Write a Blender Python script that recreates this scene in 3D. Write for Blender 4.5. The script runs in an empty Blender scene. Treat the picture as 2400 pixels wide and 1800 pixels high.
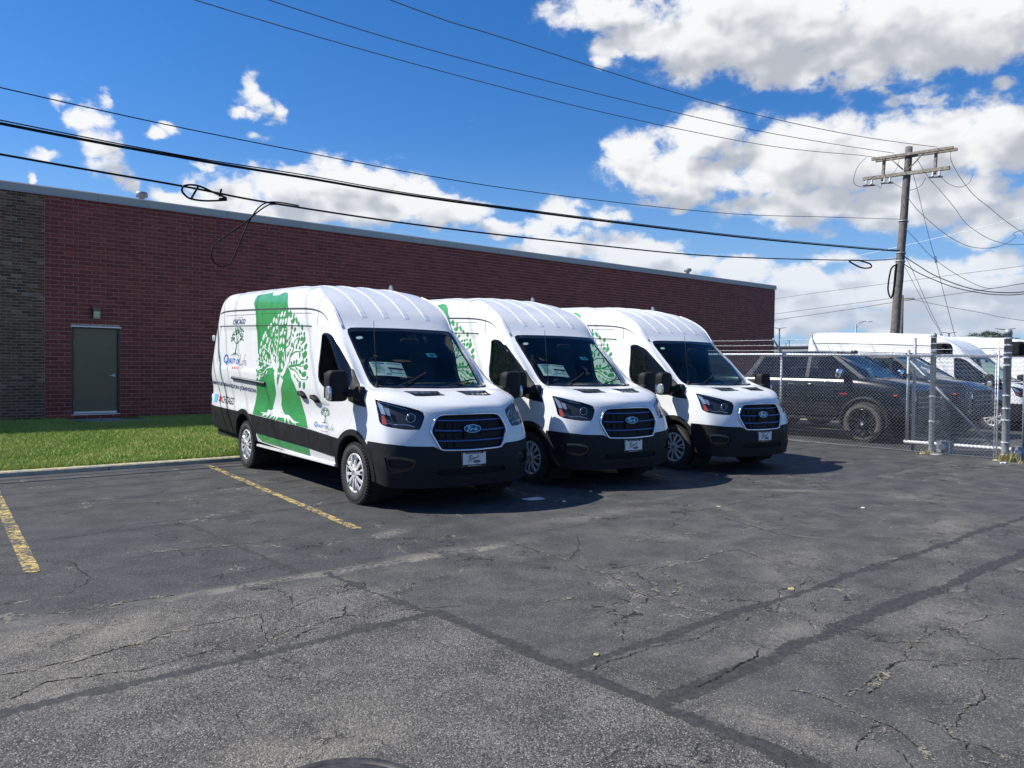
import bpy, bmesh, math, random
import numpy as np
from mathutils import Vector, Matrix
from mathutils.bvhtree import BVHTree
from mathutils.geometry import delaunay_2d_cdt, tessellate_polygon
random.seed(7)
RNG = np.random.default_rng(11)
scene = bpy.context.scene
COL = scene.collection
R = math.radians
# ------------------------------------------------------------------ camera, sun, sky, exposure
CAM_H, CAM_YAW, CAM_PITCH, CAM_ROLL = 1.5913, .8594, .0234, -.0129
cam_data = bpy.data.cameras.new('camera'); cam = bpy.data.objects.new('camera', cam_data); COL.objects.link(cam)
cam_data.sensor_width = 36; cam_data.lens = 1890.5 / 2400 * 36; cam_data.clip_start = .05; cam_data.clip_end = 6000
_fw = Vector((math.cos(CAM_YAW), math.sin(CAM_YAW), 0)); _rt = Vector((math.sin(CAM_YAW), -math.cos(CAM_YAW), 0)); _up = Vector((0, 0, 1))
_F = _fw * math.cos(CAM_PITCH) - _up * math.sin(CAM_PITCH); _U = _up * math.cos(CAM_PITCH) + _fw * math.sin(CAM_PITCH)
_R = _rt * math.cos(CAM_ROLL) - _U * math.sin(CAM_ROLL); _U = _U * math.cos(CAM_ROLL) + _rt * math.sin(CAM_ROLL)
cam.matrix_world = Matrix(((_R.x, _U.x, -_F.x, 0), (_R.y, _U.y, -_F.y, 0), (_R.z, _U.z, -_F.z, CAM_H), (0, 0, 0, 1)))
scene.camera = cam
scene.view_settings.view_transform = 'Standard'; scene.view_settings.look = 'None'
scene.view_settings.gamma = 1; scene.view_settings.use_curve_mapping = False
scene.view_settings.exposure = EXPOSURE = .42
SUN_TO = Vector((-.68, .64, 1.0)).normalized()          # direction towards the sun
sun_el = math.asin(SUN_TO.z); sun_az = math.atan2(SUN_TO.x, SUN_TO.y)
sd = bpy.data.lights.new('sun', 'SUN'); sd.energy = 5.0; sd.angle = R(.53); sd.color = (1, .95, .87)
sun = bpy.data.objects.new('sun', sd); COL.objects.link(sun)
sun.rotation_euler = SUN_TO.to_track_quat('Z', 'Y').to_euler()
scene.cycles.max_bounces = 8; scene.cycles.transparent_max_bounces = 16; scene.cycles.caustics_reflective = False; scene.cycles.caustics_refractive = False

class NG:
    """small helper to write node trees"""
    def __init__(s, tree): s.t = tree; s.n = tree.nodes; s.l = tree.links
    def new(s, typ, **kw):
        x = s.n.new(typ)
        for k, v in kw.items(): setattr(x, k, v)
        return x
    def set(s, sock, v):
        if v is None: return
        if isinstance(v, bpy.types.NodeSocket): s.l.new(v, sock)
        elif isinstance(v, (tuple, list)) and sock.type == 'RGBA' and len(v) == 3: sock.default_value = (*v, 1)
        else: sock.default_value = v
    def m(s, op, a, b=None, c=None, clamp=False):
        x = s.new('ShaderNodeMath', operation=op, use_clamp=clamp)
        for i, v in enumerate((a, b, c)): s.set(x.inputs[i], v)
        return x.outputs[0]
    def vm(s, op, a, b=None):
        x = s.new('ShaderNodeVectorMath', operation=op); s.set(x.inputs[0], a)
        if b is not None:
            if op == 'SCALE': s.set(x.inputs['Scale'], b)
            else: s.set(x.inputs[1], b)
        return x.outputs['Value'] if op in ('LENGTH', 'DOT_PRODUCT', 'DISTANCE') else x.outputs[0]
    def noise(s, vec, scale, detail=4, rough=.55, dist=0, out='Fac'):
        x = s.new('ShaderNodeTexNoise'); s.set(x.inputs['Vector'], vec); x.inputs['Scale'].default_value = scale
        x.inputs['Detail'].default_value = detail; x.inputs['Roughness'].default_value = rough; x.inputs['Distortion'].default_value = dist
        return x.outputs[out]
    def vor(s, vec, scale, feature='F1', out='Distance', rnd=1.0):
        x = s.new('ShaderNodeTexVoronoi', feature=feature); s.set(x.inputs['Vector'], vec); x.inputs['Scale'].default_value = scale
        if 'Randomness' in x.inputs: x.inputs['Randomness'].default_value = rnd
        return x.outputs[out]
    def rng(s, v, a, b, c=0.0, d=1.0, smooth=True):
        x = s.new('ShaderNodeMapRange', interpolation_type='SMOOTHSTEP' if smooth else 'LINEAR'); s.set(x.inputs[0], v)
        for i, q in enumerate((a, b, c, d)): s.set(x.inputs[i + 1], q)
        return x.outputs[0]
    def mix(s, f, a, b, mode='MIX'):
        x = s.new('ShaderNodeMix', data_type='RGBA', blend_type=mode); s.set(x.inputs[0], f); s.set(x.inputs[6], a); s.set(x.inputs[7], b)
        return x.outputs[2]
    def sep(s, v):
        x = s.new('ShaderNodeSeparateXYZ'); s.set(x.inputs[0], v); return x.outputs
    def comb(s, a, b, c):
        x = s.new('ShaderNodeCombineXYZ')
        for i, v in enumerate((a, b, c)): s.set(x.inputs[i], v)
        return x.outputs[0]
    def ramp(s, f, stops, interp='LINEAR'):
        x = s.new('ShaderNodeValToRGB'); s.set(x.inputs[0], f); cr = x.color_ramp; cr.interpolation = interp
        while len(cr.elements) < len(stops): cr.elements.new(.5)
        for e, (p, c) in zip(cr.elements, stops): e.position = p; e.color = (*c, 1) if len(c) == 3 else c
        return x.outputs[0]
    def bump(s, h, strength=.3, dist=.01, normal=None):
        x = s.new('ShaderNodeBump'); s.set(x.inputs['Height'], h); x.inputs['Strength'].default_value = strength; x.inputs['Distance'].default_value = dist
        if normal is not None: s.set(x.inputs['Normal'], normal)
        return x.outputs[0]

world = bpy.data.worlds.new('World'); scene.world = world; world.use_nodes = True; world.cycles.sampling_method = 'MANUAL'; world.cycles.sample_map_resolution = 512
def build_sky():
    g = NG(world.node_tree); g.n.clear()
    out = g.new('ShaderNodeOutputWorld'); bg = g.new('ShaderNodeBackground'); g.l.new(bg.outputs[0], out.inputs[0])
    sky = g.new('ShaderNodeTexSky', sky_type='NISHITA', sun_disc=False, sun_elevation=sun_el, sun_rotation=sun_az, altitude=200, air_density=1.0, dust_density=.35, ozone_density=3.0)
    hs = g.new('ShaderNodeHueSaturation'); g.set(hs.inputs['Color'], sky.outputs[0]); hs.inputs['Saturation'].default_value = 1.35; hs.inputs['Value'].default_value = 1.0
    d = g.new('ShaderNodeTexCoord').outputs['Generated']; skyc = g.mix(1.0, hs.outputs[0], (1.10, 1.17, 1.40), 'MULTIPLY')
    x, y, z = g.sep(d)
    # clouds: hand-placed masses (azimuth, elevation, widths in degrees) broken up by noise
    grp = bpy.data.node_groups.new('cloud_field', 'ShaderNodeTree')
    grp.interface.new_socket('Az', in_out='INPUT', socket_type='NodeSocketFloat'); grp.interface.new_socket('El', in_out='INPUT', socket_type='NodeSocketFloat')
    grp.interface.new_socket('D', in_out='OUTPUT', socket_type='NodeSocketFloat'); grp.interface.new_socket('S', in_out='OUTPUT', socket_type='NodeSocketFloat')
    q = NG(grp); gi = q.new('NodeGroupInput'); go = q.new('NodeGroupOutput')
    az, el = gi.outputs[0], gi.outputs[1]
    p3 = q.comb(az, q.m('MULTIPLY', el, 1.35), 3.7)
    warp = q.noise(p3, .28, 4, .55, out='Color')
    wv = q.vm('SCALE', q.vm('SUBTRACT', warp, (.5, .5, .5)), 3.4)
    pz = q.vm('ADD', q.comb(az, el, 0), q.vm('MULTIPLY', wv, (1, .8, 0)))
    acc = None
    for a, e, sa, se, w in CLOUDS:
        v = q.vm('MULTIPLY', q.vm('SUBTRACT', pz, (a, e, 0)), (1 / sa, 1 / se, 0))
        b = q.rng(q.vm('LENGTH', v), .1, 2.0, w * 1.22, 0.0)
        acc = b if acc is None else q.m('MAXIMUM', acc, b)
    # elsewhere in the sky: fair-weather cumulus of the same sort
    base = q.rng(q.noise(p3, .055, 2, .5), .52, .70, 0, .95)
    inframe = q.m('MULTIPLY', q.rng(q.m('ABSOLUTE', q.m('SUBTRACT', az, 49.2)), 35, 46, 1, 0), q.rng(el, 30, 40, 1, 0))
    base = q.m('MULTIPLY', base, q.m('SUBTRACT', 1.0, inframe))
    low = q.m('MULTIPLY', q.rng(q.noise(q.comb(az, q.m('MULTIPLY', el, 3.2), 9.0), .13, 3, .5), .46, .62, 0, .85), q.m('MULTIPLY', q.rng(el, 1, 4.2, 1, 0), q.rng(az, 44, 30, 0, 1)))
    acc = q.m('MAXIMUM', q.m('MAXIMUM', acc, base), low)
    n1 = q.noise(p3, .50, 9, .58, .25); n2 = q.noise(p3, 2.4, 5, .65); n3 = q.noise(p3, .42, 2.2, .5, .25)
    dd = q.m('ADD', acc, q.m('ADD', q.m('MULTIPLY', q.m('SUBTRACT', n1, .5), 1.75), q.m('MULTIPLY', q.m('SUBTRACT', n2, .5), .26)))
    q.l.new(q.m('ADD', acc, q.m('MULTIPLY', q.m('SUBTRACT', n3, .5), 2.0)), go.inputs[1])
    q.l.new(dd, go.inputs[0])
    az = g.m('MULTIPLY', g.m('ARCTAN2', y, x), 57.29578); el = g.m('MULTIPLY', g.m('ARCSINE', z), 57.29578)
    def field(a, e):
        n = g.new('ShaderNodeGroup'); n.node_tree = grp; g.set(n.inputs[0], a); g.set(n.inputs[1], e); return n.outputs
    D, S1 = field(az, el); _, S2 = field(g.m('ADD', az, 1.3), g.m('ADD', el, 1.7))
    alpha = g.rng(D, .30, .98)
    thin = g.rng(D, .30, 1.1, .0, 1.0)
    lit = g.rng(g.m('SUBTRACT', S1, S2), -.55, .50, 0, 1)
    thick = g.rng(S2, .62, 1.35, 1, 0)
    shade = g.m('ADD', g.m('MULTIPLY', lit, .55), g.m('MULTIPLY', thick, .45), clamp=True)
    skyc = g.mix(g.rng(el, -2, 16, .85, 0), skyc, (3.0, 5.2, 8.4))          # paler, bluer air low down
    ccol = g.mix(shade, (4.9, 5.2, 5.8), (9.4, 9.5, 9.6))
    ccol = g.mix(g.rng(el, 2, 14, .45, 0), ccol, (5.6, 6.7, 8.6))          # far cloud seen through more air
    col = g.mix(g.m('MULTIPLY', alpha, g.rng(thin, 0, .5, .45, 1)), skyc, ccol)
    g.set(bg.inputs['Color'], col); bg.inputs['Strength'].default_value = .075
CLOUDS = [(42.71,23.31,3.82,1.23,1.0),(40.03,21.7,3.48,1.5,1.0),(36.26,20.73,4.21,1.76,1.0),(32.65,21.94,6.92,2.65,1.15),(29.88,19.45,4.44,1.12,1.0),(24.27,20.72,6.15,2.55,1.15),(19.55,20.21,3.76,2.03,1.1),(42.95,20.26,0.89,0.52,0.7),(41.07,14.28,2.05,1.66,1.0),(38.71,13.38,2.88,1.66,1.0),(35.87,15.47,3.37,1.61,1.0),(36.38,12.47,3.11,1.25,1.0),(31.37,13.6,3.22,2.13,1.05),(27.65,13.61,4.55,2.34,1.1),(22.65,13.68,4.19,2.25,1.1),(18.49,13.7,2.4,1.93,1.1),(29.16,10.76,5.14,1.36,1.0),(22.82,10.62,5.31,1.55,1.05),(18.6,9.01,2.4,1.51,1.0),(37.51,11.38,0.86,0.7,0.8),(71.45,10.37,1.57,0.8,0.95),(68.55,11.02,2.46,1.09,1.0),(64.71,11.71,3.13,1.38,1.0),(60.43,12.25,3.23,1.53,1.05),(56.9,11.28,3.28,1.28,1.0),(53.61,10.52,2.71,1.01,1.0),(61.28,10.51,5.88,1.13,1.0),(66.36,9.94,5.67,0.83,1.0),(46.08,10.63,1.65,1.15,0.95),(42.78,10.33,1.34,0.72,0.85),(47.57,9.6,1.81,0.73,0.9),(50.59,9.42,1.81,0.58,0.9),(45.45,8.59,2.69,0.88,1.0),(40.96,7.99,2.93,1.16,1.0),(37.44,7.08,3.14,1.01,1.0),(33.44,6.44,2.21,0.86,1.0),(47.86,8.28,1.81,0.59,0.9),(27.51,7.27,1.29,0.6,0.8),(29.59,5.8,2.12,0.98,1.0),(29.04,4.66,3.89,1.54,1.1),(24.41,5.12,4.09,1.63,1.1),(20.08,4.46,3.77,1.57,1.1),(29.27,2.97,4.16,0.85,1.0),(22.64,2.78,4.63,0.81,1.0),(18.01,2.86,3.0,0.77,1.0),(26.42,4.61,3.01,1.1,1.0),(29.02,4.1,3.38,0.84,0.95),(21.52,6.09,2.54,1.05,1.0),(18.54,6.47,1.76,0.89,1.0),(19.63,4.71,3.31,1.04,1.0),(23.4,4.01,3.56,0.81,0.9),(18.02,3.37,2.58,0.77,0.9),(78.41,15.54,0.65,0.53,0.8),(77.02,14.65,1.06,0.84,0.85),(76.19,15.76,0.44,0.49,0.7),(76.3,13.37,1.17,0.95,0.88),(75.58,12.19,1.23,0.97,0.88),(74.48,11.15,0.75,0.57,0.8),(67.18,17.78,0.82,0.87,0.8),(66.95,16.9,1.1,0.78,0.88),(65.85,16.35,0.72,0.68,0.75),(67.76,16.17,0.76,0.47,0.7),(66.8,14.81,0.83,0.37,0.6),(72.36,14.75,0.57,0.44,0.75),(73.24,14.26,0.76,0.41,0.75),(79.55,12.52,1.01,0.39,0.8),(80.28,10.94,0.27,0.44,0.8),(70.54,12.46,0.53,0.27,0.6),(20.17,18.0,0.92,0.47,0.55),(23.44,16.76,2.17,0.64,0.62),(18.34,16.67,0.89,0.47,0.5)]
build_sky()
# ------------------------------------------------------------------ helpers
def link(name, me, mat=None, parent=None, loc=None):
    o = bpy.data.objects.new(name, me); COL.objects.link(o)
    if mat is not None and me is not None:
        for m_ in (mat if isinstance(mat, (list, tuple)) else [mat]):
            me.materials.append(m_)
    if parent is not None: o.parent = parent
    if loc is not None: o.location = loc
    return o
class MB:
    """collects geometry; build() links it as one mesh object"""
    def __init__(s): s.v = []; s.f = []; s.mi = []; s.smooth = []
    def add(s, verts, faces, mi=0, smooth=False):
        k = len(s.v); s.v += [tuple(map(float, p)) for p in verts]
        for f in faces: s.f.append(tuple(i + k for i in f)); s.mi.append(mi); s.smooth.append(smooth)
        return s
    def box(s, x0, x1, y0, y1, z0, z1, mi=0, skip=''):
        v = [(x0, y0, z0), (x1, y0, z0), (x1, y1, z0), (x0, y1, z0), (x0, y0, z1), (x1, y0, z1), (x1, y1, z1), (x0, y1, z1)]
        f = {'b': (0, 3, 2, 1), 't': (4, 5, 6, 7), 'f': (0, 1, 5, 4), 'r': (1, 2, 6, 5), 'k': (2, 3, 7, 6), 'l': (3, 0, 4, 7)}
        return s.add(v, [q for k, q in f.items() if k not in skip], mi)
    def obox(s, c, ax, ay, az, mi=0):
        """oriented box: centre and three half-extent vectors"""
        c, ax, ay, az = map(Vector, (c, ax, ay, az)); v = []
        for k in (-1, 1):
            for i, j in ((-1, -1), (1, -1), (1, 1), (-1, 1)): v.append(c + ax * i + ay * j + az * k)
        return s.add(v, [(0, 3, 2, 1), (4, 5, 6, 7), (0, 1, 5, 4), (1, 2, 6, 5), (2, 3, 7, 6), (3, 0, 4, 7)], mi)
    def tube(s, pts, r, n=8, mi=0, cap=True, closed=False, smooth=True):
        pts = [Vector(p) for p in pts]; m = len(pts); rs = r if isinstance(r, (list, tuple)) else [r] * m
        if m < 2: return s
        tang = []
        for i in range(m):
            a = pts[(i - 1) % m] if (i or closed) else pts[0]; b = pts[(i + 1) % m] if (i < m - 1 or closed) else pts[-1]
            t = (b - a); tang.append(t.normalized() if t.length > 1e-9 else Vector((0, 0, 1)))
        up = Vector((0, 0, 1)) if abs(tang[0].z) < .9 else Vector((1, 0, 0))
        nx = tang[0].cross(up).normalized(); v = []
        for i in range(m):
            nx = (nx - tang[i] * nx.dot(tang[i])).normalized(); ny = tang[i].cross(nx)
            for k in range(n):
                a = 2 * math.pi * k / n; v.append(pts[i] + (nx * math.cos(a) + ny * math.sin(a)) * rs[i])
        f = []; mm = m if closed else m - 1
        for i in range(mm):
            for k in range(n):
                a, b = i * n + k, i * n + (k + 1) % n; c, d = ((i + 1) % m) * n + (k + 1) % n, ((i + 1) % m) * n + k
                f.append((a, b, c, d))
        s.add(v, f, mi, smooth)
        if cap and not closed:
            k = len(s.v) - len(v)
            s.f.append(tuple(k + i for i in reversed(range(n)))); s.mi.append(mi); s.smooth.append(False)
            s.f.append(tuple(k + (m - 1) * n + i for i in range(n))); s.mi.append(mi); s.smooth.append(False)
        return s
    def cyl(s, a, b, r, n=16, mi=0, r2=None): return s.tube([a, b], [r, r if r2 is None else r2], n, mi)
    def lathe(s, prof, origin, axis, n=32, mi=0, smooth=True, closed=False, mis=None):
        """prof: (radius, offset along axis)"""
        axis = Vector(axis).normalized(); up = Vector((0, 0, 1)) if abs(axis.z) < .9 else Vector((1, 0, 0))
        ex = axis.cross(up).normalized(); ey = axis.cross(ex); o = Vector(origin); v = []
        for r_, h in prof:
            for k in range(n):
                a = 2 * math.pi * k / n; v.append(o + axis * h + (ex * math.cos(a) + ey * math.sin(a)) * r_)
        m = len(prof)
        for i in range(m if closed else m - 1):
            f = [(i * n + k, i * n + (k + 1) % n, ((i + 1) % m) * n + (k + 1) % n, ((i + 1) % m) * n + k) for k in range(n)]
            if i == 0: s.add(v, f, mis[0] if mis else mi, smooth); base = len(s.v) - len(v)
            else:
                for q in f: s.f.append(tuple(base + w for w in q)); s.mi.append(mis[i] if mis else mi); s.smooth.append(smooth)
        return s
    def prism(s, poly, d0, d1, to3, mi=0):
        """poly: 2-d outline, to3(a, b, d) -> point; extruded from d0 to d1"""
        n = len(poly); v = [to3(a, b, d0) for a, b in poly] + [to3(a, b, d1) for a, b in poly]
        tri = tessellate_polygon([[Vector((a, b, 0)) for a, b in poly]])
        f = [tuple(t) for t in tri] + [tuple(i + n for i in reversed(t)) for t in tri]
        f += [(i, (i + 1) % n, n + (i + 1) % n, n + i) for i in range(n)]
        return s.add(v, f, mi)
    def superbox(s, c, h, e=.35, n=20, m=12, mi=0, rot=None):
        """rounded box (superquadric)"""
        f_ = lambda w, k: math.copysign(abs(w) ** k, w); v = []
        for j in range(m + 1):
            ph = -math.pi / 2 + math.pi * j / m
            for i in range(n):
                th = 2 * math.pi * i / n
                p = Vector((h[0] * f_(math.cos(ph), e) * f_(math.cos(th), e), h[1] * f_(math.cos(ph), e) * f_(math.sin(th), e), h[2] * f_(math.sin(ph), e)))
                if rot is not None: p = rot @ p
                v.append(Vector(c) + p)
        f = [(j * n + i, j * n + (i + 1) % n, (j + 1) * n + (i + 1) % n, (j + 1) * n + i) for j in range(m) for i in range(n)]
        return s.add(v, f, mi, True)
    def mesh(s, name):
        me = bpy.data.meshes.new(name); me.from_pydata(s.v, [], s.f)
        if any(s.mi): me.polygons.foreach_set('material_index', s.mi)
        me.polygons.foreach_set('use_smooth', s.smooth); me.update(); return me
    def build(s, name, mat=None, parent=None, loc=None, fix=False):
        me = s.mesh(name)
        if fix:
            b = bmesh.new(); b.from_mesh(me); bmesh.ops.recalc_face_normals(b, faces=b.faces); b.to_mesh(me); b.free()
        return link(name, me, mat, parent, loc)
def tag(o, label=None, cat=None, group=None, kind=None):
    if label: o['label'] = label
    if cat: o['category'] = cat
    if group: o['group'] = group
    if kind: o['kind'] = kind
    return o
def thing(name, label, cat, loc=(0, 0, 0), rz=0, group=None):
    o = bpy.data.objects.new(name, None); COL.objects.link(o); o.location = loc; o.rotation_euler = (0, 0, rz); o.empty_display_size = .2
    return tag(o, label, cat, group)
def dup(root, loc, rz, label=None, group=None, skip=()):
    kids = {}
    for o in COL.objects:
        if o.parent is not None: kids.setdefault(o.parent.name, []).append(o)
    def cp(o, par):
        c = o.copy(); COL.objects.link(c)
        if par is not None: c.parent = par
        for ch in kids.get(o.name, []):
            if ch.name.split('.')[0] not in skip: cp(ch, c)
        return c
    r = cp(root, None); r.location = loc; r.rotation_euler = (0, 0, rz)
    if label: r['label'] = label
    if group: r['group'] = group
    return r

MATS = {}
def M(name, col, rough=.5, metal=0.0, var=0.0, vs=6.0, bump=0.0, bs=150.0, coat=0.0, spec=.5, dirt=0.0, dirtcol=(.25, .22, .18), perobj=0.0):
    m_ = bpy.data.materials.new(name); m_.use_nodes = True; g = NG(m_.node_tree); p = g.n['Principled BSDF']
    tc = g.new('ShaderNodeTexCoord').outputs['Object']
    p.inputs['Roughness'].default_value = rough; p.inputs['Metallic'].default_value = metal; p.inputs['Coat Weight'].default_value = coat
    p.inputs['Coat Roughness'].default_value = .06; p.inputs['Specular IOR Level'].default_value = spec
    c = (*col, 1)
    if var:
        n = g.noise(tc, vs, 6, .6)
        lo = tuple(max(0, q * (1 - var)) for q in col); hi = tuple(min(1, q * (1 + var)) for q in col)
        c = g.mix(g.rng(n, .3, .7), lo, hi)
        g.set(p.inputs['Roughness'], g.rng(n, .3, .7, max(0, rough - .08), min(1, rough + .08)))
    if perobj:
        oi = g.new('ShaderNodeObjectInfo').outputs['Random']
        c = g.mix(g.m('MULTIPLY', oi, perobj), c, tuple(q * .4 for q in col))
    if dirt:
        n2 = g.noise(tc, 2.3, 8, .65); c = g.mix(g.rng(n2, .5, .75, 0, dirt), c, dirtcol)
    g.set(p.inputs['Base Color'], c)
    if bump: g.set(p.inputs['Normal'], g.bump(g.noise(tc, bs, 4, .6), bump, .004))
    MATS[name] = m_; return m_
M('white_paint', (.76, .77, .77), .28, coat=.35, var=.012, vs=3)
M('black_plastic', (.014, .015, .017), .62, spec=.22, var=.18, vs=9, bump=.06, bs=700)
M('gloss_black', (.010, .011, .013), .12, coat=.5)
M('matt_black', (.008, .008, .009), .8)
M('rubber', (.028, .028, .029), .72, var=.25, vs=20)
M('silver', (.70, .71, .72), .36, metal=.35, var=.05)
M('chrome', (.75, .77, .80), .09, metal=1.0)
M('grille_blue', (.018, .085, .27), .25, coat=.4)
M('grille_black', (.005, .006, .009), .6, spec=.3)
M('badge_blue', (.004, .006, .016), .15, coat=.6)
M('amber', (.50, .07, .015), .2, coat=.5)
M('red_lens', (.45, .012, .012), .2, coat=.5)
M('lens_clear', (.62, .64, .66), .08, metal=.6, coat=.5)
M('interior', (.022, .024, .028), .75, var=.15)
M('headliner', (.10, .10, .105), .85)
M('wrap_green', (.055, .30, .095), .30, coat=.3, var=.03)
M('wrap_white', (.76, .77, .77), .30, coat=.3)
M('ink_navy', (.03, .05, .16), .4)
M('ink_blue', (.03, .16, .52), .4)
M('ink_sky', (.10, .48, .86), .4)
M('ink_red', (.62, .02, .03), .4)
M('ink_grey', (.18, .22, .24), .45)
M('ink_green', (.03, .16, .08), .45)
M('ink_black', (.012, .013, .016), .45)
M('paper', (.78, .80, .79), .6, var=.05)
M('teal_tag', (.08, .48, .52), .5)
M('plate_white', (.74, .74, .74), .35)
M('galvanized', (.68, .70, .71), .42, metal=.25, var=.18, vs=14)
M('galv_post', (.30, .325, .345), .5, metal=.35, var=.14, vs=10, bump=.1, bs=90)
M('white_rail', (.70, .71, .70), .5, var=.10, vs=12, dirt=.5)
M('truck_paint', (.008, .010, .014), .20, coat=.4)
M('mud_tyre', (.075, .068, .055), .85, var=.35, vs=14)
M('pole_wood', (.135, .12, .11), .85, var=.35, vs=7, bump=.5, bs=60)
M('arm_wood', (.23, .20, .17), .85, var=.4, vs=9, bump=.5, bs=60)
M('porcelain', (.80, .80, .82), .2, coat=.5)
M('cable_black', (.005, .006, .008), .7, spec=.2)
M('wire_grey', (.10, .11, .125), .5)
M('fascia', (.36, .355, .35), .45, metal=.25, var=.05, vs=1.2, dirt=.12)
M('door_paint', (.150, .118, .078), .45, var=.05, vs=3)
M('door_frame', (.030, .034, .034), .5)
M('concrete', (.36, .35, .32), .9, var=.18, vs=6, bump=.4, bs=60, dirt=.4, dirtcol=(.16, .15, .13))
M('lamp_lens', (.55, .55, .45), .3)
M('bark', (.09, .075, .06), .9, var=.3)
M('roof_gravel', (.25, .24, .23), .95, var=.2, vs=40)
M('far_wall', (.17, .18, .18), .8, var=.08)
M('lot_light', (.035, .04, .048), .5)
M('leaf', (.050, .085, .035), .6, perobj=.2, var=.45, vs=1.3)
def glass(name, tint, rough=.0, refl=1.0):
    m_ = bpy.data.materials.new(name); m_.use_nodes = True; g = NG(m_.node_tree); g.n.clear()
    out = g.new('ShaderNodeOutputMaterial'); tr = g.new('ShaderNodeBsdfTransparent'); gl = g.new('ShaderNodeBsdfGlossy')
    tr.inputs[0].default_value = (*tint, 1); gl.inputs['Roughness'].default_value = rough
    ge = g.new('ShaderNodeNewGeometry'); cs = g.m('ABSOLUTE', g.vm('DOT_PRODUCT', ge.outputs['Normal'], ge.outputs['Incoming']))
    fr = g.m('MULTIPLY_ADD', g.m('POWER', g.m('SUBTRACT', 1, cs, clamp=True), 5), .95, .05)
    mx = g.new('ShaderNodeMixShader'); g.l.new(g.m('MULTIPLY', fr, refl, clamp=True), mx.inputs[0]); g.l.new(tr.outputs[0], mx.inputs[1]); g.l.new(gl.outputs[0], mx.inputs[2]); g.l.new(mx.outputs[0], out.inputs[0])
    MATS[name] = m_; return m_
glass('glass_screen', (.60, .74, .70)); glass('glass_side', (.52, .62, .60)); glass('glass_lamp', (.88, .90, .92)); glass('glass_dark', (.16, .20, .21))
def catmull(pts, k=8):
    P = [Vector(p) for p in pts]; out = []
    for i in range(len(P) - 1):
        a, b, c, d = P[max(i - 1, 0)], P[i], P[i + 1], P[min(i + 2, len(P) - 1)]
        for j in range(k):
            t = j / k; out.append(.5 * ((2 * b) + (c - a) * t + (2 * a - 5 * b + 4 * c - d) * t * t + (3 * b - a - 3 * c + d) * t**3))
    out.append(P[-1]); return out
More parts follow.
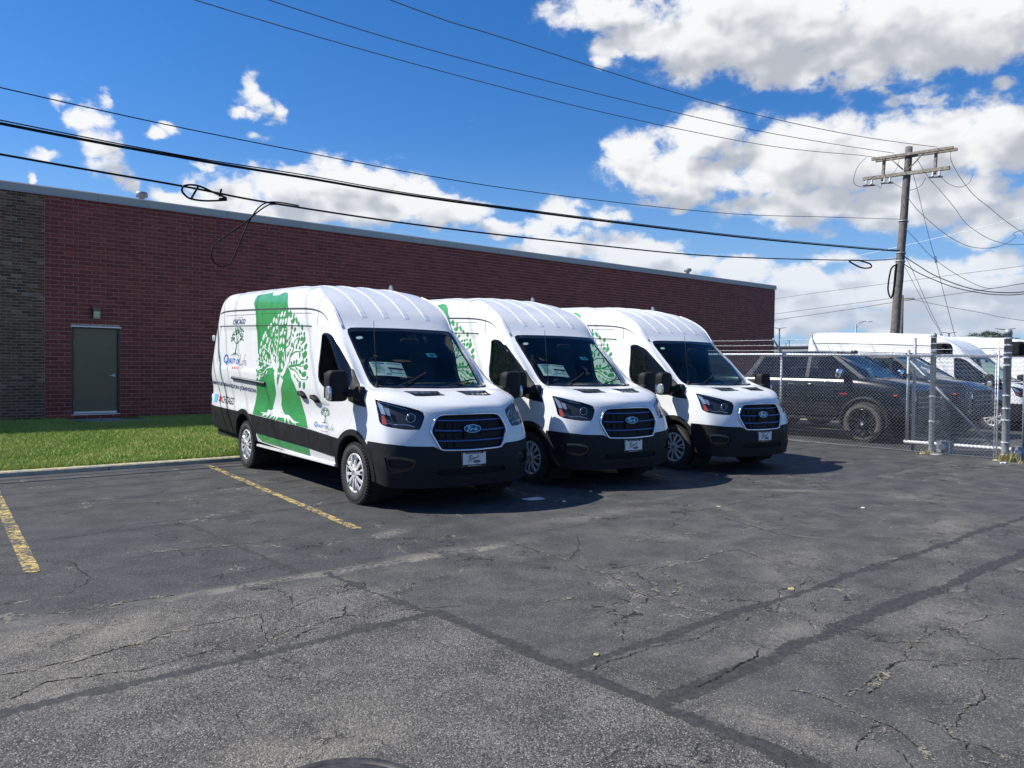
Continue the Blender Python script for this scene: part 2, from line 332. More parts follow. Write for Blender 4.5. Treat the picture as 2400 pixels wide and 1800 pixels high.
# ------------------------------------------------------------------ ground
def in_blobs(g, x, y, blobs, wob):
    acc = None
    for bx, by, sx, sy, rot, w in blobs:
        c, s_ = math.cos(R(rot)), math.sin(R(rot))
        dx = g.m('SUBTRACT', x, bx); dy = g.m('SUBTRACT', y, by)
        u = g.m('MULTIPLY', g.m('ADD', g.m('MULTIPLY', dx, c), g.m('MULTIPLY', dy, s_)), 1 / sx)
        v = g.m('MULTIPLY', g.m('SUBTRACT', g.m('MULTIPLY', dy, c), g.m('MULTIPLY', dx, s_)), 1 / sy)
        d = g.m('SQRT', g.m('ADD', g.m('MULTIPLY', u, u), g.m('MULTIPLY', v, v)))
        b = g.rng(g.m('ADD', d, wob), .25, 1.25, w, 0)
        acc = b if acc is None else g.m('MAXIMUM', acc, b)
    return acc
def asphalt_material():
    m_ = bpy.data.materials.new('asphalt'); m_.use_nodes = True; g = NG(m_.node_tree); p = g.n['Principled BSDF']
    pos = g.new('ShaderNodeNewGeometry').outputs['Position']; x, y, z = g.sep(pos)
    nb = g.noise(pos, .45, 4, .6); nm = g.noise(pos, 2.6, 5, .65); nf = g.noise(pos, 24, 4, .7); ng = g.noise(pos, 95, 3, .6)
    wob = g.m('MULTIPLY', g.m('SUBTRACT', nm, .5), 1.3)
    stone = g.new('ShaderNodeTexVoronoi'); g.set(stone.inputs['Vector'], pos); stone.inputs['Scale'].default_value = 118
    sc = g.sep(stone.outputs['Color'])[0]; sd_ = stone.outputs['Distance']
    stone2 = g.new('ShaderNodeTexVoronoi'); g.set(stone2.inputs['Vector'], pos); stone2.inputs['Scale'].default_value = 37
    sc2 = g.sep(stone2.outputs['Color'])[0]
    # zones: sealed bays, sealed drive, bare worn aggregate
    yy = g.m('ADD', y, g.m('ADD', g.m('MULTIPLY', g.m('SUBTRACT', nb, .5), .7), g.m('MULTIPLY', g.m('SUBTRACT', nm, .5), .35)))
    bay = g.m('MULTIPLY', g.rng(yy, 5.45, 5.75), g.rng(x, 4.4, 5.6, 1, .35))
    bare = g.m('MULTIPLY', g.rng(yy, 5.5, 5.25), g.rng(g.m('ADD', x, g.m('MULTIPLY', g.m('SUBTRACT', nm, .5), .12)), 2.94, 3.02, 1, 0))
    bare = g.m('MULTIPLY', bare, g.rng(g.m('ADD', g.m('MULTIPLY', nb, .8), g.m('MULTIPLY', nm, .35)), .25, .75, .55, 1))
    seal = g.mix(g.rng(nm, .25, .75), (.042, .042, .041), (.090, .089, .085))
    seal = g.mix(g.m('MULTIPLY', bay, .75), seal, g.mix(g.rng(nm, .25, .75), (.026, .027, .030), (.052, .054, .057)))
    worn = g.mix(g.rng(nm, .3, .7), (.066, .063, .058), (.150, .142, .128))
    wearmask = g.rng(g.m('ADD', g.m('ADD', g.m('MULTIPLY', nb, .9), g.m('MULTIPLY', nf, .35)), g.m('MULTIPLY', nm, .35)), .82, 1.12)
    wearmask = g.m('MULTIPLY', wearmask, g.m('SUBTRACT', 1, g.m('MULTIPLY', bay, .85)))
    col = g.mix(g.m('MULTIPLY', wearmask, .6), seal, worn)
    bare2 = g.m('MULTIPLY', g.m('MULTIPLY', g.rng(x, 3.0, 3.1), g.rng(y, 5.2, 2.2)), g.rng(g.m('ADD', g.noise(pos, .75, 4, .6), g.m('MULTIPLY', g.m('SUBTRACT', nf, .5), .35)), .40, .66))
    bare = g.m('MAXIMUM', bare, g.m('MULTIPLY', bare2, .62))
    col = g.mix(bare, col, worn)
    # exposed stones
    exposed = g.m('MAXIMUM', bare, g.m('MULTIPLY', wearmask, .8))
    near = g.rng(g.vm('LENGTH', pos), 4, 13, 1, .45)
    speck = g.m('MULTIPLY', g.m('MULTIPLY', g.rng(sc, .66, .74), g.rng(sd_, .55, .30)), g.m('MULTIPLY_ADD', exposed, .62, .34))
    col = g.mix(g.m('MULTIPLY', speck, near), col, g.mix(sc2, (.18, .17, .15), (.44, .42, .37)))
    dark = g.m('MULTIPLY', g.rng(sc, .34, .24), g.m('MULTIPLY_ADD', exposed, .6, .22))
    col = g.mix(g.m('MULTIPLY', dark, near), col, (.025, .025, .026))
    # sandy dirt: worn joint along the bays, dust patches, tyre scuffs
    ey = g.m('ADD', y, g.m('ADD', g.m('MULTIPLY', g.m('SUBTRACT', nm, .5), .22), g.m('MULTIPLY', g.m('SUBTRACT', nf, .5), .12)))
    edge = g.m('MULTIPLY', g.rng(g.m('ABSOLUTE', g.m('SUBTRACT', ey, g.m('MULTIPLY_ADD', x, -.045, 5.64))), .10, .035), g.m('MULTIPLY', g.rng(x, 1.6, 2.6, .35, 1), g.rng(x, 4.3, 5.0, 1, 0)))
    edge = g.m('MULTIPLY', edge, g.rng(g.m('ADD', g.m('MULTIPLY', nm, .6), g.m('MULTIPLY', nf, .6)), .50, .72))
    dust = in_blobs(g, x, y, [(1.2, 5.15, .75, .38, 0, .9), (1.5, 3.0, .8, .5, 20, .6), (.9, 4.4, .6, .5, 0, .5), (5.4, 2.0, 1.2, .4, 10, .5), (4.2, 2.55, 1.0, .14, 3, .6), (6.3, 5.9, 1.5, .3, 0, .4), (1.75, 2.95, .22, .12, -30, .9), (4.1, 6.45, .35, .14, 20, .9), (3.9, 5.55, .6, .10, 0, .8), (5.9, 3.4, 1.2, .3, 25, .55), (8.6, 3.3, 1.0, .3, 10, .6), (16.6, 9.4, 1.4, .35, 80, .8),
                                   (16.0, 9.9, .8, .5, 0, .7), (15.5, 6.2, .5, .25, 70, .6), (15.6, 5.0, .5, .35, 20, .8), (7.6, 5.0, .9, .10, 60, .6), (9.6, 5.6, 1.3, .13, -42, .75), (10.4, 4.3, .35, .9, 15, .5), (6.0, 4.9, .25, .7, 20, .5), (9.9, 7.9, .5, .12, 10, .6), (7.0, 6.9, .3, .1, 0, .6), (3.25, 1.9, .14, .6, 12, .8)], g.m('ADD', wob, g.m('MULTIPLY', g.m('SUBTRACT', nf, .5), 1.2)))
    brk = g.rng(g.m('ADD', g.m('MULTIPLY', nf, .6), g.m('MULTIPLY', nm, .5)), .42, .72)
    dmask = g.m('MAXIMUM', g.m('MULTIPLY', edge, .75), g.m('MULTIPLY', g.m('MULTIPLY', dust, brk), .78))
    col = g.mix(dmask, col, g.mix(ng, (.17, .155, .125), (.36, .33, .27)))
    # faint long streaks left by tyres
    st = g.noise(g.vm('MULTIPLY', pos, (.25, 2.2, 1)), 1.5, 5, .6)
    col = g.mix(g.m('MULTIPLY', g.rng(st, .57, .70), g.m('MULTIPLY', g.rng(x, 4.5, 6.5), .28)), col, (.16, .155, .145))
    # hairline cracks
    cw = g.vm('ADD', pos, g.vm('SCALE', g.vm('SUBTRACT', g.noise(pos, 2.2, 4, .6, out='Color'), (.5, .5, .5)), .7))
    ce = g.vor(cw, .85, 'DISTANCE_TO_EDGE'); ce2 = g.vor(cw, 2.4, 'DISTANCE_TO_EDGE')
    ck = g.m('MULTIPLY', g.rng(ce, .010, .003), g.rng(nb, .46, .56))
    ck2 = g.m('MULTIPLY', g.rng(ce2, .022, .007), g.rng(g.noise(pos, .8, 2), .55, .63))
    ckm = g.m('MAXIMUM', ck, g.m('MULTIPLY', ck2, .7))
    col = g.mix(g.m('MULTIPLY', ckm, .9), col, g.mix(g.rng(nm, .5, .56), (.012, .012, .012), (.20, .185, .15)))
    # bands of crack-sealing tar, ragged at the edges
    jw = g.m('ADD', g.m('MULTIPLY', g.m('SUBTRACT', nf, .5), .11), g.m('MULTIPLY', g.m('SUBTRACT', nm, .5), .14)); low = g.m('MULTIPLY', g.m('SUBTRACT', g.noise(pos, .9, 3, .6), .5), .16)
    tar = None
    for ax_, c_, w_, a0, a1 in ((y, 4.18, .040, -8, 3.03), (x, 2.985, .050, -3, 4.20), (x, 2.93, .03, 4.2, 5.5), (y, 2.975, .038, 2.95, 16), (y, 2.395, .060, 2.95, 16), (y, 10.1, .018, 1.0, 5.2), (x, 2.75, .03, 5.6, 7.9)):
        oth = x if ax_ is y else y; d = g.m('ABSOLUTE', g.m('ADD', g.m('SUBTRACT', ax_, c_), low)); d = g.m('ADD', d, jw)
        b_ = g.m('MULTIPLY', g.rng(d, w_ + .010, w_ - .008), g.m('MULTIPLY', g.rng(oth, a0, a0 + .06), g.rng(oth, a1, a1 + .06, 1, 0)))
        tar = b_ if tar is None else g.m('MAXIMUM', tar, b_)
    col = g.mix(g.m('MULTIPLY', tar, .92), col, g.mix(g.rng(nf, .35, .7), (.026, .026, .026), (.056, .055, .053)))
    exposed = g.m('MULTIPLY', exposed, g.m('SUBTRACT', 1, tar))
    g.set(p.inputs['Base Color'], col)
    g.set(p.inputs['Roughness'], g.m('MULTIPLY_ADD', exposed, .12, .74)); p.inputs['Specular IOR Level'].default_value = .35
    h = g.m('ADD', g.m('MULTIPLY', g.m('SUBTRACT', 1, sd_), g.m('MULTIPLY_ADD', exposed, .8, .35)), g.m('ADD', g.m('MULTIPLY', nf, .6), g.m('MULTIPLY', ckm, -2.0)))
    g.set(p.inputs['Normal'], g.bump(h, .6, .009))
    MATS['asphalt'] = m_; return m_
asphalt_material()
def sheet(name, x0, x1, y0, y1, z, mat, nx=1, ny=1):
    b = MB(); vs = [(x0 + (x1 - x0) * i / nx, y0 + (y1 - y0) * j / ny, z) for j in range(ny + 1) for i in range(nx + 1)]
    b.add(vs, [(j * (nx + 1) + i, j * (nx + 1) + i + 1, (j + 1) * (nx + 1) + i + 1, (j + 1) * (nx + 1) + i) for j in range(ny) for i in range(nx)])
    return b.build(name, mat)
tag(sheet('parking_lot', -900, 1500, -900, 1500, 0, MATS['asphalt'], 60, 60), kind='structure')
# lawn: a sheet rising gently to the wall, with blades
KERB_Y, WALL_Y = 12.60, 21.90
def lawn_material():
    m_ = bpy.data.materials.new('lawn'); m_.use_nodes = True; g = NG(m_.node_tree); p = g.n['Principled BSDF']
    pos = g.new('ShaderNodeNewGeometry').outputs['Position']
    n = g.noise(pos, .9, 5, .6); f = g.noise(g.vm('MULTIPLY', pos, (1, .6, 1)), 38, 3, .7)
    c = g.mix(g.rng(n, .35, .65), (.20, .27, .06), (.31, .34, .10))
    c = g.mix(g.rng(f, .4, .65), g.mix(.5, c, (.02, .035, .008)), c)
    c = g.mix(g.rng(g.noise(pos, 2.8, 4), .60, .72, 0, .55), c, (.20, .18, .07))
    g.set(p.inputs['Base Color'], c); p.inputs['Roughness'].default_value = .85; p.inputs['Specular IOR Level'].default_value = .2
    g.set(p.inputs['Normal'], g.bump(f, .8, .03)); MATS['lawn'] = m_
    m2 = bpy.data.materials.new('grass_blade'); m2.use_nodes = True; g = NG(m2.node_tree); p = g.n['Principled BSDF']
    pos = g.new('ShaderNodeNewGeometry').outputs['Position']; ri = g.new('ShaderNodeNewGeometry').outputs['Random Per Island']
    n = g.noise(pos, .9, 5, .6)
    c = g.mix(g.rng(n, .35, .65), (.26, .40, .07), (.38, .46, .115)); c = g.mix(g.rng(ri, .80, .95, 0, .8), c, (.42, .38, .16)); c = g.mix(g.rng(ri, 0, .35, .6, 0), c, (.06, .11, .02))
    g.set(p.inputs['Base Color'], c); p.inputs['Roughness'].default_value = .6; p.inputs['Specular IOR Level'].default_value = .25
    g.set(p.inputs['Subsurface Weight'], 0.0); MATS['grass_blade'] = m2
lawn_material()
def lawn_z(y): return .055 + (y - KERB_Y) / (WALL_Y - KERB_Y) * .085
b = MB(); nx, ny = 60, 14; vs = []
for j in range(ny + 1):
    for i in range(nx + 1):
        y = KERB_Y + .15 + (WALL_Y + .3 - KERB_Y - .15) * j / ny; vs.append((-18 + 56 * i / nx, y, lawn_z(y) + (.012 * math.sin(i * 2.1 + j * 1.7) if 0 < j < ny else 0)))
b.add(vs, [(j * (nx + 1) + i, j * (nx + 1) + i + 1, (j + 1) * (nx + 1) + i + 1, (j + 1) * (nx + 1) + i) for j in range(ny) for i in range(nx)], smooth=True)
tag(b.build('lawn', MATS['lawn']), kind='structure')
def blades(n, xr, yr, hmin, hmax, zf, keep=None):
    x = RNG.uniform(*xr, n); y = RNG.uniform(*yr, n)
    if keep is not None: k = keep(x, y); x, y = x[k], y[k]; n = len(x)
    a = RNG.uniform(0, 2 * np.pi, n); h = RNG.uniform(hmin, hmax, n); w = RNG.uniform(.004, .008, n); lx = RNG.normal(0, .4, n) * h; ly = RNG.normal(0, .4, n) * h
    z = np.array([zf(q) for q in y]); v = np.empty((n, 3, 3))
    v[:, 0] = np.stack([x - np.cos(a) * w, y - np.sin(a) * w, z], 1); v[:, 1] = np.stack([x + np.cos(a) * w, y + np.sin(a) * w, z], 1)
    v[:, 2] = np.stack([x + lx, y + ly, z + h], 1)
    return v.reshape(-1, 3)
def tri_mesh(name, v):
    me = bpy.data.meshes.new(name); n = len(v); me.vertices.add(n); me.vertices.foreach_set('co', v.ravel()); me.loops.add(n); me.loops.foreach_set('vertex_index', np.arange(n)); me.polygons.add(n // 3)
    me.polygons.foreach_set('loop_start', np.arange(0, n, 3)); me.polygons.foreach_set('loop_total', np.full(n // 3, 3)); me.update(calc_edges=True); return me
va_ = blades(150000, (.2, 8.5), (KERB_Y + .16, WALL_Y - .02), .025, .055, lawn_z, lambda x, y: ~((x > 4.55) & (x < 6.2) & (y > 20.6)))
vb_ = blades(5000, (.5, 8.0), (KERB_Y + .14, KERB_Y + .26), .04, .11, lawn_z)
vc_ = blades(9000, (8.5, 36), (KERB_Y + .16, WALL_Y - .02), .05, .1, lawn_z)
tag(link('grass', tri_mesh('grass', np.concatenate([va_, vb_, vc_])), MATS['grass_blade']), kind='stuff')
# kerb: concrete lengths with old cream-yellow paint on top
def worn_paint(name, col, under, scale, amount, rough=.7):
    m_ = bpy.data.materials.new(name); m_.use_nodes = True; g = NG(m_.node_tree); p = g.n['Principled BSDF']
    pos = g.new('ShaderNodeNewGeometry').outputs['Position']
    n = g.m('ADD', g.noise(pos, scale, 6, .7), g.m('MULTIPLY', g.m('SUBTRACT', g.noise(pos, scale * 7, 3, .6), .5), .35))
    vw = g.vm('ADD', pos, g.vm('SCALE', g.vm('SUBTRACT', g.noise(pos, 9, 3, .6, out='Color'), (.5, .5, .5)), .18))
    cr = g.m('MINIMUM', g.rng(g.vor(vw, 5.5, 'DISTANCE_TO_EDGE'), .03, .09), g.rng(g.vor(vw, 14, 'DISTANCE_TO_EDGE'), .04, .15, .15, 1))
    keep = g.m('MULTIPLY', g.rng(n, amount + .07, amount - .05), cr)
    c = g.mix(g.noise(pos, 30, 3), tuple(q * .8 for q in col), col)
    g.set(p.inputs['Base Color'], g.mix(keep, under, c)); p.inputs['Roughness'].default_value = rough
    g.set(p.inputs['Normal'], g.bump(keep, .3, .003)); MATS[name] = m_
worn_paint('line_yellow', (.54, .40, .12), (.05, .05, .052), 3.0, .57)
worn_paint('line_faded', (.30, .27, .17), (.045, .046, .05), 3.0, .45)
worn_paint('kerb_top', (.66, .56, .27), (.34, .33, .29), 5.0, .62)
for i in range(14):
    x0 = -10 + i * 3.3; b = MB(); e = .012
    b.add([(x0, KERB_Y, -.02), (x0 + 3.285, KERB_Y, -.02), (x0 + 3.285, KERB_Y + .005, .052), (x0, KERB_Y + .005, .052), (x0, KERB_Y + .025, .068), (x0 + 3.285, KERB_Y + .025, .068), (x0 + 3.285, KERB_Y + .17, .07), (x0, KERB_Y + .17, .07),
           (x0, KERB_Y + .17, -.02), (x0 + 3.285, KERB_Y + .17, -.02)], [(0, 1, 2, 3), (3, 2, 5, 4), (4, 5, 6, 7), (7, 6, 9, 8), (0, 3, 4, 7, 8), (1, 9, 6, 5, 2)])
    for k, q in enumerate((0, 1, 1, 0, 0, 0)): b.mi[k] = q
    tag(b.build('kerb', [MATS['concrete'], MATS['kerb_top']]), kind='structure')
# parking lines
def strip(name, pts, w, z, mat, jag=0.0, sub=10, taper=False):
    P = catmull([(a, b_, z) for a, b_ in pts], sub); n = len(P); v = []
    for i, q in enumerate(P):
        t = (P[min(i + 1, n - 1)] - P[max(i - 1, 0)]); t.z = 0; t.normalize(); s_ = Vector((-t.y, t.x, 0))
        k = 1.0 if not taper else (.25 + .75 * math.sin(math.pi * min(max(i / (n - 1), .02), .98)))
        v.append(q + s_ * (w / 2 * k + random.uniform(-jag, jag))); v.append(q - s_ * (w / 2 * k + random.uniform(-jag, jag)))
    return MB().add(v, [(2 * i, 2 * i + 1, 2 * i + 3, 2 * i + 2) for i in range(n - 1)]).build(name, mat)
for pts, w, mt in ((((1.70, 12.45), (1.21, 6.84)), .108, 'line_yellow'), (((4.52, 12.4), (3.92, 6.78)), .100, 'line_yellow'), (((7.25, 12.4), (6.55, 6.7)), .11, 'line_faded'), (((9.95, 12.4), (9.25, 6.7)), .11, 'line_faded'), (((12.75, 12.4), (12.05, 6.8)), .11, 'line_faded'), (((-1.2, 12.4), (-1.55, 6.84)), .12, 'line_yellow')):
    tag(strip('parking_line', pts, w, .004, MATS[mt], .004, 40), kind='structure')
# tar seams and open cracks
ZC = [0]
def tar_material():
    m_ = bpy.data.materials.new('tar'); m_.use_nodes = True; g = NG(m_.node_tree); p = g.n['Principled BSDF']
    pos = g.new('ShaderNodeNewGeometry').outputs['Position']; n = g.noise(pos, 7, 6, .7)
    g.set(p.inputs['Base Color'], g.mix(g.rng(n, .4, .68), (.036, .036, .037), (.075, .073, .070))); p.inputs['Roughness'].default_value = .7
    g.set(p.inputs['Normal'], g.bump(g.noise(pos, 90, 3), .35, .005)); MATS['tar'] = m_
tar_material()
def broken(name, c0, c1, scale, lo, hi, rough=.95):
    """ground marking that is there only in patches: grit, dust, crumbled crack edges"""
    m_ = bpy.data.materials.new(name); m_.use_nodes = True; g = NG(m_.node_tree); p = g.n['Principled BSDF']; out = g.n['Material Output']
    pos = g.new('ShaderNodeNewGeometry').outputs['Position']; n = g.m('ADD', g.m('MULTIPLY', g.noise(pos, scale, 5, .7), .7), g.m('MULTIPLY', g.noise(pos, scale * .12, 3, .6), .5))
    g.set(p.inputs['Base Color'], g.mix(g.noise(pos, scale * 1.7, 2), c0, c1)); p.inputs['Roughness'].default_value = rough; p.inputs['Specular IOR Level'].default_value = .2
    tr = g.new('ShaderNodeBsdfTransparent'); mx = g.new('ShaderNodeMixShader'); g.l.new(g.rng(n, lo, hi), mx.inputs[0]); g.l.new(tr.outputs[0], mx.inputs[1]); g.l.new(p.outputs[0], mx.inputs[2]); g.l.new(mx.outputs[0], out.inputs[0]); MATS[name] = m_
broken('crack_dark', (.008, .008, .008), (.02, .02, .019), 22, .50, .62); broken('crack_grit', (.16, .15, .12), (.36, .33, .26), 70, .60, .74); broken('tyre_dust', (.15, .145, .135), (.27, .255, .235), 42, .60, .82)
def crack(pts, w, mat='crack_dark', jit=.02, z=.0022):
    ZC[0] += 1; z += ZC[0] * .00006
    P = [Vector((a, b_, 0)) for a, b_ in pts]; q = []; o_ = 0
    for a, c in zip(P[:-1], P[1:]):
        n = max(2, int((c - a).length / .022)); t = (c - a).normalized(); s_ = Vector((-t.y, t.x, 0))
        for k in range(n): o_ = o_ * .72 + random.gauss(0, jit * .55); q.append(a.lerp(c, k / n) + s_ * o_ * math.sin(math.pi * min(max(k / n, .08), .92)) ** .5)
    q.append(P[-1]); v = []
    for i, p in enumerate(q):
        t = (q[min(i + 1, len(q) - 1)] - q[max(i - 1, 0)]).normalized(); s_ = Vector((-t.y, t.x, 0)); ww = w * random.uniform(.45, 1.3) * (.35 if i in (0, len(q) - 1) else 1)
        v += [(p + s_ * ww / 2) + Vector((0, 0, z)), (p - s_ * ww / 2) + Vector((0, 0, z))]
    tag(MB().add(v, [(2 * i, 2 * i + 1, 2 * i + 3, 2 * i + 2) for i in range(len(q) - 1)]).build('pavement_crack', MATS[mat]), kind='structure')
CRACKS = [[(0.69,4.71),(0.89,4.71),(1.09,4.72),(1.39,4.76),(1.65,4.86),(1.93,4.86),(2.12,4.85)],[(2.12,4.85),(2.0,4.58),(1.92,4.33)],[(1.8,4.24),(2.13,4.48),(2.35,4.46),(2.52,4.51),(2.63,4.67)],[(2.51,4.52),(2.61,4.35),(2.83,4.38),(3.23,4.19)],[(2.28,4.82),(2.52,4.95),(2.92,5.0)],[(1.1,5.66),(1.47,5.65),(1.84,5.6)],[(1.5,7.04),(1.5,6.68),(1.5,6.42),(1.38,6.21)],[(0.63,4.33),(0.85,4.47),(1.24,4.34),(1.61,4.39)],[(2.02,4.25),(2.13,4.36),(2.31,4.39)],[(1.6,9.4),(2.5,9.58),(3.41,9.29),(4.93,9.15)],[(1.79,8.0),(2.37,8.29),(3.01,8.19)],[(2.07,6.99),(2.71,6.83),(3.35,6.81)],[(4.7,5.42),(4.68,5.09),(4.6,4.59),(4.54,4.4),(4.58,4.15),(4.8,4.06),(5.45,3.98),(5.93,4.08),(6.09,4.01),(5.98,3.67)],[(4.58,4.15),(4.49,3.93),(4.38,3.7),(4.37,3.53),(4.32,3.24),(4.35,3.02)],[(4.78,4.04),(4.65,3.8),(4.48,3.59)],[(4.68,4.67),(5.18,5.05),(5.37,5.27)],[(4.95,3.95),(4.84,3.73),(4.66,3.56),(4.47,3.49)],[(4.7,5.42),(4.61,4.93)],[(5.66,5.05),(5.6,4.79),(6.14,4.75),(6.64,4.57)],[(7.33,5.11),(7.18,4.67),(7.0,4.17),(7.09,3.77)],[(7.66,4.38),(7.53,4.11),(7.56,3.88)],[(3.88,1.82),(4.14,1.86),(4.4,1.93)],[(3.77,1.89),(3.92,1.87),(4.37,1.91),(4.5,1.9),(4.83,2.01),(5.17,2.0),(5.29,1.96),(5.96,1.88)],[(4.52,1.9),(4.7,1.73),(5.06,1.49)],[(3.64,2.1),(3.69,1.96),(3.64,1.83),(3.62,1.68),(3.61,1.57),(3.56,1.49),(3.47,1.36),(3.42,1.32)],[(3.6,1.61),(3.38,1.61),(3.27,1.57)],[(3.81,1.55),(3.82,1.43),(3.72,1.36),(3.73,1.3),(3.58,1.24),(3.57,1.15)],[(3.74,1.26),(3.69,1.15),(3.65,1.08)],[(4.41,1.48),(4.27,1.42),(4.08,1.44),(3.83,1.39)],[(5.32,1.94),(5.09,1.8),(5.01,1.57),(5.04,1.49)],[(3.42,1.48),(3.31,1.36)],[(2.36,2.17),(2.49,2.21),(2.61,2.19)],[(3.12,2.52),(3.32,2.4),(3.65,2.41),(4.1,2.5)],[(4.89,5.64),(5.8,5.63),(7.4,5.4),(9.39,5.44),(10.6,5.29),(11.26,5.21)],[(3.54,3.09),(3.71,3.22)],[(3.04,2.86),(3.24,2.91),(3.58,2.91),(3.84,2.85),(4.2,2.88),(4.54,2.87)],[(3.67,3.92),(4.01,3.89)],[(6.3,3.03),(6.85,3.0),(7.2,2.94)]]
for i, pts in enumerate(CRACKS):
    crack(pts, .010 if i in (0, 2, 5, 7, 8, 21, 32) else .0065, 'crack_dark', .014)
for k, w in ((13, .06), (12, .035), (24, .05), (25, .025), (26, .03), (27, .025), (28, .026), (29, .04), (0, .06), (1, .05), (2, .04), (14, .04), (16, .045), (18, .05), (19, .05), (20, .04), (21, .04), (22, .03), (31, .03), (34, .05), (36, .05), (37, .03), (5, .07), (9, .05), (11, .04)):
    if k < len(CRACKS): crack([(a + .010, b_ - .008) for a, b_ in CRACKS[k]], w, 'crack_grit', .02, .0026)
def tread(pts, w, n=4):
    P = catmull([(a, b_, 0) for a, b_ in pts], 10); o = []
    for k in range(n):
        off = (k - (n - 1) / 2) * w / n; q = []
        for i, c in enumerate(P):
            t = (P[min(i + 1, len(P) - 1)] - P[max(i - 1, 0)]).normalized(); q.append((c.x - t.y * off, c.y + t.x * off))
        tag(strip('tyre_mark', q, w / n * .72, .0030, MATS['tyre_dust'], .006, 3), kind='structure')
for pts, w in (([(9.1, 5.9), (9.55, 5.2), (9.45, 4.6), (8.75, 3.95), (8.2, 3.6)], .22), ([(10.9, 6.6), (10.2, 5.95), (9.8, 5.5), (9.55, 5.2)], .24), ([(7.5, 5.6), (7.35, 5.15), (6.9, 4.85)], .22), ([(6.75, 4.2), (6.4, 3.85), (6.05, 3.6)], .20), ([(12.2, 5.5), (13.2, 5.2), (14.6, 4.9)], .14)):
    tread(pts, w)
# ------------------------------------------------------------------ brick building
def brick_material(name, cols, island):
    m_ = bpy.data.materials.new(name); m_.use_nodes = True; g = NG(m_.node_tree); p = g.n['Principled BSDF']
    rnd = g.new('ShaderNodeNewGeometry').outputs['Random Per Island'] if island else g.new('ShaderNodeObjectInfo').outputs['Random']
    pos = g.new('ShaderNodeNewGeometry').outputs['Position']
    c = g.ramp(rnd, cols)
    n = g.noise(pos, 14, 5, .65); big = g.noise(pos, .5, 4, .6)
    c = g.mix(g.rng(n, .3, .75, 0, .5), c, g.mix(.55, c, (.01, .006, .006)))
    c = g.mix(g.rng(big, .5, .8, 0, .25), c, (.10, .075, .08))
    g.set(p.inputs['Base Color'], c); p.inputs['Roughness'].default_value = .55; p.inputs['Specular IOR Level'].default_value = .35
    g.set(p.inputs['Normal'], g.bump(g.noise(pos, 60, 5, .7), .35, .004)); MATS[name] = m_
RED = [(0, (.175, .030, .028)), (.5, (.225, .040, .036)), (1, (.29, .060, .050))]
BRN = [(0, (.058, .031, .023)), (.35, (.105, .053, .036)), (.75, (.155, .080, .053)), (.93, (.20, .13, .10)), (1, (.30, .22, .18))]
brick_material('brick_red', RED, True); brick_material('brick_brown', BRN, True)
brick_material('brick_red_one', RED, False); brick_material('brick_brown_one', BRN, False)
M('mortar', (.47, .32, .29), .95, var=.2, vs=8, bump=.4, bs=80)
M('mortar_grey', (.42, .32, .26), .95, var=.2, vs=8, bump=.4, bs=80)
WX0, WXJ, WX1, WZ0, WZT = -9.0, 4.13, 36.03, .142, 5.50
building = thing('brick_building', 'long single-storey red and brown brick building with grey steel door', 'building', (0, WALL_Y, 0))
DX0, DX1, DZ0, DZ1 = 4.70, 5.80, .2467, 2.41
b = MB()      # wall core (mortar), door opening left out
def wallq(x0, x1, z0, z1, mi): b.add([(x0, .012, z0), (x1, .012, z0), (x1, .012, z1), (x0, .012, z1)], [(0, 1, 2, 3)], mi)
wallq(WX0, WXJ, -.1, WZT, 1); wallq(WXJ, DX0, -.1, WZT, 0); wallq(DX1, WX1 - .01, -.1, WZT, 0); wallq(DX0, DX1, DZ1, WZT, 0); wallq(DX0, DX1, -.1, DZ0, 0)
b.box(WX0, WX1 - .01, .30, 24, -.1, WZT, 0, skip='')
b.box(WX1 - .32, WX1 - .011, .013, .30, -.1, WZT, 0, skip='fk'); b.box(DX0 - .05, DX0, .013, .30, -.1, WZT - .01, 0, skip='fk'); b.box(DX1, DX1 + .05, .013, .30, -.1, WZT - .01, 0, skip='fk')
b.build('wall', [MATS['mortar'], MATS['mortar_grey']], building)
bricks = []       # (x0, x1, z0, z1, kind)
CH, BL, J = .1016, .3048, .0125
z = WZ0; k = 0
while z < WZT:
    x = WXJ + .006 - ((0, .333 * BL + .0, .667 * BL)[(0, 1)[k % 2]]) ; x = WXJ + .006 if k % 2 == 0 else WXJ + .006 - BL * .62
    while x < WX1:
        a, c = max(x, WXJ + .006), min(x + BL - J, WX1); z1 = min(z + CH - J, WZT - .004)
        if c - a > .02 and z1 - z > .02:
            if z1 > DZ0 + .01 and z < DZ1 - .03 and c > DX0 and a < DX1:
                if a < DX0 - .02: bricks.append((a, DX0 - .004, z, z1, 0))
                if c > DX1 + .02: bricks.append((DX1 + .004, c, z, z1, 0))
            else: bricks.append((a, c, z, z1, 0))
        x += BL
    z += CH; k += 1
CH2, BL2 = .0700, .2110; z = WZ0; k = 0
while z < WZT:
    x = WX0 - (BL2 * .5 if k % 2 else 0)
    while x < WXJ - .02:
        a, c = max(x, WX0), min(x + BL2 - J, WXJ - .006); z1 = min(z + CH2 - J, WZT - .004)
        if c - a > .02 and z1 - z > .02: bricks.append((a, c, z, z1, 1))
        x += BL2
    z += CH2; k += 1
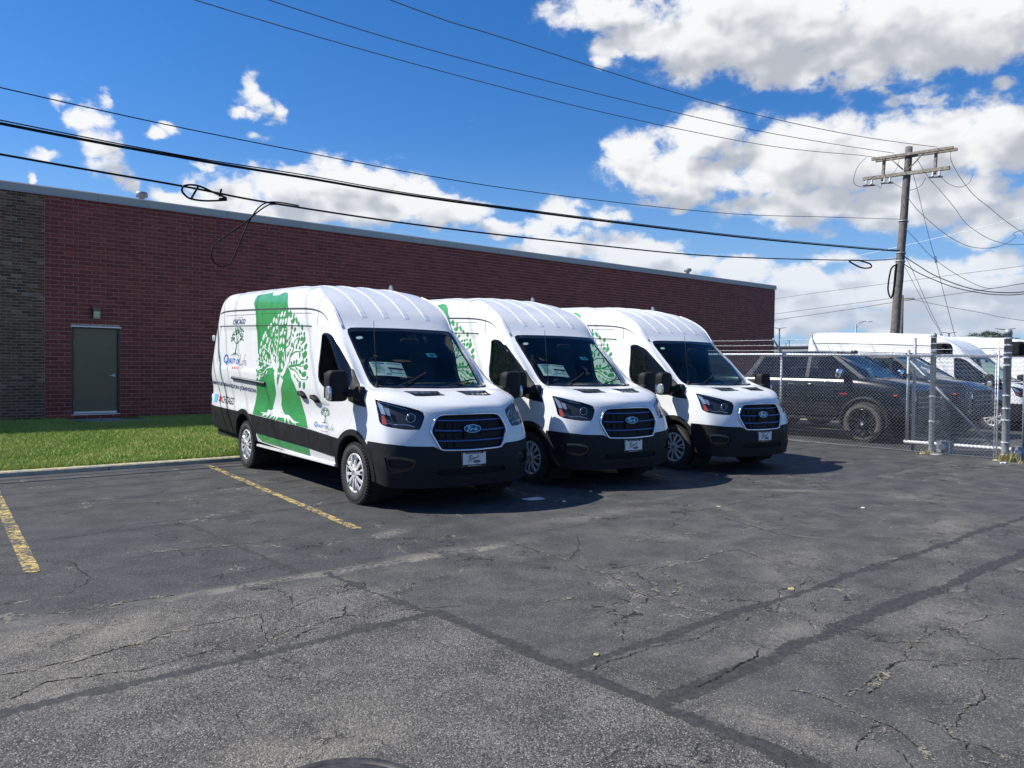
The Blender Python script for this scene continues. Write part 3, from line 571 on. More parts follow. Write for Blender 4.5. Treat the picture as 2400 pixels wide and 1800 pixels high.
def brick_geo(b, x0, x1, z0, z1, mi, d, t=.0):
    d -= .004; e = .003
    v = [(x0, .02, z0), (x1, .02, z0), (x1, .02, z1), (x0, .02, z1), (x0, -d + e, z0), (x1, -d + e + t, z0), (x1, -d + e + t, z1), (x0, -d + e, z1),
         (x0 + e, -d, z0 + e), (x1 - e, -d + t, z0 + e), (x1 - e, -d + t, z1 - e), (x0 + e, -d, z1 - e)]
    b.add(v, [(8, 9, 10, 11), (4, 5, 9, 8), (5, 6, 10, 9), (6, 7, 11, 10), (7, 4, 8, 11), (0, 1, 5, 4), (1, 2, 6, 5), (2, 3, 7, 6), (3, 0, 4, 7)], mi)
def shows(q):
    cx, cz = (q[0] + q[1]) / 2, (q[2] + q[3]) / 2
    if q[0] < 2.85: return False
    d = Vector((cx, WALL_Y, cz - CAM_H)); dep = d.dot(_F)
    if dep <= 0: return False
    u = 1200 + 1890 * d.dot(_R) / dep
    if u < 12 or u > 2390: return False
    if cx > 10.2 and cz < 3.4: return False      # behind the vans
    return True
def shown_area(q):
    d = math.hypot((q[0] + q[1]) / 2, WALL_Y); return (q[1] - q[0] - J * 0) * (q[3] - q[2]) * WALL_Y / d / d / d
vis = sorted([i for i, q in enumerate(bricks) if shows(q)], key=lambda i: -shown_area(bricks[i]))
single = set(vis[:300]); cache = {}
b = MB()
for i, q in enumerate(bricks):
    d = random.uniform(.0, .006); t = random.uniform(-.002, .002)
    if i not in single: brick_geo(b, *q[:4], q[4], d, t); continue
    key = (round(q[1] - q[0], 3), round(q[3] - q[2], 3), q[4])
    if key not in cache:
        s_ = MB(); brick_geo(s_, 0, q[1] - q[0], 0, q[3] - q[2], 0, .003); me = s_.mesh('brick'); me.materials.append(MATS[('brick_red_one', 'brick_brown_one')[q[4]]]); cache[key] = me
    o = link('brick', cache[key], None, building, (q[0], random.uniform(-.003, .002), q[2]))
tag(b.build('brick_courses', [MATS['brick_red'], MATS['brick_brown']], building), kind='stuff')
# fascia panels, roof
x = 5.28 - 3.22 * 5
while x < WX1 + .04:
    x1 = min(x + 3.22, WX1 + .05); b = MB()
    b.add([(x + .004, -.05, WZT - .005), (x1 - .004, -.05, WZT - .005), (x1 - .004, -.05, 5.675), (x + .004, -.05, 5.675), (x + .004, -.02, 5.705), (x1 - .004, -.02, 5.705), (x1 - .004, .34, 5.70), (x + .004, .34, 5.70), (x + .004, .015, WZT - .005), (x1 - .004, .015, WZT - .005),
           (x + .004, -.062, WZT - .012), (x1 - .004, -.062, WZT - .012), (x + .004, -.05, WZT + .02), (x1 - .004, -.05, WZT + .02)],
          [(12, 13, 2, 3), (3, 2, 5, 4), (4, 5, 6, 7), (8, 9, 11, 10), (10, 11, 13, 12), (1, 9, 6, 5, 2), (0, 3, 4, 7, 8)])
    b.build('fascia_panel', MATS['fascia'], building); x = x1
MB().box(WX1 + .045, WX1 + .05, .36, 24, WZT - .005, 5.7).box(WX1 - .01, WX1 + .044, .345, 24, 5.66, 5.698).build('fascia_return', MATS['fascia'], building)
MB().box(WX0, WX1 - .02, .345, 24, 5.50, 5.58).build('roof', MATS['roof_gravel'], building)
# door
fr = MB().box(DX0, DX0 + .05, .02, .15, DZ0, DZ1).box(DX1 - .05, DX1, .02, .15, DZ0, DZ1).box(DX0 + .05, DX1 - .05, .02, .15, DZ1 - .05, DZ1).build('door_frame', MATS['door_frame'], building)
MB().box(DX0 - .02, DX1 + .02, -.035, .018, DZ1 - .02, DZ1 + .005).build('drip_edge', MATS['silver'], building)
MB().box(DX0 + .001, DX1 - .001, -.015, .2, DZ0 - .02, DZ0).build('threshold', MATS['silver'], building)
door = MB().box(DX0 + .054, DX1 - .054, .06, .105, DZ0 + .012, DZ1 - .054).build('door', MATS['door_paint'], building)
MB().box(DX0 + .056, DX1 - .056, .045, .06, DZ0 + .012, DZ0 + .065).build('kick_plate', MATS['silver'], door)
hz = DZ0 + .95
h = MB().lathe([(0, -.02), (.038, -.02), (.04, -.012), (.036, 0)], (DX1 - .13, .06, hz), (0, 1, 0), 20); h.tube([(DX1 - .13, .06, hz), (DX1 - .13, .0, hz), (DX1 - .15, -.012, hz), (DX1 - .26, -.012, hz - .004)], [.011, .011, .011, .009], 10)
h.build('handle', MATS['silver'], door)
for hzz in (.45, 1.2, 1.95): MB().cyl((DX0 + .052, .045, hzz), (DX0 + .052, .045, hzz + .11), .009, 8).build('hinge', MATS['silver'], door)
MB().box(4.55, 6.75, -1.05, -.02, -.1, .135).build('door_step', MATS['concrete'], building)
# wall lamp over the door
lx, lz = 5.235, 2.62
lamp = MB().prism([(0, 0), (-.10, .0), (-.13, .17), (-.10, .285), (0, .285)], lx - .085, lx + .085, lambda a, c, d: (d, a, lz + c)).build('wall_lamp', MATS['gloss_black'], building)
MB().add([(lx - .075, -.106, lz + .012), (lx + .075, -.106, lz + .012), (lx + .075, -.134, lz + .165), (lx - .075, -.134, lz + .165)], [(0, 1, 2, 3)]).box(lx - .075, lx + .075, -.10, -.02, lz - .012, lz).build('lens', MATS['lamp_lens'], lamp)
# roof vents
for vx, vy, r_, h_ in ((7.0, 2.4, .075, .60), (33.2, 3.2, .09, .80)):
    MB().lathe([(r_ * 1.3, 5.58), (r_ * 1.3, 5.62), (r_, 5.64), (r_, 5.6 + h_), (r_ * 2.0, 5.6 + h_ + .01), (r_ * 2.15, 5.6 + h_ + .05), (r_ * 2.1, 5.6 + h_ + .13), (r_ * 1.7, 5.6 + h_ + .16), (0, 5.6 + h_ + .18)], (vx, vy, 0), (0, 0, 1), 20).build('roof_vent', MATS['galv_post'], building)
# ------------------------------------------------------------------ chain-link fence and sliding gate
def chain_link(y0, y1, z0, z1, x, p=.070, q=.0375, r=.0042):
    """interwoven zig-zag wires in the plane x = const"""
    V, F = [], []
    n = int((y1 - y0) / p); m_ = int((z1 - z0) / q)
    for k in range(n + 1):
        base = len(V); y = y0 + k * p
        for j in range(m_ + 1):
            s_ = 1 if j % 2 else -1; yy = min(max(y + s_ * p / 2, y0), y1); zz = z0 + j * q; xx = x + (.0025 if (j + 0) % 2 else -.0025)
            for a in range(3):
                an = 2 * math.pi * a / 3 + .5; V.append((xx + r * math.cos(an), yy + r * .7 * math.sin(an), zz + r * .7 * math.sin(an)))
            if j:
                o = base + (j - 1) * 3
                for a in range(3): F.append((o + a, o + (a + 1) % 3, o + 3 + (a + 1) % 3, o + 3 + a))
    return V, F
FX = 16.12
fence = thing('chain_link_fence', 'galvanised chain-link fence with barbed wire along the right side of the lot', 'fence', (FX, 5.2, 0))
def fl(x, y, z): return (x - FX, y - 5.2, z)
V, F = chain_link(5.30, 21.6, .03, 1.955, FX - .04)
tag(MB().add([fl(*v) for v in V], F).build('chain_mesh', MATS['galvanized'], fence), kind='stuff')
MB().tube([fl(FX, 5.25, 1.86), fl(FX, 9.6, 1.905), fl(FX, 21.7, 1.92)], .024, 10).build('top_rail', MATS['galvanized'], fence)
MB().tube([fl(FX - .045, 5.30, .03), fl(FX - .045, 21.6, .05)], .003, 6).build('tension_wire', MATS['galvanized'], fence)
for y in (9.62, 12.7, 15.8, 18.9, 21.7):
    o = MB().cyl(fl(FX + .03, y, 0), fl(FX + .03, y, 1.90), .029, 12).lathe([(.036, 1.88), (.036, 1.92), (.02, 1.935), (0, 1.94)], fl(FX + .03, y, 0), (0, 0, 1), 12).build('line_post', MATS['galv_post'], fence)
    MB().tube([fl(FX + .03, y, 1.92), fl(FX - .30, y + .02, 2.24)], [.024, .017], 6).build('barb_arm', MATS['galv_post'], o)
def barbed(y0, y1, x, z):
    b = MB(); pts = [fl(x, y0 + (y1 - y0) * i / 40, z - .012 * math.sin(math.pi * ((i % 8) / 8))) for i in range(41)]; b.tube(pts, .0032, 4)
    y = y0 + .1
    while y < y1:
        for a in (.6, 2.2): b.tube([fl(x - .022 * math.cos(a), y, z - .022 * math.sin(a)), fl(x + .022 * math.cos(a), y + .006, z + .022 * math.sin(a))], .0024, 3, cap=False)
        y += .128
    return b
for k, (z, dx) in enumerate(((2.22, -.28), (2.11, -.17), (2.00, -.06))):
    barbed(5.22, 21.7, FX + dx + .0, z - .0).build('barbed_wire', MATS['galvanized'], fence)
def big_post(y, x, r, top, bands):
    o = MB().lathe([(r, -.02), (r, top - .05), (r * 1.08, top - .05), (r * 1.08, top), (r * .9, top + .03), (r * .4, top + .05), (0, top + .052)], fl(x, y, 0), (0, 0, 1), 24).build('gate_post', MATS['galv_post'], fence)
    for z in bands:
        b = MB().lathe([(r + .001, z - .014), (r + .007, z - .012), (r + .007, z + .012), (r + .001, z + .014)], fl(x, y, 0), (0, 0, 1), 20); b.box(*[q for pr in zip(fl(x - r - .05, y - .006, z - .012), fl(x - r + .004, y + .006, z + .012)) for q in pr]); b.build('band', MATS['galvanized'], o)
    MB().superbox(fl(x, y, -.02), (.20, .19, .035), .6, 16, 8).build('footing', MATS['concrete'], o)
    return o
p1 = big_post(6.42, FX + .02, .051, 2.26, (1.90, 1.96, 1.1, .62)); p2 = big_post(5.14, FX - .02, .062, 2.30, (2.18, 2.06, 1.92, 1.84, 1.70, 1.16, .93, .72, .32, .1))
MB().tube([fl(FX - .03, 5.32, .03), fl(FX - .03, 5.32, 1.93)], .008, 6).build('tension_bar', MATS['galvanized'], fence)
MB().tube([fl(FX - .01, 5.285, .03), fl(FX - .01, 5.285, 2.12)], .016, 8).build('end_pipe', MATS['galvanized'], fence)
gate = thing('sliding_gate', 'chain-link cantilever gate with white bottom rail behind the two thick posts', 'gate', (FX + .3, 5.0, 0))
GX = FX + .30
def gl_(x, y, z): return (x - GX, y - 5.0, z)
MB().tube([gl_(GX, 7.05, .17), gl_(GX, 1.2, .20)], .034, 12).build('bottom_rail', MATS['white_rail'], gate)
MB().tube([gl_(GX, 7.03, 1.87), gl_(GX, 1.2, 1.90)], .026, 10).build('top_pipe', MATS['galv_post'], gate)
for y, top in ((7.0, 2.0), (4.95, 2.0), (2.9, 2.0), (1.2, 2.0)): MB().cyl(gl_(GX, y, .17), gl_(GX, y, top), .030, 12).build('gate_upright', MATS['galv_post'], gate)
MB().cyl(gl_(GX + .12, 6.93, 0), gl_(GX + .12, 6.93, 2.24), .030, 12).build('rear_upright', MATS['galv_post'], gate)
for (ya, za), (yb, zb) in (((7.0, 1.80), (5.42, .2)), ((4.95, .22), (2.95, 1.85))): MB().cyl(gl_(GX + .01, ya, za), gl_(GX + .01, yb, zb), .021, 10).build('diagonal_brace', MATS['galv_post'], gate)
V, F = chain_link(1.25, 6.98, .2, 1.87, GX + .04)
tag(MB().add([gl_(*v) for v in V], F).build('gate_mesh', MATS['galvanized'], gate), kind='stuff')
for y in (6.42, 5.14):
    MB().prism([(-.08, -.115), (.22, -.115), (.22, 0), (.19, .07), (.12, .11), (-.08, .11)], -.07, .07, lambda a, c, d, y=y: gl_(GX - .04 + d, y - .03 - a * .9, 2.02 + c)).build('roller_guard', MATS['black_plastic'], gate)
    o = MB().box(*[q for pr in zip(gl_(GX - .09, y - .26, .02), gl_(GX + .09, y - .02, .24)) for q in pr]).build('roller_bracket', MATS['galv_post'], gate)
    MB().lathe([(0, -.03), (.06, -.03), (.06, .03), (0, .03)], gl_(GX - .1, y - .14, .13), (1, 0, 0), 16).build('roller', MATS['galvanized'], o)
# weeds and scraps at the posts
def weeds(name, label, x, y, n, h, sp):
    v = []
    for i in range(n):
        a = random.uniform(0, 6.28); r_ = random.gauss(0, sp); px, py = x + r_ * math.cos(a), y + r_ * math.sin(a); hh = h * random.uniform(.4, 1); an = random.uniform(0, 6.28); l = hh * random.uniform(.2, .9)
        w = .006; p0 = Vector((px, py, 0)); tip = p0 + Vector((l * math.cos(an), l * math.sin(an), hh)); s_ = Vector((-math.sin(an), math.cos(an), 0)) * w
        v += [p0 - s_, p0 + s_, tip]
    o = link(name, tri_mesh(name, np.array([tuple(q) for q in v], float)), MATS['dry_weed']); return tag(o, label, 'weeds')
M('dry_weed', (.34, .31, .13), .8, var=.4, vs=20)
weeds('weed_clump', 'dry yellow-green weeds around the foot of the thick right gate post', 15.95, 5.06, 260, .20, .10)
weeds('weed_clump', 'sparse dry weeds at the foot of the thinner gate post', 15.98, 6.42, 90, .10, .08)
weeds('weed_clump', 'flattened dead weeds on the asphalt under the fence beside the nose of the last van', 15.9, 9.75, 200, .06, .28)
def scrap(label, x, y, sx, sy, rz, mat, h=.02, name='litter'):
    b = MB(); n = 9; vs = []
    for i in range(n):
        a = 2 * math.pi * i / n; r_ = random.uniform(.7, 1.1); vs.append((sx * r_ * math.cos(a), sy * r_ * math.sin(a), random.uniform(.006, h)))
    vs.append((0, 0, h * 1.1)); vs += [(q[0] * .95, q[1] * .95, .002) for q in vs[:n]]
    b.add(vs, [(i, (i + 1) % n, n) for i in range(n)] + [(i, n + 1 + i, n + 1 + (i + 1) % n, (i + 1) % n) for i in range(n)])
    o = b.build(name, MATS[mat], None, (x, y, 0)); o.rotation_euler = (0, 0, rz); return tag(o, label, 'litter')
M('dead_leaf', (.50, .42, .20), .7, var=.3, vs=30); M('bark_scrap', (.12, .10, .08), .9)
scrap('dark broken scrap lying under the fence beside the last van', 15.75, 9.70, .14, .07, .4, 'bark_scrap', .06)
scrap('pale scrap of paper under the fence beside the dark scrap', 15.6, 9.85, .10, .05, 1.2, 'paper', .04)
scrap('white scrap among the weeds at the thick right gate post', 15.5, 4.98, .08, .05, .2, 'paper', .03)
scrap('yellow leaf on the tar seam beside the seam junction', 3.24, 3.02, .022, .016, .3, 'dead_leaf', .01, 'fallen_leaf')
scrap('yellow leaf on the tar seam in the middle of the lot', 5.31, 3.05, .035, .022, .8, 'dead_leaf', .012, 'fallen_leaf')
scrap('yellow leaf lying in front of the middle van', 7.8, 5.4, .03, .02, 1.8, 'dead_leaf', .012, 'fallen_leaf')
scrap('small white scrap by the curved tyre marks on the right', 9.1, 4.35, .03, .02, .8, 'paper', .012)
# manhole
mh = thing('manhole_cover', 'round cast-iron manhole cover set in the asphalt at the very front', 'manhole cover', (1.42, 2.56, 0))
MB().lathe([(.335, .001), (.335, .010), (.325, .014), (.30, .014), (.292, .006)], (0, 0, 0), (0, 0, 1), 48).build('rim', MATS['cast_iron'] if 'cast_iron' in MATS else M('cast_iron', (.05, .048, .048), .6, metal=.3, var=.3, vs=20), mh)
b = MB().lathe([(.29, .006), (.287, .010), (0, .010)], (0, 0, 0), (0, 0, 1), 48)
b.build('lid', MATS['cast_iron'], mh)
MB().prism([(-.09, -.035), (.09, -.035), (.10, .04), (-.10, .04)], .0102, .0135, lambda a, c, d: (a * .86 + c * .5 + .045, -a * .5 + c * .86 + .20, d)).build('pick_slot', MATS['matt_black'], mh)
scrap('flat pale scrap on the asphalt in the shade in front of the nearest van', 6.45, 7.05, .16, .09, -.3, 'paper', .012)
scrap('small pale scrap in the shade beside the flat pale scrap', 6.62, 6.72, .035, .025, .6, 'paper', .014)
# ------------------------------------------------------------------ utility pole, wires
PB = Vector((34.56, 15.5, 0)); PT = Vector((35.90, 15.5, 11.25)); PAX = (PT - PB).normalized()
pole = thing('utility_pole', 'tall leaning wooden utility pole with double crossarms behind the fenced vans', 'utility pole', PB)
def pl(p): return tuple(Vector(p) - PB)
n = 18; MB().tube([pl(PB.lerp(PT, i / n) + Vector((.008 * math.sin(i * 2.3), .008 * math.cos(i * 1.7), 0))) for i in range(n + 1)], [.20 - .055 * i / n for i in range(n + 1)], 18).build('pole', MATS['pole_wood'], pole)
def onp(z): return PB + PAX * (z / PAX.z)
AR = Vector((.06, -1, -.025)).normalized()       # direction of the crossarms
def arm(zc, off, l0, l1, hw, hh, name='crossarm'):
    c = onp(zc) + Vector((off, 0, 0)); a, b_ = c - AR * l0, c + AR * l1; up = PAX; nx = AR.cross(up).normalized()
    return MB().obox(pl((a + b_) / 2), (b_ - a) / 2, nx * hw, up * hh).build(name, MATS['arm_wood'], pole)
arm(10.90, -.20, 1.48, 1.86, .045, .058); arm(10.90, .20, 1.48, 1.86, .045, .058); arm(10.05, -.22, 1.77, 1.79, .05, .07)
def bar(a, b_, r, name, mat, n=8): return MB().tube([pl(a), pl(b_)], r, n).build(name, MATS[mat], pole)
def at(z, s_, off=0): return onp(z) + Vector((off, 0, 0)) + AR * s_
for s_ in (-1.02, 1.12): MB().obox(pl((at(10.95, s_) + at(9.90, s_)) / 2), Vector((.055, 0, 0)), AR * .05, (at(10.95, s_) - at(9.90, s_)) / 2).build('hanger_post', MATS['arm_wood'], pole)
bar(at(10.9, -.75, -.2), at(10.25, -.1, -.2), .028, 'brace', 'arm_wood'); bar(at(10.9, .75, -.2), at(10.2, .1, -.2), .028, 'brace', 'arm_wood')
for s_ in (-1.62, -1.38, -.84, -.60, 1.14, 1.40):
    c = at(9.98, s_, -.22)
    MB().lathe([(.0, 0), (.045, 0), (.045, -.02), (.03, -.03), (.05, -.06), (.03, -.08), (.055, -.11), (.03, -.13), (.065, -.19), (.05, -.22), (0, -.23)], pl(c), PAX, 14).build('insulator', MATS['porcelain'], pole)
for s_ in (-1.5, -.72, 1.27): bar(at(9.75, s_ - .26, -.22), at(9.71, s_ + .26, -.22), .03, 'fuse_bar', 'lot_light')
def hangloop(pts, r=.011, name='jumper_wire', mat='wire_grey'): MB().tube([pl(p) for p in catmull(pts, 8)], r, 6).build(name, MATS[mat], pole)
hangloop([at(10.9, -1.45, -.75), at(10.5, -1.85, -.7), at(9.9, -2.05, -.5), at(9.70, -1.8, -.25), at(9.68, -1.15, -.22), at(9.55, -1.0, -.2), at(9.8, -.93, -.2)])
hangloop([at(10.8, -.42, .1), at(10.4, -.5, .1), at(10.05, -.75, 0), at(9.72, -.9, -.2)]); hangloop([at(9.7, -.45, -.22), at(9.45, -.1, -.1), at(9.35, .2, 0), at(9.5, .55, .1), at(9.85, .75, .1)])
hangloop([at(9.68, 1.5, -.22), at(9.4, 1.75, -.1), at(9.25, 2.1, .1), at(9.4, 2.4, .2), at(9.75, 2.5, .25)])
hangloop([at(6.1, -.12, -.15), at(5.9, -.30, -.15), at(5.1, -.36, -.15), at(4.7, -.22, -.15), at(4.95, -.12, -.17), at(5.8, -.10, -.18), at(6.15, -.08, -.18)], .035, 'cable_coil', 'cable_black')
for z in (6.66, 6.30, 8.05): MB().lathe([(.185, z - .03), (.20, z - .02), (.20, z + .02), (.185, z + .03)], pl(onp(0) + PAX * 0 + Vector(((z / PAX.z) * PAX.x * 0, 0, 0))), PAX, 16).build('pole_band', MATS['galv_post'], pole)
def wire(name, pts, r, label, mat='cable_black', cat='cable', group=None, k=10, n=6):
    P = catmull(pts, k); o = P[0]; w = MB().tube([p - o for p in P], r, n).build(name, MATS[mat], None, o); return tag(w, label, cat, group)
GL = 'overhead lines from the left to the utility pole'
wire('power_line', [(-14, 16.9, 10.2), (-4, 16.9, 9.3), (5.9, 16.9, 8.96), (14.43, 16.9, 9.11), (21.5, 16.9, 9.49), (28, 16.9, 10.05), (34.2, 16.85, 10.85), tuple(at(10.95, -1.30, -.25))], .011, 'lowest of the three thin power lines running to the pole crossarm', 'wire_grey', 'power line', GL)
wire('power_line', [(-12, 16, 10.1), (-3, 16, 9.4), (7.06, 16, 9.02), (13.65, 16, 9.17), (22.8, 16, 9.73), (29, 16, 10.3), tuple(at(11.02, -.5, -.25))], .011, 'middle one of the three thin power lines running to the pole crossarm', 'wire_grey', 'power line', GL)
wire('power_line', [(-10, 14.1, 10), (-1, 14.1, 9.2), (8.78, 14.1, 8.91), (12.0, 14.1, 8.97), (20.06, 14.1, 9.26), (28, 14.1, 9.95), tuple(at(11.0, 1.25, -.25))], .011, 'highest of the three thin power lines, attached nearest the arm end', 'wire_grey', 'power line', GL)
wire('thin_line', [(-14, 15.5, 7.2), (-5, 15.5, 6.35), (2.28, 15.5, 6.0), (7.05, 15.5, 5.92), (13.28, 15.5, 6.02), (22.16, 15.5, 6.6), (29, 15.5, 7.35), (35.3, 15.4, 8.05)], .010, 'single thin line above the thick cables, tied halfway up the pole', 'cable_black', 'line', GL)
TK = [(-14, 15.5, 6.3), (-5, 15.5, 5.65), (2.28, 15.5, 5.42), (5.23, 15.5, 5.38), (7.56, 15.5, 5.40), (11.74, 15.5, 5.46), (22.18, 15.5, 5.89), (31.59, 15.5, 6.44), (35.1, 15.45, 6.68)]
wire('thick_cable', TK, .026, 'thickest black communication cable crossing in front of the building', 'cable_black', 'cable', GL, n=8)
wire('strand_wire', [(a, b_, c + .045 + .01 * math.sin(a)) for a, b_, c in TK], .011, 'thin strand lashed just above the thickest cable', 'cable_black', 'line', GL)
lo = wire('looped_cable', [(-14, 15.5, 5.7), (-5, 15.5, 5.15), (2.28, 15.5, 4.92), (5.15, 15.5, 4.85), (6.92, 15.5, 4.78), (10.69, 15.5, 4.78), (16, 15.5, 4.93), (22.2, 15.5, 5.2), (31.61, 15.5, 5.96), (34.9, 15.45, 6.33)], .020, 'lower black cable with slack loops hanging from it', 'cable_black', 'cable', GL)
def lpart(name, pts, r, k=10, mat='cable_black'):
    o = Vector(lo.location); return MB().tube([Vector(p) - o for p in catmull(pts, k)], r, 6).build(name, MATS[mat], lo)
ry = 15.46
lpart('slack_loop', [(7.6, ry, 4.77), (7.0, ry, 4.76), (6.75, ry, 4.66), (6.35, ry, 4.30), (5.95, ry, 3.98), (5.76, ry, 3.80), (5.71, ry, 3.62), (5.77, ry, 3.48), (5.90, ry, 3.42), (6.04, ry, 3.46), (6.12, ry, 3.57), (6.22, ry, 3.80), (6.34, ry, 4.1), (6.48, ry, 4.40), (6.68, ry, 4.68), (6.95, ry, 4.80), (7.5, ry, 4.80)], .0145)
lpart('storage_loop', [(6.0, ry, 4.70), (5.6, ry, 4.63), (5.32, ry, 4.63), (5.20, ry, 4.70), (5.16, ry, 4.77), (5.20, ry, 4.85), (5.33, ry, 4.89), (5.50, ry, 4.885), (5.72, ry, 4.82), (6.0, ry, 4.74)], .019)
lpart('loop_bracket', [(5.335, ry, 4.64), (5.46, ry, 4.88)], .02, 4); lpart('loop_bracket', [(5.86, ry, 4.69), (6.0, ry, 4.72)], .035, 4); lpart('cable_clamp', [(5.86, ry, 4.75), (5.90, ry, 4.90)], .02, 4)
lpart('end_loop', [(31.3, 15.4, 5.92), (30.6, 15.4, 5.83), (31.6, 15.4, 5.66), (32.4, 15.4, 5.74), (32.3, 15.4, 5.88), (31.3, 15.4, 5.93)], .03)
# lines leaving the pole to the right
GR_ = 'lines leaving the utility pole to the right'
def endw(*p): return list(p) + [(37.9, 7.5, p[-1][2] + .55), (39.0, 2.0, p[-1][2] + 1.9)]
SP = [(35.9, 13.91, 10.68), (36.06, 13.83, 10.39), (36.21, 13.48, 9.6), (36.37, 13.03, 8.89), (36.53, 12.51, 8.34), (36.69, 11.96, 7.75), (36.84, 11.36, 7.21), (37.0, 10.9, 6.85)]
wire('slack_line', [tuple(at(10.95, 1.6, .25))] + SP[1:] + [(37.9, 7.5, 5.6)], .012, 'slack line dropping right from the highest crossarm end', 'wire_grey', 'power line', GR_)
wire('slack_line', endw((35.6, 15.05, 10.62), (35.76, 14.6, 9.77), (35.91, 14.22, 9.23), (36.07, 13.68, 8.44), (36.22, 13.31, 7.8), (36.38, 12.84, 7.32), (36.53, 12.38, 6.99), (36.69, 11.79, 6.76), (36.84, 11.29, 6.72), (37.0, 10.88, 6.7)), .012, 'slack line sagging right from behind the pole top through the grey cloud', 'wire_grey', 'power line', GR_)
wire('slack_line', endw((35.4, 15.29, 8.98), (35.58, 14.99, 8.48), (35.76, 14.56, 7.96), (35.93, 14.03, 7.41), (36.11, 13.56, 7.02), (36.29, 13.05, 6.74), (36.47, 12.5, 6.65), (36.64, 12.02, 6.73), (36.82, 11.59, 7.02), (37.0, 11.35, 7.33)), .012, 'slack line leaving the pole just under the crossarms and curving back up', 'wire_grey', 'power line', GR_)
wire('slack_line', endw((35.1, 15.21, 7.59), (35.31, 14.85, 7.09), (35.52, 14.43, 6.51), (35.73, 13.91, 5.98), (35.94, 13.46, 5.6), (36.16, 13.01, 5.28), (36.37, 12.58, 5.04), (36.58, 12.25, 5.0), (36.79, 11.73, 5.08), (37.0, 11.3, 5.17)), .011, 'thin slack line leaving the middle of the pole above the two black cables', 'wire_grey', 'line', GR_)
wire('sagging_cable', endw((34.9, 15.3, 6.5), (35.16, 14.76, 6.06), (35.42, 14.21, 5.62), (35.69, 13.56, 5.26), (35.95, 12.93, 4.99), (36.21, 12.27, 4.83), (36.48, 11.62, 4.77), (36.74, 11.21, 4.8), (37.0, 10.37, 4.9)), .020, 'upper of the two thick black cables sagging right from the pole', 'cable_black', 'cable', GR_)
wire('sagging_cable', endw((34.9, 15.3, 6.18), (35.16, 14.76, 5.75), (35.42, 14.21, 5.42), (35.69, 13.56, 5.09), (35.95, 12.93, 4.88), (36.21, 12.27, 4.73), (36.48, 11.62, 4.68), (36.74, 11.21, 4.72), (37.0, 10.37, 4.85)), .018, 'lower of the two thick black cables sagging right from the pole', 'cable_black', 'cable', GR_)
gw = wire('guy_wire', [(35.6, 15.27, 10.2), (35.88, 15.2, 9.72), (36.16, 14.65, 7.17), (36.44, 14.52, 6.38), (36.72, 14.27, 5.01), (37.0, 13.85, 3.06), (37.4, 13.2, 0)], .012, 'long guy wire with a strain insulator running steeply down from the pole top', 'wire_grey', 'guy wire', GR_)
MB().cyl(Vector((36.425, 14.525, 6.5)) - gw.location, Vector((36.47, 14.49, 6.22)) - gw.location, .05, 10).build('strain_insulator', MATS['porcelain'], gw)
wire('guy_wire', [(34.9, 15.25, 6.6), (35.17, 14.99, 5.96), (35.45, 14.64, 4.94), (35.72, 14.29, 3.93), (36.0, 13.95, 3.03), (36.8, 13.0, 0)], .009, 'thin guy wire starting at the upper cable clamp of the pole', 'wire_grey', 'guy wire', GR_)
wire('guy_wire', [(34.9, 15.25, 6.2), (35.27, 14.55, 4.59), (35.63, 14.25, 3.75), (36.0, 14.0, 3.03), (36.9, 13.1, 0)], .009, 'thin guy wire starting at the lower cable clamp of the pole', 'wire_grey', 'guy wire', GR_)
FW = 'far lines crossing the sky low behind the pole'
wire('far_line', [(60, 60, 3.4), (60, 33.38, 5.88), (60, 26.84, 6.56), (60, 21.58, 7.03), (60, 16.11, 7.63), (60, 2, 9.2)], .022, 'far line rising right behind the pole foot, passing the second thin pole top', 'wire_grey', 'line', FW)
wire('far_line', [(60, 60, 4.2), (60, 33.39, 6.35), (60, 26.3, 6.92)], .018, 'far line ending at the top of the second thin pole', 'wire_grey', 'line', FW)
wire('far_line', [(60, 25.9, 6.85), (60, 23.3, 6.15), (60, 20.71, 5.53), (60, 18.26, 4.94), (60, 6, 2.6)], .020, 'far line falling right from the second thin pole', 'wire_grey', 'line', FW)
wire('far_line', [(70, 60, 7), (70, 38.98, 8.58), (70, 31.58, 9.06), (70, 21.4, 9.69), (70, 5, 10.6)], .018, 'faint far line at mid height behind the pole', 'wire_grey', 'line', FW)
wire('far_line', [(50, 38, 7.2), (50, 26.04, 8.63), (50, 20.26, 9.34), (50, 15.35, 10.08), (50, 3, 12.0)], .010, 'pale far line rising right just below the grey cloud', 'galvanized', 'line', FW)
sp = thing('thin_pole', 'thin second wooden pole seen just right of the utility pole foot', 'utility pole', (60, 26.15, 0))
MB().cyl((0, 0, 0), (0, 0, 7.05), .16, 10, r2=.11).build('pole', MATS['pole_wood'], sp); MB().box(-.05, .05, -.85, .25, 6.72, 6.84).build('crossarm', MATS['arm_wood'], sp)
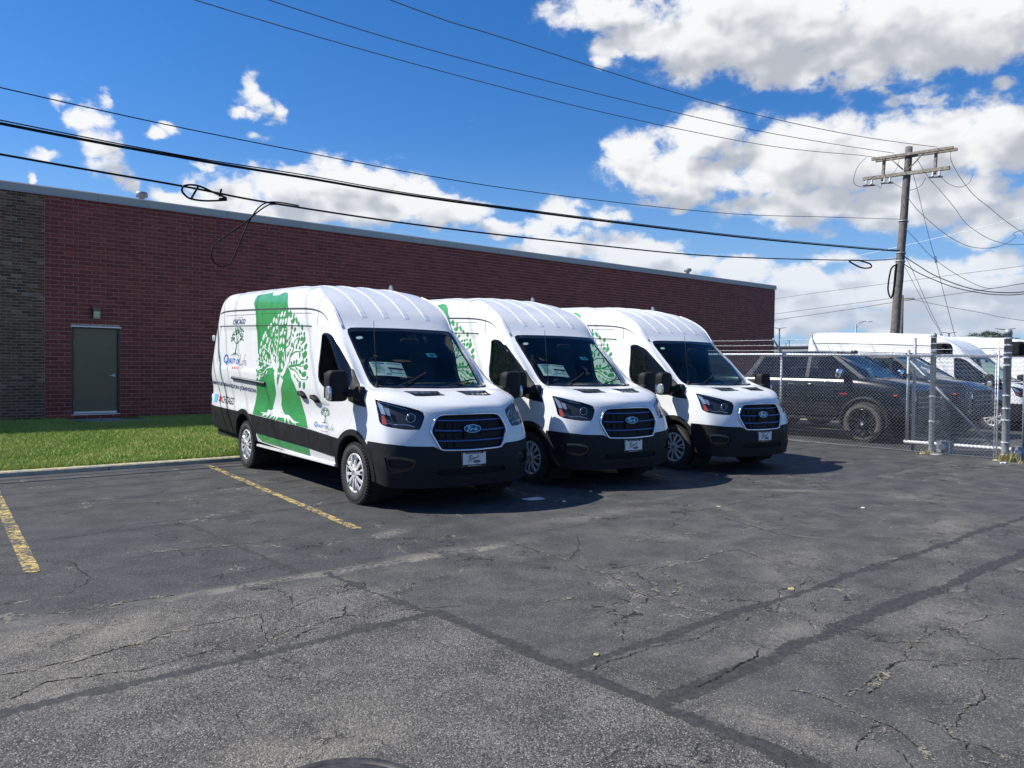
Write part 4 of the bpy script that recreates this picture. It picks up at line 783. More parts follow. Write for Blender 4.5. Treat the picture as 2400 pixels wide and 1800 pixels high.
# ------------------------------------------------------------------ far lights, tree, building
def lot_light(x, y, z, label, w=2.2):
    t = thing('parking_light', label, 'light pole', (x, y, 0), math.atan2(y, x) + math.pi / 2, 'twin-head parking lot lights in the distance')
    MB().cyl((0, 0, 0), (0, 0, z - .05), .14, 8, r2=.11).build('pole', MATS['lot_light'], t)
    for s_ in (-1, 1):
        MB().add([(s_ * .1, -.16, z - .1), (s_ * w / 2, -.2, z + .05), (s_ * w / 2, .2, z + .05), (s_ * .1, .16, z - .1), (s_ * .1, -.16, z), (s_ * w / 2, -.2, z + .10), (s_ * w / 2, .2, z + .10), (s_ * .1, .16, z)], [(0, 1, 2, 3), (4, 5, 6, 7), (0, 1, 5, 4), (1, 2, 6, 5), (2, 3, 7, 6), (3, 0, 4, 7)]).build('lamp_head', MATS['lot_light'], t)
for x, y, z, l in ((129, 77.4, 8.75, 'tall twin-head light right beside the corner of the brick building'), (213, 124.6, 9.75, 'small twin-head light over the black truck, the right one of the two'), (289, 170.4, 11.6, 'smallest twin-head light over the black truck, the left one of the two'),
                   (135, 72.3, 7.7, 'twin-head light just over the rear of the white van behind the fence'), (138, 52.6, 7.7, 'twin-head light over the cab of the nearer fenced white van'), (113, 36.4, 6.9, 'twin-head light above the thick right gate post')):
    lot_light(x, y, z, l)
sl = thing('street_lamp', 'grey cobra-head street lamp with a curved arm above the white van', 'street lamp', (80, 39.4, 0), math.atan2(-1, .55))
MB().cyl((0, 0, 0), (0, 0, 6.2), .10, 10, r2=.075).build('pole', MATS['galv_post'], sl)
MB().tube(catmull([(0, 0, 6.15), (.35, 0, 6.38), (.8, 0, 6.48), (1.05, 0, 6.47)], 6), .035, 8).tube(catmull([(0, 0, 5.75), (.25, 0, 6.1), (.65, 0, 6.42)], 6), .025, 8).build('arm', MATS['galv_post'], sl)
MB().superbox((1.25, 0, 6.47), (.28, .11, .06), .7, 14, 8).build('lamp_head', MATS['galvanized'], sl)
fb = thing('distant_building', 'low grey flat-roofed building in the distance beside the brick corner', 'building', (112, 66, 0))
MB().box(0, 20, -14, 22, 0, 4.75).build('wall', MATS['far_wall'], fb); MB().box(-.15, 20.1, -14.15, 22.1, 4.76, 5.0).build('roof_edge', MATS['lot_light'], fb)
for k in range(6): MB().box(-.05, -.002, -12 + k * 5.4, -9.6 + k * 5.4, 1.2, 2.6).build('window', MATS['gloss_black'], fb)
def leaf_tree(name, label, loc, lobes, trunk_h, n, size, seed):
    rg = np.random.default_rng(seed); t = thing(name, label, 'tree', loc)
    b = MB(); b.tube([(0, 0, 0), (.1, .05, trunk_h * .5), (0, .1, trunk_h)], [.3, .24, .18], 8)
    for cx, cy, cz, r_, w in lobes: b.tube(catmull([(0, .1, trunk_h * .8), (cx * .5, cy * .5, (trunk_h + cz) / 2), (cx, cy, cz)], 4), [.13 - .02 * 0] * 9, 5)
    b.build('trunk', MATS['bark'], t)
    V = []; tot = sum(l[3] ** 2 for l in lobes)
    for cx, cy, cz, r_, w in lobes:
        k = int(n * r_ ** 2 / tot); d = rg.normal(size=(k, 3)); d /= np.linalg.norm(d, axis=1, keepdims=True); rad = r_ * (.45 + .6 * rg.random(k) ** .6) * (1 + .25 * np.sin(d[:, 0] * 7 + d[:, 2] * 5))
        c = np.array([cx, cy, cz]) + d * rad[:, None] * np.array([1, 1, .75]); nrm = rg.normal(size=(k, 3)); nrm /= np.linalg.norm(nrm, axis=1, keepdims=True)
        a = np.cross(nrm, rg.normal(size=(k, 3))); a /= np.linalg.norm(a, axis=1, keepdims=True); e = np.cross(nrm, a); s_ = size * rg.uniform(.6, 1.3, k)[:, None]
        V.append(np.stack([c - a * s_, c + a * s_, c + e * s_ * 1.6], 1).reshape(-1, 3))
    link('crown', tri_mesh('crown', np.concatenate(V)), MATS['leaf'], t); return t
leaf_tree('leafy_tree', 'small dark green leafy tree showing over the roofs beside the right gate post', (110, 37.2, 0), [(0, 0, 5.7, 1.0, 1), (-.3, 1.6, 5.75, .75, 1), (.3, -1.5, 5.5, .9, 1), (0, 2.6, 5.5, .6, 1), (0, -2.7, 5.2, .7, 1), (0, 3.3, 5.2, .4, 1), (.5, .6, 6.15, .62, 1), (0, -.7, 6.0, .6, 1), (0, .1, 4.6, 1.5, 1), (0, 1.5, 4.4, 1.3, 1), (0, -1.6, 4.4, 1.3, 1), (0, -2.9, 4.2, .9, 1), (0, 2.9, 4.3, .9, 1)], 4.0, 12000, .075, 5)
# ------------------------------------------------------------------ van body surface
# half body as one smooth patch: columns run from the rear edge round the front corner to the
# centre line, rows run from the sill up to the roof centre line (x forward, w = half width, z up)
def zo(x, z):
    return (x, z - 0.03 * (x + 1.9))
def side_col(x, k=1.0, top=1.0, xr=None):
    base = [(.98, .40), (1.01, .55), (1.03, .775), (1.014, 1.0), (1.03, 1.28), (1.028, 1.36), (1.02, 1.45), (.957, 1.9),
            (.932, 2.06), (.89, 2.3), (.83, 2.48), (.70, 2.605), (.4, 2.66), (0, 2.675)]
    out = []
    for i, (w, z) in enumerate(base):
        xx = x if xr is None else x + (xr - x) * max(0, (i - 9) / 4.0)
        out.append((xx, w * k, z - 0.03 * (xx + 1.9)))
    return out
CAGE = [
    side_col(-5.47, .972, xr=-5.42),
    side_col(-5.38, .995, xr=-5.34),
    side_col(-4.4),
    side_col(-3.0, xr=-3.6),
    side_col(-1.9, xr=-3.1),
    [(-1.2, .98, .385), (-1.2, 1.01, .53), (-1.2, 1.03, .755), (-1.2, 1.014, .98), (-1.2, 1.028, 1.26), (-1.2, 1.024, 1.34), (-1.2, 1.015, 1.43),
     (-1.22, .953, 1.88), (-1.28, .922, 2.055), (-1.42, .88, 2.285), (-1.66, .822, 2.468), (-2.0, .70, 2.59), (-2.6, .4, 2.665), (-2.95, 0, 2.695)],
    [(-.62, .98, .375), (-.62, 1.01, .52), (-.62, 1.03, .74), (-.6, 1.014, .965), (-.58, 1.02, 1.245), (-.6, 1.014, 1.33), (-.64, 1.003, 1.42),
     (-.86, .938, 1.87), (-1.02, .903, 2.05), (-1.22, .863, 2.275), (-1.5, .812, 2.45), (-1.86, .70, 2.575), (-2.36, .4, 2.66), (-2.85, 0, 2.692)],
    [(.30, .975, .33), (.32, .998, .5), (.35, 1.005, .73), (.29, .985, .96), (.17, .96, 1.23), (.06, .94, 1.31), (-.10, .915, 1.39),
     (-.47, .875, 1.72), (-.83, .832, 2.03), (-1.04, .832, 2.255), (-1.34, .795, 2.43), (-1.73, .69, 2.57), (-2.25, .4, 2.657), (-2.8, 0, 2.69)],
    [(.62, .935, .28), (.66, .95, .5), (.66, .94, .72), (.57, .935, .97), (.41, .915, 1.215), (.25, .865, 1.283), (.03, .80, 1.318),
     (-.37, .787, 1.66), (-.76, .767, 2.015), (-.985, .785, 2.25), (-1.28, .765, 2.428), (-1.69, .67, 2.57), (-2.21, .4, 2.656), (-2.75, 0, 2.688)],
    [(.76, .80, .26), (.80, .80, .5), (.79, .79, .71), (.70, .76, .99), (.59, .745, 1.175), (.39, .71, 1.272), (.12, .66, 1.318),
     (-.29, .65, 1.675), (-.725, .62, 2.027), (-.985, .62, 2.258), (-1.3, .59, 2.447), (-1.70, .5, 2.582), (-2.2, .3, 2.662), (-2.7, 0, 2.686)],
    [(.88, .45, .25), (.92, .45, .5), (.90, .45, .69), (.83, .46, 1.0), (.765, .44, 1.13), (.52, .41, 1.242), (.19, .38, 1.312),
     (-.25, .36, 1.685), (-.71, .34, 2.036), (-.985, .33, 2.264), (-1.32, .3, 2.458), (-1.72, .26, 2.588), (-2.2, .16, 2.664), (-2.65, 0, 2.685)],
    [(.92, 0, .25), (.96, 0, .5), (.94, 0, .68), (.88, 0, 1.02), (.83, 0, 1.132), (.55, 0, 1.246), (.21, 0, 1.31),
     (-.24, 0, 1.69), (-.70, 0, 2.04), (-.985, 0, 2.266), (-1.33, 0, 2.462), (-1.74, 0, 2.59), (-2.2, 0, 2.665), (-2.6, 0, 2.684)],
]
CG = np.array(CAGE, float)                     # [col,row,(x,w,z)]
UP = np.array([0, .09, 1.05, 2.4, 3.5, 4.2, 4.8, 5.55, 5.85, 6.1, 6.45, 6.9])     # column positions, metres
VP = np.array([0, .15, .37, .6, .86, 1.02, 1.2, 1.68, 2.0, 2.25, 2.47, 2.68, 3.0, 3.4])  # row positions, metres
def hermite(P, T, t, mirror_end):
    """P[k,...] at knots T evaluated at t, monotone cubic; w (index 1) mirrored past the last knot"""
    P = np.asarray(P); n = len(T)
    if mirror_end:
        g = P[-2].copy(); g[..., 1] *= -1
        P = np.concatenate([P, g[None]]); T = np.append(T, 2 * T[-1] - T[-2])
    h = np.diff(T); d = (P[1:] - P[:-1]) / h.reshape((-1,) + (1,) * (P.ndim - 1))
    m = np.zeros_like(P); m[0] = d[0]; m[-1] = d[-1]
    w1 = (2 * h[1:] + h[:-1]).reshape((-1,) + (1,) * (P.ndim - 1)); w2 = (h[1:] + 2 * h[:-1]).reshape(w1.shape)
    a, b = d[:-1], d[1:]
    with np.errstate(divide='ignore', invalid='ignore'):
        hm = np.where(a * b > 0, (w1 + w2) / (w1 / np.where(a == 0, 1, a) + w2 / np.where(b == 0, 1, b)), 0)
    m[1:-1] = hm
    k = np.clip(np.searchsorted(T, t, side='right') - 1, 0, n - 2)
    s = ((t - T[k]) / h[k]); sh = (-1,) + (1,) * (P.ndim - 1)
    s = s.reshape(sh); hk = h[k].reshape(sh)
    return (P[k] * (2 * s**3 - 3 * s**2 + 1) + m[k] * hk * (s**3 - 2 * s**2 + s) + P[k + 1] * (-2 * s**3 + 3 * s**2) + m[k + 1] * hk * (s**3 - s**2))
NU, NV = 231, 121
UU = np.linspace(0, UP[-1], NU); VV = np.linspace(0, VP[-1], NV)
GR = hermite(hermite(CG, UP, UU, True).transpose(1, 0, 2), VP, VV, True).transpose(1, 0, 2)   # [u,v,3]
def sstep(a, b, x):
    t = np.clip((x - a) / (b - a), 0, 1); return t * t * (3 - 2 * t)
def recess(x, z, x0, x1, z0, z1, r, soft, depth):
    cx, cz, hx, hz = (x0 + x1) / 2, (z0 + z1) / 2, (x1 - x0) / 2 - r, (z1 - z0) / 2 - r
    qx, qz = np.maximum(abs(x - cx) - hx, 0), np.maximum(abs(z - cz) - hz, 0)
    return depth * (1 - sstep(-soft, soft, np.hypot(qx, qz) - r))
_x, _z = GR[..., 0], GR[..., 2] + 0.03 * (GR[..., 0] + 1.9)
_side = (1 - sstep(5.0, 5.4, UU))[:, None]
GR[..., 1] -= _side * (recess(_x, _z, -5.05, -2.85, 1.42, 2.04, .10, .03, .014) + recess(_x, _z, -2.66, -1.36, 1.42, 2.04, .10, .03, .014)
                       + recess(_x, _z, -6.0, -0.62, .87, 1.15, .05, .07, .013))
GR[:, -1, 1] = 0; GR[-1, :, 1] = 0
def surf(u, v):
    """bilinear point on the half body (w positive)"""
    u = np.clip(np.asarray(u, float) / UP[-1] * (NU - 1), 0, NU - 1.0001); v = np.clip(np.asarray(v, float) / VP[-1] * (NV - 1), 0, NV - 1.0001)
    i, j = u.astype(int), v.astype(int); a, b = (u - i)[..., None], (v - j)[..., None]
    return GR[i, j] * (1 - a) * (1 - b) + GR[i + 1, j] * a * (1 - b) + GR[i, j + 1] * (1 - a) * b + GR[i + 1, j + 1] * a * b
def surf_n(u, v, e=.05):
    u = np.asarray(u, float); v = np.asarray(v, float)
    a = surf(np.clip(u + e, 0, UP[-1]), v) - surf(np.clip(u - e, 0, UP[-1]), v)
    b = surf(u, np.clip(v + e, 0, VP[-1])) - surf(u, np.clip(v - e, 0, VP[-1]))
    n = np.cross(a, b); n /= np.linalg.norm(n, axis=-1, keepdims=True) + 1e-12
    return n
_n0 = surf_n(2.0, .9); NSIGN = 1.0 if _n0[1] > 0 else -1.0
_bv = GR.reshape(-1, 3).tolist()
_bf = [(i * NV + j, (i + 1) * NV + j, (i + 1) * NV + j + 1, i * NV + j + 1) for i in range(NU - 1) for j in range(NV - 1)]
BODY_BVH = BVHTree.FromPolygons(_bv, _bf)
def _uv_at(hit):
    p, n, f, d = hit
    if p is None: return None
    i, j = f // (NV - 1), f % (NV - 1)
    A, B, Dd = GR[i, j], GR[i + 1, j], GR[i, j + 1]
    e1, e2 = B - A, Dd - A; q = np.array(p) - A
    M = np.array([[e1 @ e1, e1 @ e2], [e1 @ e2, e2 @ e2]]); r = np.array([e1 @ q, e2 @ q])
    try: a, b = np.linalg.solve(M, r)
    except Exception: a, b = .5, .5
    return ((i + min(max(a, 0), 1)) * UP[-1] / (NU - 1), (j + min(max(b, 0), 1)) * VP[-1] / (NV - 1))
def uv_side(x, z): return _uv_at(BODY_BVH.ray_cast(Vector((x, 4, z)), Vector((0, -1, 0))))
def uv_front(w, z): return _uv_at(BODY_BVH.ray_cast(Vector((4, abs(w), z)), Vector((-1, 0, 0))))
def uv_top(x, w): return _uv_at(BODY_BVH.ray_cast(Vector((x, abs(w), 6)), Vector((0, 0, -1))))
def uv_near(p): return _uv_at(BODY_BVH.find_nearest(Vector(p)))
# livery outlines in van side coordinates (x, z)
LEAF_W = [(-2.509,2.251,0.019,0.042,0.044,-0.007),(-2.4,2.251,0.014,0.04,0.038,-0.006),(-2.62,2.239,0.006,0.026,0.024,-0.003),(-2.772,2.18,0.001,0.041,0.043,-0.004),(-2.669,2.165,0.017,-0.04,-0.043,0.002),(-2.859,2.117,0.001,0.03,0.038,-0.004),(-2.951,2.087,0.016,0.031,0.038,-0.004),(-2.725,2.042,0.013,0.044,0.042,-0.005),(-2.615,2.077,0.005,-0.036,-0.032,-0.0),(-2.505,2.149,0.014,0.047,0.042,-0.005),(-2.409,2.145,0.013,0.045,0.038,-0.005),(-2.306,2.152,0.001,0.044,0.041,-0.004),(-2.423,2.008,0.042,0.055,0.05,-0.006),(-2.309,2.01,0.014,0.048,0.038,-0.002),(-3.079,2.008,0.001,0.031,0.029,-0.002),(-2.838,2.013,0.006,0.028,0.034,-0.003),(-3.118,1.948,0.003,0.051,0.042,-0.003),(-2.946,1.9,0.003,0.048,0.038,-0.003),(-3.023,1.968,0.002,0.028,0.029,-0.002),(-2.754,1.972,0.001,0.028,0.025,-0.002),(-2.643,1.97,0.002,0.021,0.015,-0.002),(-2.417,1.88,0.016,0.051,0.044,-0.005),(-2.31,1.879,0.019,-0.047,-0.037,0.001),(-3.179,1.854,0.002,0.04,0.039,-0.003),(-3.002,1.813,0.002,0.037,0.032,-0.002),(-2.82,1.805,0.004,0.036,0.03,-0.002),(-2.778,1.853,0.002,0.036,0.025,-0.002),(-2.69,1.82,0.001,0.028,0.017,-0.002),(-2.59,1.969,0.013,0.022,0.021,-0.003),(-3.165,1.747,-0.01,0.051,0.055,-0.002),(-3.076,1.802,0.002,0.031,0.026,-0.002),(-3.008,1.719,0.003,0.041,0.032,-0.002),(-2.784,1.761,0.002,0.028,0.025,-0.002),(-3.214,1.675,0.021,-0.031,-0.029,-0.001),(-3.101,1.636,0.025,-0.038,-0.028,-0.001),(-2.904,1.658,-0.006,0.037,0.045,-0.001),(-2.767,1.609,0.015,-0.039,-0.034,-0.0),(-2.691,1.604,0.008,-0.028,-0.025,-0.0),(-2.595,1.722,0.003,0.036,0.027,-0.002),(-2.545,1.695,0.002,0.027,0.024,-0.002),(-2.564,1.647,0.024,-0.027,-0.023,-0.002),(-2.421,1.764,0.002,0.027,0.026,-0.002),(-2.35,1.769,0.002,0.029,0.029,-0.002),(-2.272,1.752,-0.005,0.029,0.026,-0.001),(-2.427,1.637,-0.005,0.034,0.026,-0.001),(-2.24,1.637,0.021,-0.033,-0.022,-0.001),(-2.389,1.552,-0.008,0.057,0.047,-0.001),(-2.237,1.538,0.028,-0.047,-0.039,-0.002),(-2.314,1.443,0.045,-0.028,-0.021,-0.002),(-2.236,1.444,0.029,-0.027,-0.022,-0.0),(-3.006,1.515,0.018,0.027,0.037,-0.004),(-2.892,1.549,0.018,0.023,0.064,-0.003),(-3.094,1.492,0.071,-0.049,-0.053,-0.004),(-3.205,1.574,0.015,-0.038,-0.052,-0.0),(-3.04,1.371,0.024,0.039,0.044,-0.003),(-3.137,1.369,0.022,0.023,0.025,-0.003),(-2.915,1.395,0.031,0.021,0.023,-0.004),(-2.756,1.447,0.014,0.032,0.027,-0.002),(-3.026,1.647,0.02,-0.022,-0.018,-0.001),(-2.544,1.883,0.001,0.023,0.021,-0.002),(-2.61,1.9,0.001,0.023,0.018,-0.001),(-2.929,1.603,0.016,-0.017,-0.018,-0.001),(-2.766,1.897,0.018,-0.02,-0.018,-0.001)]
LEAF_G = [(-2.184,2.242,0.025,-0.053,-0.051,0.002),(-2.275,2.241,-0.014,0.047,0.035,-0.003),(-2.056,2.216,0.007,0.028,0.025,-0.003),(-2.04,2.148,0.022,0.04,0.044,-0.007),(-1.932,2.149,0.03,-0.046,-0.038,0.0),(-2.107,2.145,0.001,0.02,0.023,-0.002),(-1.834,2.094,0.019,-0.037,-0.034,-0.0),(-1.713,2.05,-0.001,-0.04,-0.034,-0.0),(-1.964,2.027,0.025,0.031,0.032,-0.003),(-2.065,2.061,0.025,0.032,0.031,-0.005),(-1.783,1.961,0.001,0.026,0.024,-0.002),(-1.858,1.953,0.025,0.022,0.025,-0.006),(-1.627,1.958,0.001,0.03,0.028,-0.003),(-1.721,1.97,0.01,0.019,0.021,-0.003),(-2.09,1.989,0.006,0.022,0.022,-0.003),(-2.008,1.956,0.022,-0.025,-0.024,-0.001),(-2.127,1.912,0.008,0.026,0.025,-0.003),(-2.087,1.948,0.007,0.022,0.022,-0.003),(-1.781,1.89,0.011,0.035,0.032,-0.004),(-1.693,1.899,0.017,0.032,0.036,-0.005),(-1.605,1.887,0.012,0.042,0.046,-0.005),(-1.635,1.848,0.006,0.019,0.021,-0.002),(-1.52,1.796,0.023,0.043,0.042,-0.006),(-2.182,1.877,0.002,0.027,0.023,-0.002),(-2.104,1.855,0.001,0.022,0.02,-0.002),(-1.994,1.822,0.002,0.036,0.03,-0.002),(-1.824,1.8,0.002,0.036,0.027,-0.002),(-1.791,1.85,0.011,0.019,0.024,-0.003),(-1.713,1.783,0.002,0.026,0.026,-0.002),(-1.613,1.757,0.002,0.026,0.023,-0.002),(-1.503,1.697,0.015,0.048,0.062,-0.007),(-2.087,1.71,-0.005,0.031,0.025,-0.001),(-1.672,1.688,-0.006,0.04,0.026,-0.001),(-1.558,1.678,0.035,-0.043,-0.024,-0.002),(-1.43,1.618,0.003,0.031,0.03,-0.002),(-1.914,1.581,0.016,-0.026,-0.027,-0.001),(-1.829,1.592,0.002,0.026,0.027,-0.002),(-1.749,1.602,0.003,0.03,0.029,-0.002),(-1.6,1.583,0.013,0.022,0.025,-0.003),(-1.528,1.593,0.009,0.027,0.025,-0.002),(-1.409,1.535,0.025,0.037,0.085,-0.007),(-1.717,1.512,0.035,-0.019,-0.025,-0.006),(-1.589,1.474,0.039,-0.031,-0.041,-0.007),(-1.441,1.442,0.04,0.035,0.089,-0.011),(-1.305,1.405,0.008,0.021,0.022,-0.002),(-1.732,1.412,0.042,-0.028,-0.024,-0.003),(-1.615,1.369,0.031,-0.027,-0.023,-0.004),(-1.529,1.312,0.004,0.047,0.043,-0.0),(-1.389,1.301,0.003,0.049,0.042,-0.0),(-3.198,1.463,0.043,-0.026,-0.031,-0.003),(-3.245,1.591,0.011,-0.027,-0.026,-0.0),(-2.102,1.679,0.018,-0.02,-0.019,-0.001),(-2.024,1.761,0.018,-0.02,-0.016,-0.001),(-1.679,1.828,0.015,-0.018,-0.017,-0.001)]
BR_W = [[(-2.553,1.54,0.077),(-2.646,1.647,0.052),(-2.707,1.723,0.033),(-2.765,1.788,0.025),(-2.903,1.943,0.013)],[(-2.703,1.712,0.019),(-2.901,1.762,0.019),(-3.012,1.785,0.013)],[(-2.54,1.546,0.047),(-2.783,1.571,0.031),(-2.98,1.614,0.022),(-3.06,1.691,0.016),(-3.068,1.747,0.013)],[(-2.814,1.571,0.025),(-3.085,1.597,0.016),(-3.205,1.613,0.01)],[(-2.594,1.529,0.048),(-2.759,1.506,0.028),(-2.869,1.451,0.021),(-2.984,1.421,0.016),(-3.113,1.419,0.01)],[(-2.444,1.541,0.052),(-2.49,1.69,0.035),(-2.518,1.786,0.03),(-2.526,1.957,0.018),(-2.63,2.229,0.012)],[(-2.518,1.786,0.024),(-2.64,1.873,0.012),(-2.681,1.928,0.006)],[(-2.501,1.637,0.018),(-2.444,1.679,0.015),(-2.405,1.795,0.012)],[(-2.653,1.679,0.013),(-2.639,1.766,0.012),(-2.677,1.809,0.006)],[(-2.112,1.56,0.056),(-2.192,1.658,0.034),(-2.239,1.741,0.017)],[(-2.571,1.701,0.015),(-2.631,1.776,0.009)]]
BR_G = [[(-1.994,1.576,0.022),(-1.988,1.668,0.033),(-1.919,1.77,0.024),(-1.929,1.862,0.019),(-1.793,1.921,0.008)],[(-1.988,1.668,0.027),(-1.85,1.729,0.021),(-1.668,1.733,0.015),(-1.672,1.778,0.008)],[(-2.2,1.783,0.023),(-2.062,1.854,0.017),(-2.09,1.989,0.014),(-2.084,2.186,0.008)],[(-2.006,1.535,0.044),(-1.732,1.557,0.036),(-1.586,1.578,0.02),(-1.538,1.658,0.013),(-1.535,1.717,0.008)],[(-1.732,1.557,0.016),(-1.599,1.543,0.013),(-1.428,1.555,0.007)],[(-1.943,1.51,0.027),(-1.761,1.487,0.024),(-1.59,1.409,0.017),(-1.465,1.378,0.012),(-1.304,1.376,0.007)],[(-1.992,1.678,0.016),(-2.061,1.751,0.011),(-2.056,1.771,0.008)],[(-2.112,1.56,0.039),(-2.168,1.689,0.028),(-2.2,1.783,0.017),(-2.24,2.014,0.011),(-2.268,2.225,0.009)],[(-1.919,1.77,0.016),(-1.967,1.822,0.011),(-2.003,1.843,0.008)]]
TRUNK = [(-2.406,1.393),(-2.323,1.367),(-2.377,1.31),(-2.398,1.169),(-2.529,0.994),(-2.537,0.936),(-2.672,0.922),(-2.735,0.926),(-2.735,0.883),(-2.835,0.878),(-3.023,0.875),(-2.869,0.861),(-2.923,0.822),(-2.722,0.855),(-2.753,0.81),(-2.57,0.878),(-2.629,0.803),(-2.442,0.857),(-2.487,0.798),(-2.363,0.854),(-2.387,0.787),(-2.266,0.853),(-2.25,0.778),(-2.189,0.851),(-2.135,0.778),(-2.097,0.856),(-2.022,0.772),(-1.986,0.856),(-1.855,0.763),(-1.909,0.847),(-1.712,0.793),(-1.717,0.812),(-1.64,0.777),(-1.646,0.81),(-1.509,0.819),(-1.723,0.832),(-1.93,0.893),(-2.076,0.892),(-2.191,0.954),(-2.236,1.021),(-2.199,1.176),(-2.163,1.274),(-2.093,1.358)]
# ------------------------------------------------------------------ van: panels cut from the body surface
def uvs(seq, how):
    out = []
    for q in seq:
        r_ = how(*q) if not isinstance(how, str) else None
        if r_ is not None: out.append(r_)
    return out
def near(seq): return [(uv_near((x, abs(w), z)) if w else (UP[-1], uv_near((x, 0, z))[1])) for x, w, z in seq]
UE = UP[-1]
def clampu(poly): return [(UE if a > UE - .03 else a, b_) for a, b_ in poly]
def smooth2(poly, k=4):
    P = catmull([(a, b_, 0) for a, b_ in poly] + [(poly[0][0], poly[0][1], 0)], k); return [(p.x, p.y) for p in P[:-1]]
def inset(poly, d):
    """shrink a uv outline by d, keeping it on the centre line"""
    n = len(poly); ar = sum(poly[i][0] * poly[(i + 1) % n][1] - poly[(i + 1) % n][0] * poly[i][1] for i in range(n)); sg = 1 if ar > 0 else -1; out = []
    for i in range(n):
        p, q, r_ = Vector(poly[i - 1]), Vector(poly[i]), Vector(poly[(i + 1) % n]); t1 = (q - p); t2 = (r_ - q)
        t1 = t1.normalized() if t1.length > 1e-6 else t2.normalized(); t2 = t2.normalized() if t2.length > 1e-6 else t1
        nn = Vector((-(t1 + t2).y, (t1 + t2).x)) * sg; nn = nn.normalized() if nn.length > 1e-6 else Vector((0, 0)); s_ = q + nn * d
        out.append((UE if q.x >= UE - 1e-4 else s_.x, s_.y))
    return out
ws = clampu(near([(.205, 0, 1.322), (.19, .2, 1.325), (.16, .55, 1.326), (.10, .70, 1.332), (.03, .775, 1.355), (-.04, .79, 1.40), (-.37, .778, 1.67), (-.68, .763, 1.95), (-.735, .745, 2.005), (-.745, .70, 2.022), (-.715, .4, 2.028), (-.70, 0, 2.032)]))
ws_in = inset(ws, .045)
DWIN = [(-1.035, 1.925), (-.985, 1.945), (-.9, 1.94), (-.80, 1.91), (-.70, 1.86), (-.565, 1.755), (-.385, 1.61), (-.27, 1.515), (-.19, 1.42), (-.165, 1.34), (-.21, 1.285), (-.40, 1.268), (-.66, 1.292), (-.82, 1.325), (-.91, 1.37), (-.955, 1.43), (-.985, 1.55)]
dwin = uvs(DWIN, uv_side); dwin_out = inset(dwin, -.028)
sail = near([(-.275, .897, 1.525), (-.235, .892, 1.52), (-.04, .913, 1.372), (.10, .945, 1.25), (.262, .972, 1.105), (.068, .986, 1.12), (-.136, .998, 1.165), (-.175, .995, 1.247), (-.13, .967, 1.34), (-.19, .93, 1.44)])
fdoor = uvs([(-1.195, 2.03), (-1.08, 2.03), (-.9, 1.995), (-.745, 1.936), (-.6, 1.835), (-.466, 1.723), (-.33, 1.60), (-.214, 1.483), (-.09, 1.39), (-.03, 1.33), (.0, 1.24), (-.01, 1.12), (-.024, 1.02), (-.07, .92), (-.12, .86), (-.30, .80), (-.46, .66), (-.5, .45), (-.5, .405), (-1.18, .42), (-1.235, .56), (-1.235, .75), (-1.225, 1.0), (-1.20, 1.3), (-1.19, 1.66)], uv_side)
sdoor = uvs([(-1.255, 2.05), (-1.25, 1.66), (-1.26, 1.3), (-1.285, 1.0), (-1.295, .75), (-1.29, .55), (-1.28, .445), (-2.74, .475), (-2.75, 1.14), (-2.75, 1.6), (-2.75, 2.20), (-2.72, 2.27), (-1.6, 2.235), (-1.35, 2.2), (-1.27, 2.14)], uv_side)
hood = clampu(near([(.235, 0, 1.306), (.215, .3, 1.308), (.18, .6, 1.314), (.13, .73, 1.316), (.17, .82, 1.30), (.245, .885, 1.275), (.385, .93, 1.212), (.48, .868, 1.186), (.622, .752, 1.15), (.765, .566, 1.085), (.81, .50, 1.055), (.835, .39, 1.062), (.86, .2, 1.066), (.875, 0, 1.067)]))
hl = smooth2(near([(.385, .932, 1.200), (.622, .748, 1.142), (.755, .575, 1.085), (.79, .545, 1.05), (.80, .548, 1.0), (.815, .60, .90), (.806, .646, .884), (.725, .801, .892), (.565, .940, .938), (.50, .945, 1.03)]), 3)
grl = clampu(near([(.872, 0, 1.043), (.862, .2, 1.043), (.845, .36, 1.038), (.838, .425, 1.0), (.845, .462, .94), (.858, .497, .86), (.885, .455, .765), (.905, .415, .69), (.915, .375, .662), (.93, .2, .653), (.943, 0, .650)]))
bump = clampu(near([(.945, 0, .640), (.93, .2, .643), (.917, .40, .655), (.905, .45, .69), (.894, .485, .702), (.811, .747, .712), (.70, .89, .73), (.613, .957, .737), (.48, .985, .742)]) + [uv_side(.372, .742), uv_side(.33, .60), uv_side(.30, .42), (UP[7], 0.0), (UE, 0.0)])
def zc(x): return .885 if x < -5.4 else float(np.interp(x, [-5.3, -4.15, -3.32, -1.25, -.35], [.862, .84, .824, .76, .712]))
clad = uvs([(x, zc(x)) for x in np.linspace(-5.46, -.2, 22)], uv_side) + uvs([(x, zc(x) - .262 + .03 * (x + 3.2) / 2.8) for x in np.linspace(-.25, -3.26, 10)], uv_side) + [(uv_side(-3.3, .5)[0], 0.0), (0.0, 0.0)]
def arch(cx, cz, r_, sq=1.0): return uvs([(cx + r_ * math.cos(a), cz + r_ * sq * math.sin(a)) for a in np.linspace(R(-38), R(218), 34)], uv_side)
def closed_arch(cx, cz, r_, sq=1.0):
    A = arch(cx, cz, r_, sq); return [(A[0][0], 0.0)] + A + [(A[-1][0], 0.0)]
WR = -3.75
af_o, af_i = closed_arch(.01, .355, .492), closed_arch(.01, .355, .425)
ar_o, ar_i = closed_arch(WR, .385, .50), closed_arch(WR, .385, .432)
fog_o = smooth2(near([(.66, .945, .585), (.75, .84, .598), (.855, .68, .558), (.835, .72, .445), (.727, .896, .437), (.69, .925, .47)]), 3); fog_i = inset(fog_o, .03)
